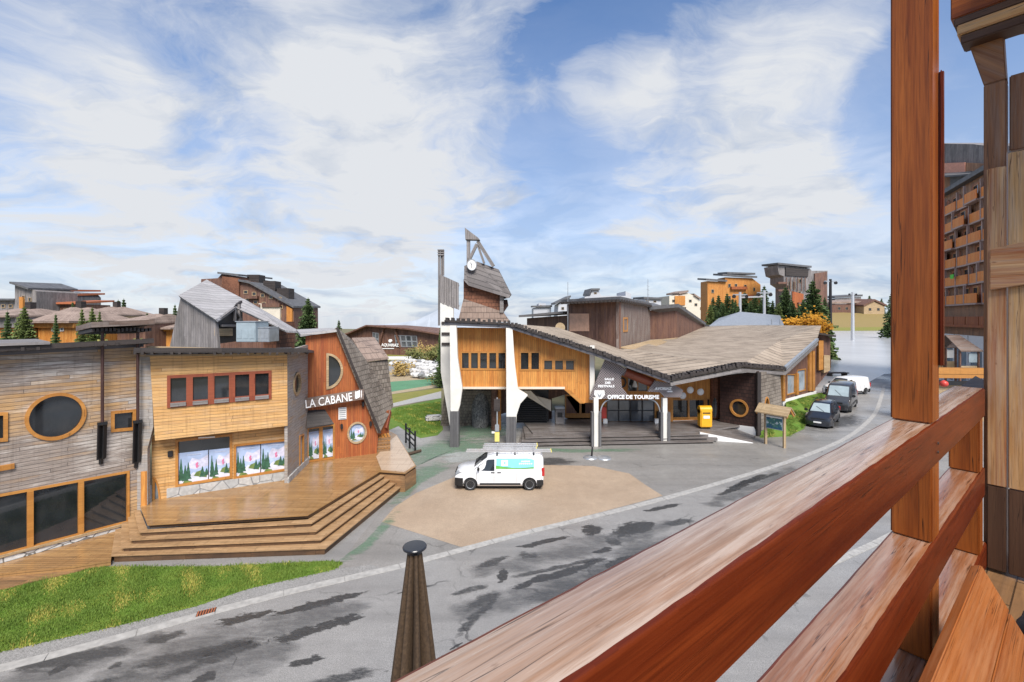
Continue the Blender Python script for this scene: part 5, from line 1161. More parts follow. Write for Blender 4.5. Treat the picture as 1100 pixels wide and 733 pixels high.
MB().box(P(707.5, 458.8, 38.8)-V((0, 0, .2)), .7, .3, .9).build('pier_foot', M['white'], off); MB().box(P(650, 459, 38.8)-V((0, 0, .2)), .35, .3, .9).build('pier_foot', M['white'], off)
# right wing: glazed shop front, half round brick pier, dark shingle wall, grey shingle return
FR1 = Fr(P(720, HY, 39.6)[:2], P(771, HY, 40.4)[:2]); qr = lambda *pp: quad_px(FR1, pp)
g1 = qr((722, 450), (757, 449.5), (757, 428.5), (722, 428.5)); g2 = qr((759, 449), (763, 449), (763, 428.5), (759, 428.5))
MB().panel(FR1, qr((719, 452), (773.5, 452), (773.5, 405), (719, 410)), [g1, g2], -.25, 0).build('shop_wall', M['w_orange_v'], off)
window(off, FR1, g1, .1, lights=grid_lights(g1, 2, 1, .05, .07), mf='w_orange'); window(off, FR1, g2, .06, mf='w_orange')
MB().panel(FR1, qr((719, 458), (774, 461), (774, 450.5), (719, 452)), [], -.25, .12).build('white_base', M['white'], off)
for x, y in ((741, 419), (733, 425), (752, 421)):
    MB().lathe(P(x, y, 39.2), (0, -1, 0), [(0, .12), (.1, .3), (.16, .26), (.2, .08)], 14).build('wall_lamp', M['white'], off, smooth=50)
a_ = FR1.w(*FR1.pix(767, 440), 0); MB().lathe((a_.x+.1, a_.y+.05, .75), (0, 0, 1), [(0, .5), (4.6, .5)], 16).build('brick_pier', M['shingle_red'], off, smooth=50)
pw = [V(P(764.5, 440, 39.2)), V(P(770.5, 440, 39.2))]; FW = Fr(pw[0][:2], pw[1][:2], .12); cw = FW.pix(767.5, 438); MB().panel(FW, ell(*cw, .2, .85, 20), [], 0, .06).build('window', M['glass'], off)
K0, K1 = Z(773.5, 454, .55), Z(814, 467, .1)
FD = Fr(K0[:2], K1[:2]); qd = lambda *pp: quad_px(FD, pp); rwc = FD.pix(794, 438.5); rrx = abs(FD.pix(804, 438.5)[0]-FD.pix(784, 438.5)[0])/2; rry = abs(FD.pix(794, 429)[1]-FD.pix(794, 448)[1])/2; rel = ell(*rwc, rrx, rry, 32)
MB().panel(FD, qd((773.5, 456), (812, 461), (814, 399), (773.5, 404)), [rel], -.3, 0).build('shingle_wall', M['shingle_dark'], off)
window(off, FD, rel, .16, proud=.08, mf='w_orange', label='round porthole window in an orange ring')
MB().panel(FD, [(0, 0), (FD.len, 0)]+qd((810, 458.8), (773.5, 454.5)), [], -.3, .06).build('white_base', M['white'], off)
MB().beam(K1+V((0, -.1, -.1)), V((K1.x, K1.y-.1, FD.pix(814, 400)[1])), .28, .28).build('corner_post', M['w_dark'], off)
KN = K1+FD.n*-1*5.6; FG = Fr((K1+V((.06, .02, 0)))[:2], KN[:2]); qg = lambda *pp: quad_px(FG, pp)
ar = FG.pix(823.5, 434); am = [(ar[0]+.55*math.cos(t), ar[1]-.5+1.1*math.sin(t)) for t in [i*math.pi/12 for i in range(13)]]
MB().panel(FG, [(0, 0), (FG.len, 0)]+qg((838, 398), (817, 400)), [am], -.3, 0).build('grey_wall', M['shingle_wall'], off)
window(off, FG, am, .12, proud=.06, mf='w_orange', label='small arched window in an orange frame')
# glazed wing along the road, standing on the lawn bank
G0, G1 = Z(841, 433, .9), Z(875.5, 423, .9); FGW = Fr(G0[:2], G1[:2]); qw = lambda *pp: quad_px(FGW, pp)
gws = qw((845, 425), (854, 422.5), (854, 402), (845, 402)), qw((856, 422), (865.5, 419.5), (865.5, 396), (856, 397.5))
MB().panel(FGW, qw((839.5, 431), (876, 421), (876, 369), (841, 398)), list(gws), -.3, 0).build('glazed_wall', M['w_brown_v'], off)
for g_ in gws: window(off, FGW, g_, .1, proud=.05, mf='w_orange', mg='glass_pale')
for x0, x1, y0, y1 in ((839.2, 841.5, 431, 400), (867.5, 870, 420, 375), (871, 873.5, 420, 377), (853.8, 856, 424, 401)): MB().panel(FGW, qw((x0, y0), (x1, y0-.5), (x1, y1), (x0, y1)), [], -.05, .2).build('orange_post', M['w_orange'], off)
MB().panel(FGW, [(0, .2), (FGW.len, .2)]+qw((876, 420), (839.5, 430)), [], -.3, .1).build('white_base', M['white'], off)
# platform with wide timber steps in front of the entrance
plat = thing('entrance_platform', 'wide grey wet timber platform and steps in front of the tourist office', 'platform', (8, 37, 0))
PY0 = Z(650, 481).y; PX0 = Z(556, 481).x; PX1 = Z(762, 474).x; zz = [.18, .34, .48, .6]; dep = [0, .55, 1.1, 1.7]
for i in range(3):
    MB().slab([V((PX0+.3*i, PY0+dep[i]-.1*i, zz[i])), V((PX1-.3*i+(.8*(i == 2)), PY0+dep[i]+1.0-.1*i, zz[i])), V((PX1+1.5, 38.3, zz[i])), V((PX0+.5, 38.3, zz[i]))], (0, 0, -.06)).build('step', M['w_platform'], plat)
    MB().slab([V((PX0+.3*i+.05, PY0+dep[i]-.1*i+.1, zz[i]-.061)), V((PX1-.3*i+(.8*(i == 2)), PY0+dep[i]+1.1-.1*i, zz[i]-.061)), V((PX1+1.4, 38.3, zz[i]-.061)), V((PX0+.6, 38.3, zz[i]-.061))], (0, 0, -.11)).build('riser', M['w_dark'], plat)
MB().slab([V((PX0+1.2, PY0+1.9, .6)), V((PX1, PY0+2.7, .6)), V((PX1+4.2, 38.2, .6)), V((PX1+2.6, 40.2, .6)), V((PX0+.4, 40.4, .6))], (0, 0, -.14)).build('deck', M['w_platform'], plat)
for i, (x0, x1, y, zb) in enumerate(((720, 770, 470, .2), (722, 760, 466.5, .36))): a_, b_ = Z(x0, y, zb), Z(x1, y+1.5, zb); MB().beam(a_, b_, .4, .22).build('beam', M['w_grey'], plat)
rp = MB(); rp.slab([V((Z(752, 473).x, Z(752, 473).y+.16, .6)), V((Z(809, 476.5).x, Z(809, 476.5).y+.16, .05)), V((Z(812, 470).x, Z(812, 470).y, .08)), V((17.6, 39.6, .62))], (0, 0, -.04)); rp.build('ramp', M['w_platform'], plat)
ra0, ra1 = Z(752, 473, 0), Z(809, 476.5, 0); MB().slab([ra0, ra1, ra1+V((0, 0, .04)), ra0+V((0, 0, .62))], (0, .14, 0)).build('ramp_side', M['white'], plat)
# ======== chapel-like clock tower behind the office front ========
tow = thing('clock_tower', 'grey boarded clock tower leaning to a point above the office roof', 'tower', (-1, 41, 0))
FT = Fr((-10, 40.5), (10, 40.5)); qt = lambda *pp: quad_px(FT, pp)
MB().panel(FT, qt((492, 346), (548, 346), (540, 335), (498, 321)), [], -3, .1).build('roof_skirt', M['shingle_far'], tow)
MB().panel(FT, qt((498, 322), (537, 335), (537, 316), (498, 300)), [], -2.4, 0).build('red_wall', M['shingle_red'], tow)
MB().panel(FT, qt((537, 336), (541, 336), (541, 318), (537, 318)), [], -2.4, .25).build('corner_post', M['w_grey'], tow)
MB().slab([FT.w(*p, .0) for p in qt((541, 335), (546, 328), (545, 322), (541, 322))], (0, 2, 0)).build('side_wall', M['shingle_dark'], tow)
# leaning slatted face
lo = qt((499, 302), (504, 307.5), (546.5, 320.5), (549, 317)); hi = qt((499, 286), (512, 280.5), (535, 289))
pts3 = [FT.w(*lo[0], .5), FT.w(*lo[1], .55), FT.w(*lo[2], .7), FT.w(*lo[3], .6), FT.w(*hi[2], -.3), FT.w(*hi[1], -.35), FT.w(*hi[0], .2)]
MB(grain=(pts3[2]-pts3[1]).normalized()).slab(pts3, V((.05, .3, 0))).build('slatted_face', M['slat_far'] if 'slat_far' in M else M['roof_slat2'], tow)
mb = MB(); mb.slab([FT.w(*lo[3], .6), FT.w(*lo[2], .7), FT.w(lo[2][0]-.5, lo[2][1], -2.2), FT.w(*hi[2], -2.0), FT.w(*hi[2], -.3)], V((-.2, 0, 0))); mb.build('slatted_side', M['w_silver_v'], tow)
for a, b, w_ in (((503, 286), (503, 258), .3), ((513, 259), (530, 286), .3), ((512, 262), (503.5, 280), .26), ((513, 263), (520, 283), .2)): MB().beam(FT.w(*FT.pix(*a), -.2), FT.w(*FT.pix(*b), -.2), w_, w_*1.2, up=FT.n).build('spire_strut', M['w_grey'], tow)
MB().panel(FT, qt((499.5, 245), (514, 256), (515.5, 258), (500, 257.5)), [], -.6, .15).build('spire_cap', M['w_silver_v'], tow)
ck_ = FT.pix(507.5, 285.5); cl_ = MB().panel(FT, ell(*ck_, .42, .5, 28), [], .4, .62).build('clock', M['white'], tow)
MB().panel(FT, ell(*ck_, .42, .5, 28), [ell(*ck_, .37, .45, 28)], .6, .66).build('clock_rim', M['steel'], cl_)
MB().beam(FT.w(ck_[0], ck_[1], .66), FT.w(ck_[0]-.1, ck_[1]+.22, .66), .04, .03).build('hand', M['black'], cl_); MB().beam(FT.w(ck_[0], ck_[1], .665), FT.w(ck_[0]-.06, ck_[1]-.32, .665), .03, .03).build('hand', M['black'], cl_)
# white fin with the bundled timber mast
mast = thing('mast_fin', 'white concrete fin topped by a boarded vane and a bundled timber mast', 'mast', (-6, 38.5, 0))
FM = Fr((-10, 38), (10, 38)); qm = lambda *pp: quad_px(FM, pp)
MB().panel(FM, qm((473.5, 400), (487, 480), (487, 330), (473, 323.5)), [], -.4, 0).build('fin', M['concrete'], mast)
for y in (347, 358.5, 369.5): MB().beam(FM.w(*FM.pix(474.5, y), .02), FM.w(*FM.pix(486, y), .02), .2, .2, up=FM.n).build('step_bar', M['w_dark'], mast)
mb = MB(); x = 472.5
for i in range(8): x0 = 472.5+i*2.55; mb.panel(FM, qm((x0, 325+i*1.0), (x0+2.3, 326+i), (x0+2.3, 296+i*1.15), (x0, 295+i*1.15)), [], -.12, .02+.03*(i % 2))
for y in (300, 322): mb.beam(FM.w(*FM.pix(472, y), -.16), FM.w(*FM.pix(493, y+7), -.16), .1, .15)
mb.build('vane', M['w_silver_v'], mast)
for k, x in enumerate((471.2, 473.6, 475.8)):
    a, b = FM.pix(x, 350 if k < 2 else 296), FM.pix(x, 268+k*.3); MB().tube(FM.w(a[0], b[1], -.2-.1*(k == 1)), FM.w(a[0], a[1], -.2-.1*(k == 1)), .085, .085, 8).build('pole', M['w_grey'], mast)
for y in (269, 271.5, 274): a0, b0 = FM.pix(470.3, y, -.2); a1, _ = FM.pix(477, y, -.2); MB().beam(FM.w(a0, b0, -.2), FM.w(a1, b0, -.2), .34, .1).build('binding', M['w_grey'], mast)
# ======== the brown block standing on the roof ========
bb = thing('brown_block', 'dark brown boarded block with a flat roof rising behind the shingle roof', 'building', (12, 55, 0))
c0, c1, c2 = P(609, HY, 50), P(665, HY, 45), P(698.5, HY, 63)
F1 = Fr(c0[:2], c1[:2]); F2 = Fr(c1[:2], c2[:2]); zt = H+(HY-324)*45/F; zb = 6.4
pw = quad_px(F1, [(612, 356), (633, 356), (633, 337), (612, 337)])
MB().panel(F1, [(0, zb), (F1.len, zb), (F1.len, F1.pix(665, 324)[1]), (0, F1.pix(609, 327)[1])], [], -.3, 0).build('wall', M['w_brown_v'], bb)
MB().panel(F1, pw, [], -.02, .06).build('shutter', plain('peach shutter', (.62, .36, .24, 1), .6), bb)
MB().panel(F2, [(0, zb), (F2.len, zb), (F2.len, F2.pix(698.5, 330)[1]), (0, F2.pix(665, 324)[1])], [], -.3, 0).build('wall', M['w_brown_grey_v'] if 'w_brown_grey_v' in M else M['w_brown_v'], bb)
yq = quad_px(F2, [(669.5, 357), (674, 356.5), (674, 341), (669.5, 341)]); window(bb, F2, yq, .2, mf='w_orange', proud=.06, mg='yellow')
c3, c4 = P(727, HY, 67.5), P(757, HY, 88); F3 = Fr(c2[:2], c3[:2]); F4 = Fr(c3[:2], c4[:2])
MB().panel(F3, [(0, zb), (F3.len, zb), (F3.len, F3.pix(727, 331.5)[1]), (0, F3.pix(698.5, 334)[1])], [], -.3, 0).build('wall', M['w_brown_v'], bb)
MB().panel(F4, [(0, zb), (F4.len, zb), (F4.len, F4.pix(756, 349)[1]), (0, F4.pix(727, 331.5)[1])], [], -.3, 0).build('wall', M['w_brown_v'], bb)
rr_ = [P(603, 322, 49), P(666.5, 318.5, 43.8), P(700, 326, 61.5), P(690, 322, 75), P(640, 322, 75)]
MB().slab(rr_, (0, 0, -.45)).build('roof', M['bitumen'], bb)
MB().slab([P(697, 329, 61), P(729, 326.5, 66), P(758.5, 347, 87), P(740, 338, 95), P(700, 325, 85)], (0, 0, -.5)).build('roof', M['bitumen'], bb)
mb = MB()
for (a, b) in ((rr_[0], rr_[1]), (rr_[1], rr_[2])):
    for i in range(16): p = a.lerp(b, (i+.5)/16); mb.beam(p+V((0, .3, -.3)), p+V((-.15, -.45, -.42)), .3, .22)
mb.build('eave_timber', M['w_dark'], bb)
F0 = Fr(P(566, HY, 56)[:2], P(609, HY, 51)[:2]); MB().panel(F0, [(0, zb), (F0.len, zb), (F0.len, F0.pix(609, 339)[1]), (0, F0.pix(566, 342)[1])], [], -3, 0).build('low_wall', M['w_brown_v'], bb)
MB().slab([F0.w(-.5, F0.pix(566, 341)[1], .9), F0.w(F0.len+.2, F0.pix(609, 337)[1], .9), F0.w(F0.len+.2, F0.pix(609, 336)[1], -6), F0.w(-.5, F0.pix(566, 338)[1], -6)], (0, 0, .25)).build('low_roof', M['w_grey'], bb)
MB().slab([P(667, 374, 45.6), P(700, 366.5, 60), P(728, 363.5, 66), P(706, 372.5, 52), P(690, 378, 46)], (0, 0, .12)).build('terrace_floor', M['w_beige'], bb)
mb = MB(); mb.lathe(P(601.5, 352, 47), (0, -1, 0), [(0, .5), (.3, .5)], 20); mb.build('round_skylight', M['w_beige'], bb, smooth=40)
for lb, x, y0, y1, Y in (('thin antenna mast standing on the brown block roof above its middle', 696, 300, 328, 66), ('thin mast rising at the left end of the brown block', 610, 303, 358, 48)):
    e = thing('antenna_mast', lb, 'antenna', P(x, y1, Y)); MB().tube(P(x, y1, Y), P(x, y0, Y), .05, .03, 6).build('pole', M['steel'], e)
    if Y == 66:
        for yy in (307, 311, 316): MB().beam(P(x-1.2, yy, Y), P(x+1.6, yy+1, Y), .06, .06).build('aerial', M['steel'], e)
# bin, litter post, letter box, lamp
bn = thing('litter_bin', 'grey slatted litter bin under the orange overhang', 'bin', Z(601, 455, .6)); b_ = Z(601, 455, .6)
MB().box(b_, .75, .7, 1.3).build('body', M['w_grey'], bn, bevel=.04); MB().box(b_+V((0, 0, 1.32)), .85, .8, .1).build('lid', M['steel'], bn, bevel=.03); MB().panel(Fr((b_.x-.4, b_.y-.36), (b_.x+.4, b_.y-.36)), [(.2, 1.2), (.6, 1.2), (.6, 1.6), (.2, 1.6)], [], 0, .03).build('slot', M['black'], bn)
lb_ = Z(757, 460, .62); lb = thing('letter_box', 'yellow standing letter box beside the round brick pier', 'letter box', lb_)
MB().box(lb_+V((0, 0, .12)), .95, .7, 1.45).build('body', M['yellow'], lb, bevel=.07)
MB().lathe(lb_+V((-.475, 0, 1.5)), (1, 0, 0), [(0, .33), (.95, .33)], 18).build('top', M['yellow'], lb, smooth=40)
MB().box(lb_+V((0, -.36, 1.25)), .6, .03, .08).build('slot', M['black'], lb); MB().box(lb_+V((0, -.36, .85)), .5, .02, .22).build('plate', M['white'], lb)
for s_ in (-.3, .3): MB().box(lb_+V((s_, 0, 0)), .12, .4, .14).build('foot', M['dark_metal'], lb)
dp = Z(534, 479); e = thing('dog_waste_post', 'slim post with a small yellow bin and grey boxes beside the second white fin', 'bin', dp)
MB().tube(dp, dp+V((0, 0, 3.6)), .06, .06, 8).build('post', M['steel'], e); MB().box(dp+V((0, -.1, .35)), .35, .3, .7).build('bin', M['yellow_pale'], e, bevel=.03)
MB().box(dp+V((0, -.1, 1.1)), .3, .25, .5).build('box', M['steel'], e, bevel=.02); MB().box(dp+V((-.25, -.05, .95)), .3, .12, .12).build('bracket', M['white'], e); MB().box(dp+V((0, -.05, 2.6)), .45, .2, .9).build('notice', M['w_dark'], e)
for i, (x, y, lb) in enumerate(((634, 492, 'left of two low round post bases in front of the office steps'), (649, 492.5, 'right of two low round post bases in front of the office steps'))):
    c = Z(x, y); e = thing('post_base', lb, 'base', c); MB().lathe(c+V((0, 0, .01)), (0, 0, 1), [(0, .5), (.06, .46), (.1, .15), (.12, .12)], 18).build('disc', M['steel'], e, smooth=30)
    if i == 0: MB().tube(c+V((.1, 0, .1)), c+V((.15, 0, .75)), .07, .05, 8).build('stub', M['dark_metal'], e)
# ---------------- vehicles ----------------
M['paint_white'] = plain('white van paint', (.7, .7, .7, 1), .25, 0, .02, 1, None, (.6, .05))
M['paint_grey'] = plain('graphite van paint', (.06, .063, .068, 1), .3, .3, .05, 1, None, (.8, .05))
M['paint_dark'] = plain('dark blue grey paint', (.018, .02, .026, 1), .3, .2, .05, 1, None, (.8, .05))
M['tyre'] = plain('tyre rubber', (.018, .018, .019, 1), .8)
M['rim'] = plain('wheel rim', (.32, .33, .34, 1), .4, .5)
M['car_glass'] = glass('car glass', (.01, .012, .014, 1), .03)
M['screen_glass'] = plain('pale windscreen', (.30, .36, .38, 1), .12, 0, .12, 1.2)  # pale blue-grey pane colour for the parked car and tall van
M['lamp_clear'] = plain('headlamp glass', (.28, .30, .32, 1), .15, 0, .1, 20)
M['lamp_red'] = plain('tail lamp', (.42, .02, .02, 1), .25)
M['decal_blue'] = plain('sky blue decal', (.22, .56, .78, 1), .35, 0, .06); M['decal_green'] = plain('green decal', (.12, .36, .06, 1), .35, 0, .2, 3); M['decal_white'] = plain('white decal', (.82, .84, .84, 1), .35)
def vehicle(name, label, cat, spec, group=None):
    """local axes: x forward, y left; spec['st']: rows of (x, z_low, z_belt, z_top, half width at belt, half width at roof, roof radius)"""
    st = spec['st']; e = thing(name, label, cat, (0, 0, 0), group); paint = M[spec['paint']]
    def sec(s):
        x, zl, zb, zt, hb, ht, rr = s
        h = [(0, zl), (hb*.86, zl), (hb-.02, zl+.13), (hb, (zl+zb)/2+.05), (hb-.012, zb), (ht, zt-rr), (ht-rr*.45, zt-rr*.38), (ht-rr*1.25, zt-.025), (0, zt)]
        pts = [V((x, y, z)) for y, z in h]+[V((x, -y, z)) for y, z in h[-2:0:-1]]
        return pts
    mb = MB(); S_ = [sec(s) for s in st]
    for A, B in zip(S_[:-1], S_[1:]):
        n = len(A)
        for i in range(n): j = (i+1) % n; mb.face([A[i], A[j], B[j], B[i]])
    mb.face(S_[0]); mb.face(S_[-1][::-1])
    body = mb.build('body', paint, e, smooth=32)
    R_w, wx = spec['wheel_r'], spec['wheels']; hw = max(s[4] for s in st)
    cut = MB()
    for x in wx:
        for s in (-1, 1): cut.tube((x, s*(hw-.3), R_w), (x, s*(hw+.2), R_w), R_w*1.2, R_w*1.2, 24)
    cu = cut.build('cutter', M['black'], None); md = body.modifiers.new('b', 'BOOLEAN'); md.object = cu; md.operation = 'DIFFERENCE'; md.solver = 'EXACT'
    bpy.context.view_layer.update(); me = bpy.data.meshes.new_from_object(body.evaluated_get(bpy.context.evaluated_depsgraph_get()))
    body.modifiers.clear(); body.data = me; me.set_sharp_from_angle(angle=R(32)); bpy.data.objects.remove(cu)
    def at(x):
        s = sorted(st, key=lambda r: r[0])
        for a, b in zip(s[:-1], s[1:]):
            if a[0] <= x <= b[0]: t = (x-a[0])/(b[0]-a[0]+1e-9); return [p+(q_-p)*t for p, q_ in zip(a, b)]
        return s[0] if x < s[0][0] else s[-1]
    def side(x, z, off, sg):
        _, zl, zb, zt, hb, ht, rr = at(x)
        y = hb if z < zb else hb-.012+(ht-hb+.012)*min(1, (z-zb)/max(.05, zt-rr-zb))
        return V((x, sg*(y+off), z))
    def patch(nm, rows, sg, off, mat, parent=e, nz=3, nx=5):
        """rows: (x, z0, z1) along the side, laid on the body"""
        m = MB(); g = []
        rr = []
        for a, b in zip(rows[:-1], rows[1:]):
            for k in range(nx): t = k/nx; rr.append([p+(q_-p)*t for p, q_ in zip(a, b)])
        rr.append(rows[-1])
        for x, z0, z1 in rr: g.append([side(x, z0+(z1-z0)*k/nz, off, sg) for k in range(nz+1)])
        for a, b in zip(g[:-1], g[1:]):
            for k in range(nz): m.face([a[k], b[k], b[k+1], a[k+1]])
        return m.build(nm, M[mat], parent, smooth=40)
    for sg in (1, -1):
        for nm, rows, mat, off in spec.get('sides', ()): patch(nm, rows, sg, off, mat)
    # windscreen and rear window between two stations of the roof line
    for nm, i, j, mat, t0, t1 in spec['screens']:
        A, B = st[i], st[j]; L = lambda t: [p+(q_-p)*t for p, q_ in zip(A, B)]; m = MB(); a, b = L(t0), L(t1); nrm = V((B[3]-A[3], 0, A[0]-B[0])); nrm = nrm if nrm.z > 0 else -nrm; nrm = nrm.normalized()*.008
        for k in range(4):
            f0, f1 = -1+k/2, -1+(k+1)/2; pt = lambda s, f: V((s[0], f*(s[5]-s[6]*1.0), s[3]-.025*abs(f)))+nrm
            m.face([pt(a, f0), pt(a, f1), pt(b, f1), pt(b, f0)])
        g = m.build(nm, M[mat], e, smooth=40)
        if nm == 'windscreen':
            w = MB(); w.beam(V((a[0], .25, a[3]+.02)), V((b[0]*.55+a[0]*.45, -.3, b[3]*.55+a[3]*.45+.02)), .025, .02); w.build('wiper', M['black'], g)
    # bumpers
    def bumper(front):
        x = st[0][0] if front else st[-1][0]; sgn = 1 if front else -1; r = st[1] if front else st[-2]; m = MB(); z0, z1 = spec['bump']
        out = []
        for f in (-1, -.85, -.5, 0, .5, .85, 1): out.append((x+sgn*(.05-.17*abs(f)**3), f*(r[4]+.012)))
        inn = [(x-sgn*.2, r[4]*.9), (x-sgn*.2, -r[4]*.9)]
        pl = out+inn if True else out
        pts = [V((px_, py_, z1)) for px_, py_ in pl]
        m.slab(pts, (0, 0, z0-z1)); return m.build('bumper', M[spec.get('bump_mat', 'black')], e, smooth=50)
    fb = bumper(True); rbm = bumper(False)
    for sg in (1, -1):
        patch('bumper_side', [(wx[0]+R_w*1.21, spec['bump'][0]+.06, spec['bump'][1]), (st[1][0], spec['bump'][0]+.08, spec['bump'][1]), (st[0][0]-.005, st[0][1]+.02, spec['bump'][1]-.06)], sg, .012, spec.get('bump_mat', 'black'), fb)
        patch('bumper_side', [(wx[1]-R_w*1.21, spec['bump'][0]+.06, spec['bump'][1]-.1), (st[-2][0], spec['bump'][0]+.08, spec['bump'][1]-.1), (st[-1][0]+.005, st[-1][1]+.02, spec['bump'][1]-.12)], sg, .012, spec.get('bump_mat', 'black'), rbm)
    xf = st[0][0]
    MB().box((xf+.055, 0, spec['plate_z']), .012, .5, .11).build('number_plate', M['white'], fb)
    MB().box((xf-.02, 0, spec['grille_z']), .06, spec.get('grille_w', .9), spec.get('grille_h', .12)).build('grille', M['black'], e, bevel=.015)
    for sg in (1, -1):
        h0 = spec['headlamp']; mb = MB()
        p = [V((h0[0], sg*h0[1], h0[2])), V((h0[0]-.06, sg*(h0[1]+h0[3]), h0[2]+.01)), V((h0[0]-.32, sg*(h0[1]+h0[3]+.07), h0[2]+h0[4]+.02)), V((h0[0]-.1, sg*(h0[1]+.02), h0[2]+h0[4]))]
        mb.slab(p, (-.12, -.05*sg, 0)); mb.build('headlight', M['lamp_clear'], e)
        zm = spec['mirror'][1]; xm = spec['mirror'][0]; y_ = side(xm, zm, 0, 1).y
        MB().box((xm, sg*(y_+.14), zm), .12, .24, .2).build('mirror', M[spec.get('mirror_mat', 'black')], e, bevel=.04)
        t0, t1 = spec['tail']; xr = st[-1][0]
        MB().box((xr+.02, sg*(st[-2][4]-.09), t0), .16, .19, t1-t0).build('tail_light', M['lamp_red'], e, bevel=.02)
        for hx, hz in spec['handles']:
            p_ = side(hx, hz, .015, sg); MB().box(p_, .2, .03, .035).build('handle', M[spec.get('handle_mat', 'black')], e)
        for x in wx:
            y0 = sg*(hw-.04); w = MB(); w.lathe((x, y0, R_w), (0, -sg, 0), [(-.0, R_w*.66), (-.012, R_w*.7), (-.012, R_w*.93), (.03, R_w), (.17, R_w), (.21, R_w*.93), (.21, R_w*.4)], 28); wo = w.build('wheel', M['tyre'], e, smooth=40)
            r_ = MB(); r_.lathe((x, y0, R_w), (0, -sg, 0), [(.0, .02), (.0, R_w*.18), (.03, R_w*.2), (.045, R_w*.5), (.0, R_w*.62), (-.006, R_w*.68), (.05, R_w*.68)], 24); ro = r_.build('rim', M[spec.get('rim', 'rim')], wo, smooth=40)
            for k in range(7):
                a = 6.283*k/7; MB().box((x+math.cos(a)*R_w*.42, y0+sg*.0-sg*.018, R_w+math.sin(a)*R_w*.42-.03), .055, .04, .06).build('rim_hole', M['black'], ro)
            MB().lathe((x, y0+sg*.004, R_w), (0, -sg, 0), [(0, R_w*.17), (.03, R_w*.19)], 16).build('hub_cap', M['black'], wo)
    MB().box((0, 0, .16), st[0][0]*1.75, hw*1.5, .16).build('underbody', M['black'], e)
    return e, patch, side
def place(e, loc, rz, k=1.0): e.location = loc; e.rotation_euler = (0, 0, rz); e.scale = (k, k, k)
VAN = dict(paint='paint_white', wheel_r=.335, wheels=(1.57, -1.70), bump=(.2, .70), plate_z=.42, grille_z=.78, headlamp=(2.47, .48, .82, .33, .15), mirror=(1.12, 1.12), tail=(.8, 1.24), handles=((.33, 1.0), (-.02, 1.0)),
    st=[(2.46, .26, .62, .70, .74, .66, .06), (2.42, .24, .70, .86, .84, .76, .09), (2.2, .22, .80, 1.02, .92, .83, .12), (1.95, .22, .86, 1.11, .945, .85, .13), (1.42, .22, 1.0, 1.23, .957, .84, .13), (.62, .22, 1.06, 1.82, .96, .80, .14), (.3, .22, 1.06, 1.91, .96, .80, .15), (-.8, .22, 1.06, 1.945, .96, .81, .15), (-2.1, .22, 1.06, 1.93, .955, .80, .15), (-2.38, .24, 1.04, 1.88, .935, .78, .15), (-2.47, .28, 1.0, 1.78, .90, .75, .15)],
    sides=[('side_window', [(1.36, 1.12, 1.16), (.98, 1.1, 1.44), (.6, 1.09, 1.68), (.24, 1.09, 1.70)], 'car_glass', .007), ('sill_strip', [(1.05, .33, .43), (-1.2, .33, .43)], 'black', .012)],
    screens=[('windscreen', 4, 5, 'car_glass', .06, .95)])
van, vpatch, vside = vehicle('white_van', 'white van with sky blue side panel and roof ladders, parked on tan paving', 'van', VAN)
bl = vpatch('side_panel', [(.14, 1.2, 1.74), (-1.6, 1.2, 1.75), (-1.95, 1.22, 1.68)], 1, .006, 'decal_blue', van, 4)
vpatch('green_hill', [(.16, 1.2, 1.38), (-.3, 1.2, 1.31), (-.9, 1.2, 1.25), (-1.4, 1.2, 1.26), (-1.94, 1.22, 1.30)], 1, .010, 'decal_green', bl)
vpatch('white_square', [(-.14, 1.36, 1.66), (-.50, 1.36, 1.66)], 1, .012, 'decal_white', bl); vpatch('square_mark', [(-.26, 1.46, 1.56), (-.38, 1.46, 1.56)], 1, .016, 'decal_blue', bl)
for z0, xa, xb in ((1.56, -1.25, -1.75), (1.44, -1.12, -1.88)):
    n = 7
    for k in range(n): xx = xa+(xb-xa)*k/n; vpatch('lettering_mark', [(xx, z0, z0+.07), (xx+(xb-xa)/n*.7, z0, z0+.07)], 1, .014, 'decal_white', bl, 1, 1)
vpatch('door_seam', [(.27, .5, 1.7), (.255, .5, 1.7)], 1, .003, 'black', van, 6, 1); vpatch('door_seam', [(1.24, .62, 1.1), (1.225, .62, 1.1)], 1, .003, 'black', van, 4, 1); vpatch('door_seam', [(-.95, .5, 1.08), (-.965, .5, 1.08)], 1, .003, 'black', van, 4, 1)
rb = []
for x in (.1, -.9, -1.95): MB().beam((x, -.74, 1.99), (x, .74, 1.99), .06, .05).box((x, -.74, 1.88), .07, .06, .1).box((x, .74, 1.88), .07, .06, .1).build('roof_bar', M['black'], van)
vl = V((P(536.3, HY, 26.15).x, 26.15, .014)); place(van, vl, math.pi)
def ladder(label, x0, x1, y, z, w, n):
    e = thing('ladder', label, 'ladder', (x0, y, z), 'ladders on the van roof')
    rl = MB().beam((x0, y-w/2, z), (x1, y-w/2, z), .035, .085).build('rail', M['alu'], e); MB().beam((x0, y+w/2, z), (x1, y+w/2, z), .035, .085).build('rail', M['alu'], e)
    r0 = None
    for k in range(n):
        x = x0+(x1-x0)*(k+.5)/n
        if r0 is None: r0 = MB().tube((x, y-w/2, z), (x, y+w/2, z), .02, .02, 6).build('rung', M['alu'], e); xb = x
        else: r = r0.copy(); COL.objects.link(r); r.location = (x-xb, 0, 0)
    for s in (-1, 1): MB().box((x1, y+s*w/2, z-.05), .05, .05, .1).build('end_cap', M['yellow_pale'], e)
ladder('long ladder lying over the windscreen end of the van roof', P(501, HY, 25.7).x, P(592, HY, 25.7).x, 25.72, vl.z+2.08, .36, 14)
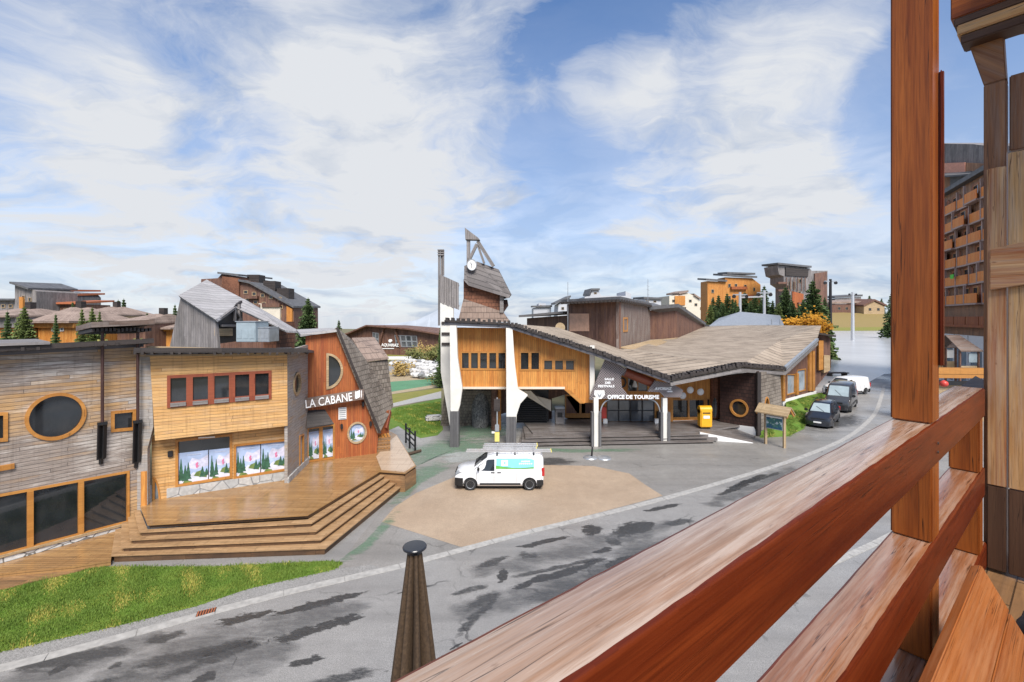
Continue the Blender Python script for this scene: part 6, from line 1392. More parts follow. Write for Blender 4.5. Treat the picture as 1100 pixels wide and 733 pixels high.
ladder('short lower ladder on the far side of the van roof', P(519, HY, 26.5).x, P(576, HY, 26.5).x, 26.45, vl.z+2.08, .4, 10); ladder('short upper ladder stacked on the other short one on the van roof', P(520, HY, 26.5).x, P(577, HY, 26.5).x, 26.45, vl.z+2.2, .38, 10)
# the three parked vehicles on the wet road
CAR = dict(paint='paint_dark', wheel_r=.32, wheels=(1.36, -1.38), bump=(.18, .5), plate_z=.4, grille_z=.66, grille_h=.08, headlamp=(2.12, .46, .66, .3, .14), mirror=(.92, 1.02), tail=(.82, 1.15), handles=((.25, .92), (-.7, .92)), mirror_mat='paint_dark', handle_mat='paint_dark', bump_mat='paint_dark',
    st=[(2.2, .24, .6, .68, .70, .62, .06), (2.14, .2, .66, .80, .80, .7, .09), (1.9, .2, .74, .92, .88, .78, .11), (1.2, .2, .9, 1.08, .905, .78, .13), (.35, .2, .98, 1.66, .91, .68, .16), (0, .2, .98, 1.75, .91, .67, .17), (-1.0, .2, 1.0, 1.76, .91, .67, .17), (-1.85, .2, 1.0, 1.68, .9, .66, .16), (-2.12, .22, .98, 1.3, .87, .68, .16), (-2.2, .26, .9, 1.02, .83, .7, .12)],
    sides=[('side_window', [(1.08, 1.03, 1.06), (.7, 1.02, 1.28), (.3, 1.01, 1.48), (-.1, 1.01, 1.54), (-1.2, 1.02, 1.54), (-1.75, 1.04, 1.44)], 'car_glass', .007)],
    screens=[('windscreen', 3, 4, 'screen_glass', .05, .96), ('rear_window', 7, 8, 'car_glass', .1, .9)])
car, cp_, cs_ = vehicle('parked_car', 'dark people carrier with pale windscreen, first of the three parked along the lawn', 'car', CAR)
for s_ in (.6, -.6): MB().beam((.2, s_, 1.80), (-1.7, s_, 1.78), .04, .05).build('roof_rail', M['black'], car)
hd = V((-.68, -.735, 0)).normalized()
f0 = (Z(864, 459)+Z(893, 461))/2; place(car, f0-hd*2.4+V((0, 0, .012)), math.atan2(hd.y, hd.x), 1.14)
BIG = dict(paint='paint_grey', wheel_r=.35, wheels=(1.75, -1.75), bump=(.2, .66), plate_z=.45, grille_z=.78, grille_h=.16, headlamp=(2.62, .56, .86, .32, .26), mirror=(1.4, 1.35), tail=(.95, 1.5), handles=((.4, 1.15), (-.1, 1.15)),
    st=[(2.7, .3, .8, .92, .86, .78, .06), (2.64, .26, .86, 1.06, .95, .86, .09), (2.4, .24, .98, 1.2, 1.0, .92, .12), (1.95, .24, 1.2, 1.38, 1.02, .92, .13), (1.05, .24, 1.28, 2.30, 1.03, .90, .16), (.7, .24, 1.28, 2.44, 1.03, .89, .17), (-2.4, .24, 1.28, 2.46, 1.03, .9, .17), (-2.66, .26, 1.26, 2.4, 1.0, .87, .17), (-2.72, .3, 1.2, 2.3, .98, .85, .17)],
    sides=[('side_window', [(1.85, 1.34, 1.4), (1.4, 1.32, 1.72), (1.0, 1.31, 2.0), (.45, 1.31, 2.02)], 'car_glass', .007), ('rear_side_window', [(.1, 1.34, 1.95), (-1.0, 1.34, 1.95)], 'car_glass', .007), ('side_moulding', [(1.2, .62, .78), (-1.2, .62, .78)], 'black', .012)],
    screens=[('windscreen', 3, 4, 'screen_glass', .05, .95)])
big, _, _ = vehicle('parked_van', 'tall graphite van parked directly behind the dark people carrier', 'van', BIG)
f1 = (Z(886, 442)+Z(912, 444.5))/2; place(big, f1-hd*2.95+V((0, 0, .012)), math.atan2(hd.y, hd.x), 1.1)
V3 = dict(VAN); V3['sides'] = VAN['sides']; V3['st'] = [(s[0]*1.06,)+s[1:] for s in VAN['st']]; V3['wheels'] = (1.68, -1.8)
V3['headlamp'] = (2.62, .48, .82, .33, .15)
wv, wp, _ = vehicle('white_panel_van', 'white panel van standing crosswise behind the tall graphite van', 'van', V3)
for x in (-.2, -.9, -1.6): wp('panel_crease', [(x, .7, 1.75), (x-.02, .7, 1.75)], 1, .004, 'steel', wv, 4, 1); wp('panel_crease', [(x, .7, 1.75), (x-.02, .7, 1.75)], -1, .004, 'steel', wv, 4, 1)
h3 = V((-.93, -.36, 0)).normalized(); rc3 = Z(930, 423.5); place(wv, rc3+h3*2.3+V((-h3.y, h3.x, 0))*-.9+V((0, 0, .014)), math.atan2(h3.y, h3.x), 1.13)
# ---------------- lawn bank, notice board, far right ----------------
bot = [Z(817, 471), Z(848, 469.5), Z(863, 462), Z(871, 447), Z(882, 434), Z(893, 428)]
top_ = [KN+V((-3.3, -2.2, .35)), KN+V((-.2, -.6, .5)), FGW.w(.6, .95, .1), FGW.w(3.2, .95, .1), FGW.w(6.5, .95, .1), FGW.w(FGW.len+1.2, .9, .2)]
mb = MB()
for i in range(5):
    m0, m1 = bot[i].lerp(top_[i], .5)+V((0, 0, .02)), bot[i+1].lerp(top_[i+1], .5)+V((0, 0, .02)); b0, b1 = bot[i]+V((0, 0, -.02)), bot[i+1]+V((0, 0, -.02))
    mb.face([b0, b1, m1, m0]); mb.face([m0, m1, top_[i+1], top_[i]])
lb_o = kind(mb.build('lawn_bank', M['lawn'], smooth=60))
def bank_z(x, y):
    best = 0
    for i in range(5):
        for A, B in ((bot, top_),):
            d = (A[i+1]-A[i]); pass
    # height from nearest rib between foot and top
    bi = min(range(6), key=lambda i: min((V((x, y, 0))-V((p.x, p.y, 0))).length for p in (bot[i], bot[i].lerp(top_[i], .5), top_[i])))
    a, b = bot[bi], top_[bi]; d = V((b.x-a.x, b.y-a.y)); t = max(0, min(1, (V((x-a.x, y-a.y))).dot(d)/d.length_squared))
    return a.z+(b.z-a.z)*t-.02
blades('bank_grass', bot+top_[::-1], 16000, .03, .07, [M['blade'], M['blade_dry']], bank_z, 5, .03)
nb0, nb1 = Z(822.5, 477), Z(842.5, 481.5); FN = Fr(nb0[:2], nb1[:2]); nb = thing('notice_board', 'roofed timber notice board with a blue green map panel at the lawn corner', 'notice board', (nb0+nb1)/2)
for p in (nb0, nb1): MB().beam(p, p+V((0, 0, 2.45)), .16, .16).build('post', M['w_beige'], nb)
pr = (.06, 1.25, FN.len-.06, 2.25)
bd = MB().panel(FN, rectpoly(pr), [], -.05, .1).build('panel', M['steel'], nb)
t = NT('map panel'); n_ = t.noise(t.uv(), 2.6, 4, .6); cmap = t.mix(t.ramp(n_, .45, .5), (.02, .09, .16, 1), (.05, .17, .14, 1)); cmap = t.mix(t.ramp(n_, .56, .6), cmap, (.5, .58, .6, 1)); M['map'] = t.out(cmap, .3)
MB().panel(FN, shrink(rectpoly(pr), .05), [], .1, .115).build('map', M['map'], bd)
MB().panel(FN, [(pr[0]+.05, pr[3]-.14), (pr[2]-.05, pr[3]-.14), (pr[2]-.05, pr[3]-.05), (pr[0]+.05, pr[3]-.05)], [], .115, .122).build('heading_strip', M['white'], bd)
ra = FN.len*.5; L_ = FN.len/2+.5; mb = MB(); mb.slab([FN.w(ra-L_, 2.4, .62), FN.w(ra+L_, 2.4, .62), FN.w(ra+L_, 2.98, 0), FN.w(ra-L_, 2.98, 0)], (0, 0, .08)).slab([FN.w(ra+L_, 2.4, -.62), FN.w(ra-L_, 2.4, -.62), FN.w(ra-L_, 2.98, 0), FN.w(ra+L_, 2.98, 0)], (0, 0, .08)); mb.build('roof', M['w_beige'], nb)
for s in (-1, 1):
    a = ra+s*(L_-.1); MB().beam(FN.w(a, 2.32, -.55), FN.w(a, 2.9, 0), .08, .12).beam(FN.w(a, 2.32, .55), FN.w(a, 2.9, 0), .08, .12).build('gable_board', M['w_orange'], nb)
# timber kiosk and railings past the glazed wing
far_block('timber_kiosk', 'brown timber kiosk with an orange doorway past the glazed wing', [(876, 402), (892, 397), (892, 363), (884, 358), (876, 360)], 62, 6, 'w_brown_v', 'w_dark', [([(874, 359), (893, 362)], .2)], extra_walls=[('w_orange', [(879, 398), (884, 397), (884, 366), (879, 366)], .3), ('w_beige', [(884.5, 401), (891, 398), (891, 382), (884.5, 382)], .4)])
for k, (x0, y0, x1, y1, lb) in enumerate(((884, 402, 892, 395, 'brown slatted railing beside the timber kiosk'), (876, 414, 883, 408, 'brown slatted railing behind the parked graphite van'))):
    a, b = Z(x0, y0), Z(x1, y1); e = thing('railing', lb, 'railing', a)
    for zz in (.5, 1.0, 1.5): MB().beam(a+V((0, 0, zz)), b+V((0, 0, zz)), .1, .14).build('rail', M['w_brown_v'], e)
    for i in range(4): p = a.lerp(b, i/3); MB().beam(p, p+V((0, 0, 1.7)), .14, .14).build('post', M['w_brown_v'], e)
bn2 = thing('timber_bench', 'dark timber bench on the plaza edge near the kiosk', 'bench', Z(899, 404)); p = Z(899, 404)
MB().box(p+V((0, 0, .45)), 3.2, 1.2, .15).build('seat', M['w_dark'], bn2)
for s in (-1.2, 1.2): MB().box(p+V((s, 0, 0)), .3, 1.0, .45).build('leg', M['w_dark'], bn2)
e = thing('metal_shed', 'pale grey sheet metal roofed shed rising behind the shingle roof', 'shed', P(800, HY, 92)); a_, b_, c_, d_, m_ = P(762, 350, 86), P(842, 349, 92), P(838, 339, 104), P(772, 342, 104), P(795, 335, 96)
MB().slab([a_, b_, m_], (0, 0, -.2)).slab([b_, c_, m_], (0, 0, -.2)).slab([a_, m_, d_], (0, 0, -.2)).slab([m_, c_, d_], (0, 0, -.2)).build('roof', M['steel'], e)
MB().box((P(800, HY, 96).x, 97, 0), 13, 9, 7.9).build('wall', M['w_grey'], e)
for x in (829, 838): MB().tube(P(x, 349, 90), P(x, 343, 90), .12, .12, 8).build('vent_pipe', M['steel'], e)
# orange hillside block and the dark overhanging block
wn = [(764, 311, 767, 315), (764, 321, 767, 325), (782, 305, 785, 309), (789, 305, 792, 309), (799, 306, 802, 310), (782, 318, 785, 322), (799, 318, 802, 322), (809, 309, 811, 313)]
far_block('orange_block', 'orange boarded apartment block with grey layered roofs on the far rise', [(760, 346), (818, 346), (817, 306), (808, 299), (779, 298), (779, 303), (760, 302)], 165, 6, 'w_orange_v', 'bitumen', [([(757.5, 301.5), (780, 303)], .8), ([(775, 296.5), (812, 299)], .8), ([(780, 294.5), (810, 295.5)], .5)], wins=wn, balc=[(786, 308, 803, 311), (797, 317, 815, 320), (764, 328, 780, 331)], bal_mat='w_red_v')
wn = [(847, 303, 849.5, 311), (852, 303, 854.5, 311), (858, 300, 861, 304), (877, 297, 881, 301), (857, 313, 860, 317)]
bt, bfr = far_block('overhanging_block', 'tall dark timber block whose upper storeys jut out over its base', [(848, 350), (889, 350), (889, 291), (872, 291), (870, 288.5), (835, 285), (837, 295), (842, 297), (842, 304), (848, 308)], 150, 8, 'w_silver_v', 'bitumen', [([(834, 284.5), (870, 288)], .5)], wins=wn, extra_walls=[('w_red_v', [(851, 346), (863, 346), (863, 316), (851, 313)], .2), ('w_brown_v', [(875, 330), (888, 330), (888, 292), (875, 294)], .3), ('w_dark', [(844, 296), (868, 297.5), (868, 289.5), (844, 287.5)], .3)], balc=[(836, 303, 846, 305), (836, 311, 848, 313), (858, 325, 872, 327)])
for i in range(6): a = bfr.pix(845+i*4, 306, .5); MB().beam(bfr.w(a[0], a[1]-2.2, .5), bfr.w(a[0], a[1]+2.4, .5), .18, .25).build('rib', M['w_brown_v'], bt)
FIRP = [(763, 326, 16, 108), (776, 324, 18, 106), (787, 320, 18, 114), (806, 322, 20, 110), (817, 324, 18, 107), (836, 325, 18, 106), (851, 322, 18, 106), (863, 322, 18, 106), (881, 326, 16, 106), (793, 328, 16, 104), (766, 318, 14, 118), (772, 316, 17, 112), (781, 314, 17, 120), (790, 321, 15, 110), (800, 313, 22, 122), (811, 316, 20, 116), (821, 306, 19, 124), (830, 322, 16, 114), (844, 307, 25, 112), (873, 300, 28, 108), (858, 326, 14, 118), (886, 318, 12, 120)]
FL = ['small fir at the left foot of the orange block', 'low fir crowding the left foot of the orange block', 'fir beside the left lift pylon', 'low broad fir between the two pylons', 'low fir under the crossbar end', 'low fir left of the dark overhanging block', 'low fir under the left jut of the dark block', 'low fir between the two large ones', 'low fir under the right wall of the dark block', 'small low fir at the foot of the left pylon', 'first fir from the left before the orange block', 'second fir from the left before the orange block', 'third fir from the left before the orange block', 'low fir under the balconies of the orange block', 'broad fir under the right half of the orange block', 'fir left of the second lift pylon', 'tall narrow fir behind the second lift pylon', 'low fir between the pylons and the dark block', 'bright fir on the left side of the dark overhanging block', 'largest dark fir in front of the dark overhanging block', 'small fir between the two large ones below the dark block', 'fir at the right corner of the dark overhanging block']
for i, (x, y, w, Y) in enumerate(FIRP): fir_px(x, y, w, Y, 'fir_pale' if i in (0, 5, 8) else 'fir', 60+i, FL[i], 'firs below the hillside blocks', dens=1.25)
for i, (x, y, r_, h, lb) in enumerate(((852, 349, 2.4, 8.6, 'left yellow autumn bush above the shingle roof'), (866, 349, 2.2, 8.0, 'small yellow autumn bush in the middle above the shingle roof'), (878, 349, 3.4, 9.6, 'right and largest yellow autumn bush above the shingle roof'))):
    g = ground_at(x, 96); bush('autumn_bush', lb, g+V((0, 0, 3)), r_*1.1, h-2.2, 'autumn', 80+i, 'autumn bushes', 1500, .5)
for i, (x, y0, y1, Y, lb) in enumerate(((795, 314, 352, 104, 'left lift pylon carrying a crossbar'), (821, 312, 352, 104, 'right lift pylon carrying a crossbar'), (892, 300, 352, 120, 'dark slim pylon beside the right corner of the overhanging block'), (916, 314, 352, 190, 'pale pylon standing alone on the dry meadow'))):
    b_ = ground_at(x, Y); e = thing('lift_pylon', lb, 'pylon', b_, 'ski lift pylons'); h = H-(y0-HY)*Y/F
    MB().tube(b_, b_+V((0, 0, h)), .42*Y/110, .3*Y/110, 10).build('mast', M['alu'] if i != 2 else M['dark_metal'], e, smooth=40); MB().beam(b_+V((-1.6, 0, h-.6)), b_+V((1.6, 0, h-.6)), .3, .3).build('cross_arm', M['steel'], e)
    for s in (-1.4, 1.4): MB().lathe(b_+V((s, -.2, h-1.0)), (0, 1, 0), [(0, .4), (.35, .4)], 12).build('pulley', M['dark_metal'], e)
    if i == 0: MB().beam(b_+V((0, 0, h-1.2)), ground_at(821, 104)+V((0, 0, h-1.0)), .35, .35).build('crossbar', M['alu'], e)
far_block('meadow_house', 'long pale roofed house at the top of the dry meadow', [(893, 338), (941, 338), (941, 327), (893, 327)], 410, 20, 'w_brown_v', 'shingle_far', [([(892, 326.5), (940, 325.5)], 2)], wins=[(900+i*8, 330, 903+i*8, 333) for i in range(5)])
far_block('meadow_house', 'tan gabled house at the right end of the meadow top', [(928, 338), (950, 338), (950, 329), (939, 324), (928, 329)], 400, 20, 'w_beige', 'w_brown_v', [([(927, 329.5), (939, 323.5)], 1), ([(939, 323.5), (952, 329.5)], 1)], wins=[(933, 331, 936, 334), (942, 331, 945, 334)])
far_block('grey_hotel', 'pale grey slab of flats behind the meadow houses', [(897, 330), (925, 330), (925, 319), (897, 321)], 450, 24, 'w_silver_v', 'bitumen', [([(896, 320.5), (926, 318.5)], 1)], wins=[(900+i*6, 323, 903+i*6, 325) for i in range(4)])
for i, (x, y, w, lb) in enumerate(((934, 317, 9, 'fir on the meadow top behind the tan gabled house'), (947, 320, 8, 'fir at the end of the meadow top beside the red wooden post'), (958, 312, 12, 'dark fir half hidden by the red wooden post'))): fir_px(x, y, w, 430 if i < 2 else 210, 'fir', 90+i, lb)
# pale roofscape far behind the brown block
far_block('far_flats', 'tan stepped flats far behind the right end of the brown block', [(719, 345), (757, 345), (757, 330), (751, 322), (746, 318), (738, 314.5), (730, 317), (719, 318)], 260, 20, 'cream', 'shingle_far', [([(729, 316.5), (739, 314)], .5), ([(745, 317.5), (752, 322)], .5)], wins=[(722+i*6, 322+(i % 3)*4, 725+i*6, 325+(i % 3)*4) for i in range(6)], extra_walls=[('w_orange_v', [(725, 328), (736, 328), (736, 318), (725, 318)], .5)])
far_block('far_flats', 'pale flats peeping over the brown block near the antenna', [(692, 345), (710, 345), (710, 322), (692, 321)], 220, 18, 'far_pale', 'bitumen', [([(691, 321), (711, 322)], .5)], wins=[(694, 323, 697, 325), (702, 323, 705, 325)])
far_block('far_flats', 'pale flats peeping over the left part of the brown block', [(628, 340), (678, 340), (678, 316), (672, 313), (672, 318), (646, 318), (643, 312), (636, 312), (634, 318), (628, 319)], 210, 18, 'far_pale', 'bitumen', [([(633, 317.5), (635, 312)], .4), ([(635, 312), (644, 312)], .4)], wins=[(638, 314, 641, 316)])
far_block('far_flats', 'pale low flats left of the brown block above the office eave', [(573, 345), (592, 345), (592, 330), (587, 330), (586, 326), (579, 326), (578, 330), (573, 331)], 210, 18, 'far_pale', 'bitumen', [([(572, 330.5), (593, 330)], .4)], wins=[(580, 328, 582, 330)])
far_block('far_flats', 'pale flats between the round skylight and the brown block', [(597, 342), (613, 342), (612, 320), (600, 327)], 190, 18, 'far_pale', 'bitumen', [([(596, 327.5), (613, 319.5)], .4)], wins=[(603, 330, 606, 333)])
# ---------------- the tall apartment building on the right ----------------
apt = thing('apartment_tower', 'tall red brown apartment building with stacked orange balconies seen past the wooden post', 'building', (62, 63, 0))
FX = Fr((62+.44*14, 63+.9*14), (62-.44*20, 63-.9*20)); LA = FX.len; FH = 2.6; Z0 = 11.3
M['w_tower'] = plank('russet tower board', (.36, .17, .085, 1), (.48, .25, .13, 1), .25, 'v', (.16, .11, .08, 1), .6, .3, L=7, gap=.06)
MB().panel(FX, [(0, 0), (LA, 0), (LA, 27.5), (0, 27.5)], [], -14, 0).build('wall', M['w_tower'], apt)
bay_w = 3.6; nb_ = int(LA/bay_w)
# one balcony bay: slab, orange parapet, recess, posts
def bay0(a, z, mat):
    pr = MB().panel(FX, [(a+.12, z+.12), (a+bay_w-.12, z+.12), (a+bay_w-.12, z+1.34), (a+.12, z+1.34)], [], .62, .70).build('balcony', mat, apt)
    MB().panel(FX, [(a, z-.1), (a+bay_w, z-.1), (a+bay_w, z+.1), (a, z+.1)], [], 0, .8).build('slab', M['w_bal_trim'], pr)
    MB().panel(FX, [(a-.12, z+.1), (a+.12, z+.1), (a+.12, z+FH-.1), (a-.12, z+FH-.1)], [], .5, .75).build('post', M['w_bal_trim'], pr)
    MB().panel(FX, [(a+.25, z+.15), (a+bay_w-.25, z+.15), (a+bay_w-.25, z+2.1), (a+bay_w-.7, z+2.4), (a+.7, z+2.4), (a+.25, z+2.1)], [], 0, .06).build('recess', M['w_dark_red'], pr)
    wo_ = MB().panel(FX, [(a+.9, z+.2), (a+2.4, z+.2), (a+2.4, z+2.2), (a+.9, z+2.2)], [[(a+1.02, z+.32), (a+2.28, z+.32), (a+2.28, z+2.08), (a+1.02, z+2.08)]], .06, .12).build('window', M['w_orange'], pr)
    MB().panel(FX, [(a+1.0, z+.3), (a+2.3, z+.3), (a+2.3, z+2.1), (a+1.0, z+2.1)], [], .065, .09).build('pane', M['glass'], pr)
    return pr
M['w_dark_red'] = plank('dark russet board', (.34, .09, .035, 1), (.42, .15, .06, 1), .2, 'v', None, gap=.06)
M['w_bal_trim'] = plank('rosy grey balcony timber', (.40, .27, .22, 1), (.5, .36, .3, 1), .3, 'h', None, gap=0, L=5)
M['w_bal'] = plank('orange balcony board', (.88, .25, .035, 1), (.92, .34, .07, 1), .3, 'v', None, gap=.1, L=6)
p0 = bay0(0, Z0, M['w_bal'])
for r in range(6):
    for k in range(nb_):
        if r == 0 and k == 0: continue
        c = copy_tree(p0, apt); c.location = FX.u*bay_w*k+V((0, 0, FH*r))+FX.n*(.35 if (k*3+r*2) % 5 == 0 else (-.15 if (k+r) % 3 == 0 else 0)); c.matrix_parent_inverse = p0.matrix_parent_inverse.copy()
MB().panel(FX, [(6.1+8, Z0+FH+1.02), (7.2+8, Z0+FH+1.02), (7.2+8, Z0+FH+1.6), (6.1+8, Z0+FH+1.6)], [], 1.12, 1.16).build('green_towel', plain('bright green cloth', (.1, .6, .05, 1), .7), apt)
# penthouse storeys under grey hanging roofs, turned towards the plaza
MB().panel(FX, [(-.3, 27.5), (LA, 27.5), (LA, 28.1), (-.3, 28.1)], [], -14, .9).build('roof', M['bitumen'], apt)
FPH = Fr(P(990, HY, 74)[:2], P(1090, HY, 60)[:2]); qp_ = lambda *pp: quad_px(FPH, pp)
MB().panel(FPH, qp_((990, 205), (1090, 205), (1090, 157), (1058, 156.5), (1045, 155), (990, 154)), [], -8, 0).build('penthouse', M['w_silver_v'], apt)
MB().panel(FPH, qp_((990, 206), (1090, 200), (1090, 178), (1041, 175), (990, 179)), [], 0, .5).build('penthouse_wall', M['w_tower'], apt)
MB().panel(FPH, qp_((1015, 187), (1041, 187), (1041, 174.5), (1015, 175.5)), [], .5, .6).build('shutter', plain('salmon panel', (.66, .3, .2, 1), .6), apt)
MB().slab([FPH.w(*FPH.pix(990, 192, 2.5), 2.5), FPH.w(*FPH.pix(1090, 186, 2.5), 2.5), FPH.w(FPH.pix(1090, 183, .4)[0], FPH.pix(1090, 183, .4)[1], .4), FPH.w(FPH.pix(990, 189, .4)[0], FPH.pix(990, 189, .4)[1], .4)], (0, 0, .25)).build('hanging_roof', M['bitumen'], apt)
MB().panel(FPH, qp_((1031, 203), (1056, 194), (1056, 184), (1031, 187)), [], 1.0, 1.4).build('roof_slope', M['bitumen'], apt)
# lower storeys: dark timber balconies and a white shop front
for k in range(nb_): MB().panel(FX, [(k*bay_w+.1, 8.6), ((k+1)*bay_w-.1, 8.6), ((k+1)*bay_w-.1, 9.7), (k*bay_w+.1, 9.7)], [], .8, .9).build('lower_balcony', M['w_red_v'], apt)
MB().panel(FX, [(0, 8.3), (LA, 8.3), (LA, 8.6), (0, 8.6)], [], 0, 1.1).build('slab', M['w_red_v'], apt)
for k in range(8):
    a = k*LA/8; sw = MB().panel(FX, [(a, .1), (a+LA/8-.3, .1), (a+LA/8-.3, 7.2), (a, 7.2)], [[(a+.3, .6), (a+LA/8-.6, .6), (a+LA/8-.6, 5.4), (a+.3, 5.4)]], 0, .25).build('shop_front', M['white'], apt); MB().panel(FX, [(a+.2, .5), (a+LA/8-.5, .5), (a+LA/8-.5, 5.5), (a+.2, 5.5)], [], .05, .1).build('pane', M['glass_pale'], sw)
# small chalet roofed stalls before it
for i, (x0, x1, y0, y1, Y, lb) in enumerate(((1008, 1031, 363, 374, 54, 'left brown roofed stall below the apartment building'), (1032, 1056, 362, 378, 50, 'right brown roofed stall below the apartment building'))):
    A, B = P(x0, y1, Y), P(x1, y1, Y); e = thing('market_stall', lb, 'stall', (A.x, Y, 0), 'stalls below the apartment building')
    zt_, ze = P(x0, y0, Y).z, A.z; MB().slab([A, B, V((B.x-.4, Y+2.2, zt_)), V((A.x+.4, Y+2.2, zt_))], (0, 0, .12)).slab([V((B.x, Y+4.4, ze)), V((A.x, Y+4.4, ze)), V((A.x+.4, Y+2.2, zt_)), V((B.x-.4, Y+2.2, zt_))], (0, 0, .12)).build('roof', M['w_canopy'], e)
    for x in (A.x+.2, B.x-.2):
        for y in (Y+.3, Y+4.1): MB().beam((x, y, 0), (x, y, ze+.1), .16, .16).build('post', M['w_brown_v'], e)
    MB().box(((A.x+B.x)/2, Y+.4, ze-2.6), B.x-A.x-.4, .1, 1.0).build('counter', M['w_beige'], e)
    MB().box(((A.x+B.x)/2+.4, Y+.3, ze-1.2), .9, .06, 1.0).build('board', M['white'] if i == 0 else M['blue_grey'], e)
e = thing('terrace_parapet', 'long honey coloured log parapet beyond the railing, seen between the two posts', 'parapet', P(1030, 410, 42)); YP = 42
MB().beam(P(985, 398, YP), P(1075, 399, YP), .6, .55).beam(P(985, 403.5, YP), P(1075, 404, YP), .5, .4).build('log', M['w_orange'], e)
MB().beam(P(985, 411.5, YP-.2), P(1075, 412, YP-.2), .4, .35).build('dark_beam', M['black'], e)
MB().slab([P(985, 414, YP), P(1075, 414, YP), V((P(1075, 414, YP).x, YP, 0)), V((P(985, 414, YP).x, YP, 0))], (0, .3, 0)).build('wall', M['w_beige'], e)
tag(MB().lathe(P(1014, 411.5, 40)+V((0, 0, -.35)), (0, 0, 1), [(0, .05), (.08, .24), (.25, .32), (.45, .26), (.58, .06)], 14).build('red_buoy', M['red'], smooth=60), 'small red ball shaped marker in front of the log parapet', 'marker')
# ---------------- our own balcony ----------------
an = math.atan2(1165-CX, F); D = V((math.sin(an), math.cos(an), 0)); N = V((-math.cos(an), math.sin(an), 0))
def B(d, n, z): return CAM+D*d+N*n+V((0, 0, z))
def wood(name, c1, c2, rough, worn=None, wornamt=0.0, scale=1.0, coat=None, contrast=.5, spec=None, ring=22.0, checks=.9):
    """single piece of timber: long grain with a few darker rings; worn: bleached flecks"""
    t = NT(name); u, v, _ = t.sep(t.uv())
    g1 = t.noise(t.comb(t.math('MULTIPLY', u, 1.1*scale), t.math('MULTIPLY', v, ring*scale)), 1.0, 6, .62, .6); g2 = t.noise(t.comb(t.math('MULTIPLY', u, 5*scale), t.math('MULTIPLY', v, 160*scale)), 1.0, 3)
    big = t.noise(t.comb(t.math('MULTIPLY', u, 1.3), t.math('MULTIPLY', v, 5.0)), 1.0, 3)
    col = t.mix(t.ramp(g1, .32, .68), c1, c2); col = t.mix(t.math('MULTIPLY', t.ramp(g2, .45, .75), contrast), col, mul(c1, .45)); col = t.mix(t.ramp(big, .4, .7, 0, .35), col, mul(c1, .6))
    # drying checks: hairline dark cracks along the grain
    ck = t.noise(t.comb(t.math('MULTIPLY', u, .8), t.math('MULTIPLY', v, 34.0)), 1.0, 3, .5); ck = t.math('ABSOLUTE', t.math('SUBTRACT', ck, .5)); ckm = t.math('MULTIPLY', t.ramp(ck, .002, .011, checks, 0), t.ramp(t.noise(t.comb(t.math('MULTIPLY', u, 1.7), t.math('MULTIPLY', v, 9.0)), 1.0, 3), .48, .6))
    h = t.math('SUBTRACT', t.math('ADD', g1, t.math('MULTIPLY', g2, .5)), t.math('MULTIPLY', ckm, 2.0)); rg = rough
    if worn:
        w = t.noise(t.comb(t.math('MULTIPLY', u, 2.2), t.math('MULTIPLY', v, 46.0)), 1.0, 6, .68); w2 = t.noise(t.comb(t.math('MULTIPLY', u, .9), t.math('MULTIPLY', v, 6.0)), 1.0, 4)
        wm = t.math('MULTIPLY', t.math('MULTIPLY', t.ramp(w, .42, .62), t.ramp(w2, .28, .6, .35, 1)), wornamt); col = t.mix(wm, col, worn)
        sp = t.noise(t.comb(t.math('MULTIPLY', u, 14.0), t.math('MULTIPLY', v, 60.0)), 1.0, 3); col = t.mix(t.ramp(sp, .66, .74, 0, .6), col, mul(c1, .5))
        rg = t.math('ADD', rough, t.math('MULTIPLY', wm, .1))
    col = t.mix(ckm, col, mul(c1, .18))
    t.bump(h, .22, .0025); return t.out(col, rg, 0, spec, coat)
M['v_side'] = wood('red varnished timber', (.085, .0105, .0022, 1), (.17, .03, .006, 1), .36, spec=.3, contrast=.6)
M['v_top'] = wood('worn rain washed rail top', (.25, .13, .068, 1), (.41, .255, .165, 1), .24, (.54, .45, .38, 1), .6, contrast=.6, coat=(.35, .2))
M['v_top2'] = wood('worn lower rail top', (.23, .082, .032, 1), (.34, .15, .072, 1), .28, (.48, .37, .3, 1), .4, contrast=.6, coat=(.35, .18))
M['v_post'] = wood('varnished post timber', (.19, .042, .006, 1), (.38, .108, .017, 1), .34, spec=.35, contrast=.55)
M['v_board'] = wood('weathered partition board', (.50, .245, .08, 1), (.74, .46, .2, 1), .6, (.6, .5, .4, 1), .35, contrast=.6, ring=13)
M['v_board_bold'] = wood('bold grained partition board', (.36, .10, .02, 1), (.72, .44, .2, 1), .55, (.6, .52, .42, 1), .3, contrast=.4, ring=34)
M['v_brown'] = wood('brown structure timber', (.21, .08, .026, 1), (.38, .175, .065, 1), .5, (.3, .26, .23, 1), .35, contrast=.5)
M['v_bench'] = wood('orange bench timber', (.28, .08, .02, 1), (.40, .135, .036, 1), .36, (.5, .27, .14, 1), .3, contrast=.35)
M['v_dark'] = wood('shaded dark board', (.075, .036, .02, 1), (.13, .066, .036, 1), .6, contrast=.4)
rail_t = thing('balcony_railing', 'red varnished wooden balcony railing with worn pale top and one tall post', 'railing', B(0, .43, -1.5))
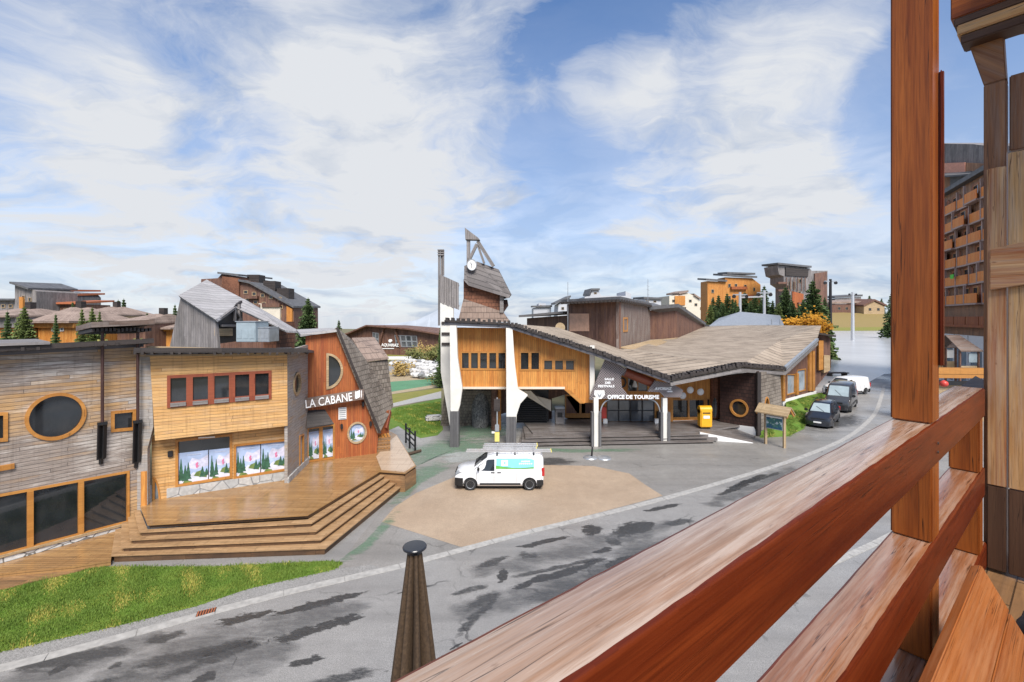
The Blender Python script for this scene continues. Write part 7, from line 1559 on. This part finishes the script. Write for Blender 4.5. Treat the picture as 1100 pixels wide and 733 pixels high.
def railbeam(d0, d1, n0, n1, zt, hgt, name, mtop, seed=1, jit=.003):
    """long timber with worn, slightly ragged arrises"""
    rnd = random.Random(seed); m = int((d1-d0)/.045); mb = MB(grain=D); prev = None; ch = .007; w0 = w1 = 0
    for i in range(m+1):
        d = d0+(d1-d0)*i/m; w0 = .7*w0+rnd.uniform(-1, 1)*jit; w1 = .7*w1+rnd.uniform(-1, 1)*jit; c0 = ch+abs(w0); c1 = ch+abs(w1)
        s = [B(d, n0, zt-hgt), B(d, n0, zt-c0*1.1), B(d, n0+c0*.45, zt-c0*.35), B(d, n0+c0*1.3, zt), B(d, n1-c1*1.3, zt), B(d, n1-c1*.45, zt-c1*.35), B(d, n1, zt-c1*1.1), B(d, n1, zt-hgt)]
        if prev:
            for k in range(8):
                j = (k+1) % 8; mb.face([prev[k], prev[j], s[j], s[k]], 1 if k == 3 else 0)
        else: mb.face(s)
        prev = s
    mb.face(prev[::-1]); return mb.build(name, [M['v_side'], M[mtop]], rail_t, smooth=35)
NI, NO = .366, .503
railbeam(-2.2, 3.86, NI, NO, -.42, .16, 'top_rail', 'v_top', 1, .0015); railbeam(-2.2, 3.86, NI, NO, -.887, .16, 'middle_rail', 'v_top2', 2, .0012); railbeam(-2.2, 3.95, NI, NO, -1.354, .14, 'bottom_rail', 'v_top2', 3, .0012)
def post(d, w, z0, z1, n0=NI+.004, n1=NO-.004, name='post', mat='v_post', grain=V((0, 0, 1)), parent=rail_t, bevel=.006):
    mb = MB(grain=grain); q_ = [(d, n1), (d, n0), (d+w, n0), (d+w, n1)]
    mb.hexa([B(a, b, z0) for a, b in q_]+[B(a, b, z1) for a, b in q_]); return mb.build(name, M[mat], parent, bevel=bevel)
post(2.392, .135, -1.5, -1.494); 
for z0, z1 in ((-.418, 3.6), (-.885, -.582), (-1.352, -1.049)): post(2.392, .135, z0, z1, name='tall_post' if z1 > 1 else 'post')
for z0, z1 in ((-.885, -.582), (-1.352, -1.049)): post(3.68, .13, z0, z1)
for z0, z1 in ((-.885, -.582), (-1.352, -1.049)): post(-1.4, .13, z0, z1)
for z in (-.50, -.535): MB().lathe(B(2.45, NI-.003, z), N*-1, [(0, .006), (.003, .005)], 10).build('bolt', M['dark_metal'], rail_t)
# slim cover strip running up the right side of the tall post
post(2.5, .03, -.2, 1.0, NI-.012, NI+.003, 'cover_strip', 'v_side')
fl = thing('balcony_floor', 'dark timber balcony floor', 'floor', B(1, -.4, -1.5)); fl_ = MB(grain=D)
fl_.slab([B(-2.2, NO, -1.52), B(-2.2, -1.4, -1.52), B(4.3, -1.4, -1.52), B(4.3, NO, -1.52)], (0, 0, -.14)); fl_.build('deck', M['w_step'], fl)
fl['kind'] = 'structure'
# side partition of upright boards
par = thing('partition_screen', 'weathered screen of upright boards with a wide ledger at the balcony end', 'screen', B(4, 0, -1.5))
DP = 3.93
def board(n0, n1, z0, z1, d=DP, th=.03, mat='v_board', name='board', sl=0.0):
    mb = MB(grain=V((0, 0, 1))); q_ = [(d, n1), (d, n0), (d+th, n0), (d+th, n1)]; mb.hexa([B(a, b, z0) for a, b in q_]+[B(a, b, z1+(sl if b == n0 else 0)) for a, b in q_]); return mb.build(name, M[mat], par, bevel=.004)
def nd(px, d):   # n for which B(d, n) falls on picture column px
    k = (px-CX)/F; b = D*d; return (b.x-k*b.y)/(k*N.y-N.x)
def zy(py, px, d): p = B(d, nd(px, d), 0); return -(py-HY)*p.y/F
n0, n1, n2, n3 = nd(1060, DP), nd(1081, DP), nd(1083, DP), nd(1108, DP)
board(n1, n0, -1.0, zy(180, 1070, DP), mat='v_board_bold'); board(n3, n2, -1.0, zy(163, 1090, DP)); board(n3-.3, n3-.012, -1.0, 1.0)
board(n1, n0, -1.5, -1.005, mat='v_dark'); board(n3, n2, -1.5, -1.005, mat='v_dark'); board(n3-.3, n3-.012, -1.5, -1.005, mat='v_dark')  # lower ends in darker wood: the shade near the floor is painted in
for k in range(3): board(n3-.62-.31*k, n3-.32-.31*k, -1.5, 1.0+.02*k)
mb = MB(grain=N); dl_ = DP-.034; a0, a1 = nd(1063, dl_), nd(1140, dl_)
mb.hexa([B(dl_, a0, zy(312, 1063, dl_)), B(dl_, a1, zy(312, 1063, dl_)+.05), B(dl_+.03, a1, zy(312, 1063, dl_)+.05), B(dl_+.03, a0, zy(312, 1063, dl_)), B(dl_, a0, zy(268, 1063, dl_)), B(dl_, a1, zy(268, 1063, dl_)+.06), B(dl_+.03, a1, zy(268, 1063, dl_)+.06), B(dl_+.03, a0, zy(268, 1063, dl_))])
mb.build('ledger', M['v_board_bold'], par, bevel=.004)
# corner post, corbel and eave timbers above
eav = thing('eave_timbers', 'brown corner post with corbel, beam ends and plank soffit at the end of the balcony', 'eave', B(4.1, .3, -1.5))
DC = 4.0
def eb(n0, n1, z0, z1, d0, d1, mat='v_brown', name='corner_post', g=V((0, 0, 1))):
    mb = MB(grain=g); q_ = [(d0, n1), (d0, n0), (d1, n0), (d1, n1)]; mb.hexa([B(a, b, z0) for a, b in q_]+[B(a, b, z1) for a, b in q_]); return mb.build(name, M[mat], eav, bevel=.006)
p0_, p1_ = nd(1056.5, DC), nd(1081, DC)
eb(p1_, p0_, -1.6, zy(91, 1060, DC), DC, DC+.13)
zc = zy(91, 1060, DC); nb_e = nd(1021, 3.9)
mb = MB(grain=(N+V((0, 0, 1))).normalized()); c_ = [(p1_+.0, zc+.002), (p0_, zc+.002), (nd(1037, DC), zy(38, 1037, DC)), (nd(1037, DC)-.0, zy(20, 1037, DC)), (p1_+.02, zy(10, 1070, DC))]
mb.slab([B(DC+.0, a, z) for a, z in c_], D*.12); mb.build('corbel', M['v_brown'], eav, bevel=.005)
zb_ = zy(22, 1021, 3.9)
eb(-.9, nb_e, zb_, zb_+.34, 3.9, 4.03, 'v_post', 'beam', N); eb(-.9, nb_e-.015, zb_-.05, zb_-.002, 3.9, 4.05, 'v_dark', 'packer', N); eb(-.9, nb_e-.03, zb_-.115, zb_-.052, 3.89, 4.06, 'v_board', 'packer', N); eb(-.9, nb_e-.045, zb_-.17, zb_-.117, 3.9, 4.05, 'v_dark', 'packer', N)
eb(-.9, nd(1068, 3.86), zy(95, 1075, 3.86), zy(-40, 1075, 3.86), 3.86, 3.895, 'v_brown', 'cheek_board', V((0, 0, 1))) if False else None
mb = MB(grain=D); zs0 = zy(62, 1084, 3.8)
mb.slab([B(4.6, nd(1072, 3.9), zs0+.45), B(3.0, nd(1072, 3.9), zs0+.72), B(3.0, -1.4, zs0+.35), B(4.6, -1.4, zs0+.08)], (0, 0, .04)); mb.build('soffit', M['v_board'], eav)
for k in range(4):
    n_ = nd(1080, DC)-.012-.3*k; eb(n_-.29, n_, zy(160, 1085, DC), zy(78, 1085, DC), DC+.05, DC+.09, 'v_board' if k % 2 else 'v_brown', 'back_board')
MB().slab([Z(1027, 418.5, H-.47), Z(1056, 421, H-.47), Z(1062, 411, H-.47), Z(1048, 404, H-.47)], (0, 0, -.03)).build('ledge', M['w_dark'], eav)
# wall of the house behind the viewer and the slab of the balcony above it
hs = thing('house_wall', 'timber clad house wall at the back of the balcony', 'wall', B(1, -1.4, -1.5)); FW_ = Fr(B(-3, -1.4, 0)[:2], B(5, -1.4, 0)[:2])
MB().slab([B(-3, -1.4, -9.6), B(5, -1.4, -9.6), B(5, -1.4, .1), B(-3, -1.4, .1)], N*-.2).build('wall', M['w_beige'], hs)
# bench with its back to the railing
bench = thing('wooden_bench', 'orange wooden bench with a leaning plank back against the railing', 'bench', B(2, .1, -1.5))
nt, nb2 = .262, .02; zt2, zb2 = -1.0, -1.46; d0_, d1_ = .7, 2.64; dirv = V((0, 0, 0))+N*(nb2-nt)+V((0, 0, zb2-zt2)); Lb = dirv.length; dv = dirv.normalized(); nv = dv.cross(D).normalized()
if nv.dot(N) > 0: nv = -nv
for k in range(3):
    s0_, s1_ = Lb*k/3+.003, Lb*(k+1)/3-.003; a = B(d0_, nt, zt2)+dv*s0_; b = B(d1_-.004*k, nt, zt2)+dv*s0_
    mb = MB(grain=D); mb.slab([a, b, b+dv*(s1_-s0_), a+dv*(s1_-s0_)], nv*-.036); mb.build('back_plank', M['v_bench'], bench, bevel=.004)
for k in range(3):
    mb = MB(grain=D); n_ = -.02-.15*k; mb.hexa([B(d0_, n_-.14, -1.15), B(d1_+.02, n_-.14, -1.15), B(d1_+.02, n_, -1.15), B(d0_, n_, -1.15), B(d0_, n_-.14, -1.12), B(d1_+.02, n_-.14, -1.12), B(d1_+.02, n_, -1.12), B(d0_, n_, -1.12)]) if False else None
for d in (d0_+.15, d1_-.2):
    mb = MB(grain=V((0, 0, 1))); a = B(d, nt+.01, zt2-.2); b = B(d, nb2+.05, -1.5); mb.beam(a-nv*.055, b-nv*.055, .06, .035, up=D); mb.build('leg', M['v_bench'], bench)
mb = MB(grain=D); mb.hexa([B(d0_, -.35, -1.36), B(d1_-.1, -.35, -1.36), B(d1_-.1, -.02, -1.36), B(d0_, -.02, -1.36), B(d0_, -.35, -1.33), B(d1_-.1, -.35, -1.33), B(d1_-.1, -.02, -1.33), B(d0_, -.02, -1.33)]); mb.build('seat', M['v_bench'], bench)
bag = thing('black_cushion', 'crumpled black cushion on the floor behind the bench', 'cushion', B(2.95, -.05, -1.5)); bm = bmesh.new(); bmesh.ops.create_icosphere(bm, subdivisions=4, radius=.24); rnd = random.Random(3)
for v in bm.verts:
    p = v.co.copy(); v.co *= 1+.10*math.sin(p.x*31+p.y*17)*math.sin(p.z*27+p.x*9)+.04*math.sin(p.y*61+p.z*43); v.co.z = v.co.z*.62+.14
    v.co += B(2.98, -.06, -1.5)
me = bpy.data.meshes.new('fabric'); bm.to_mesh(me); bm.free(); me.materials.append(plain('black fabric', (.012, .011, .014, 1), .6, 0, .4, 20)); me.polygons.foreach_set('use_smooth', [True]*len(me.polygons)); link('fabric', me, bag)
# ---------------- closed parasol on the terrace below ----------------
pa = P(445.5, 585, 6.0); ps = thing('closed_parasol', 'closed brown parasol with a round black cap on the terrace below', 'parasol', V((pa.x, pa.y, 3.5)))
MB().lathe(pa+V((0, 0, -.10)), (0, 0, 1), [(0, .10), (.05, .105), (.055, .155), (.075, .158), (.085, .15), (.09, .0)], 28).build('cap', M['cap'] if 'cap' in M else plain('parasol cap', (.02, .022, .028, 1), .22), ps, smooth=40)
MB().tube(V((pa.x, pa.y, 3.5)), pa+V((0, 0, -.1)), .035, .035, 12).build('pole', M['dark_metal'], ps, smooth=40)
t = NT('parasol cloth'); u, v, _ = t.sep(t.uv()); M['cloth'] = t.out(t.mix(t.ramp(t.noise(t.pos(), 30, 3), .3, .7), (.04, .024, .013, 1), (.085, .052, .028, 1)), .8)
mb = MB(); n = 210; rings = []; rnd = random.Random(2); ph = [rnd.uniform(0, 6.28) for _ in range(8)]
for k in range(25):
    t_ = k/24; z = -.07-2.55*t_; r_ = .092+.315*min(1, t_*1.05)*(1 if t_ < .86 else 1-(t_-.86)*1.2); ring = []
    for i in range(n):
        a = 6.283*i/n; fold = abs(math.cos(a*5+ph[0]+.6*math.sin(2*a+ph[1])+t_*.5))**.9; fold2 = .5+.5*math.cos(a*23+ph[2]); rr = r_*(1-.72*min(1, t_*2.2+.45)*(1-fold)-.07*fold2*t_)
        ring.append(pa+V((rr*math.cos(a), rr*math.sin(a), z+.05*fold*t_)))
    rings.append(ring)
for A_, B_ in zip(rings[:-1], rings[1:]):
    for i in range(n): j = (i+1) % n; mb.face([A_[i], A_[j], B_[j], B_[i]])
mb.build('canopy', M['cloth'], ps, smooth=60)
tb = thing('lower_terrace', 'timber terrace of the storey below, carrying the closed parasol', 'terrace', B(1, 4, -6.1)); MB(grain=D).slab([B(-2, -1.2, -6.1), B(3.6, -1.2, -6.1), B(3.6, 6.0, -6.1), B(-2, 6.0, -6.1)], (0, 0, -.25)).build('deck', M['w_step'], tb)
for d in (-1.8, 3.4):
    for n_ in (.5, 5.8): MB().beam(B(d, n_, -9.6), B(d, n_, -6.34), .3, .3).build('post', M['w_brown_v'], tb)
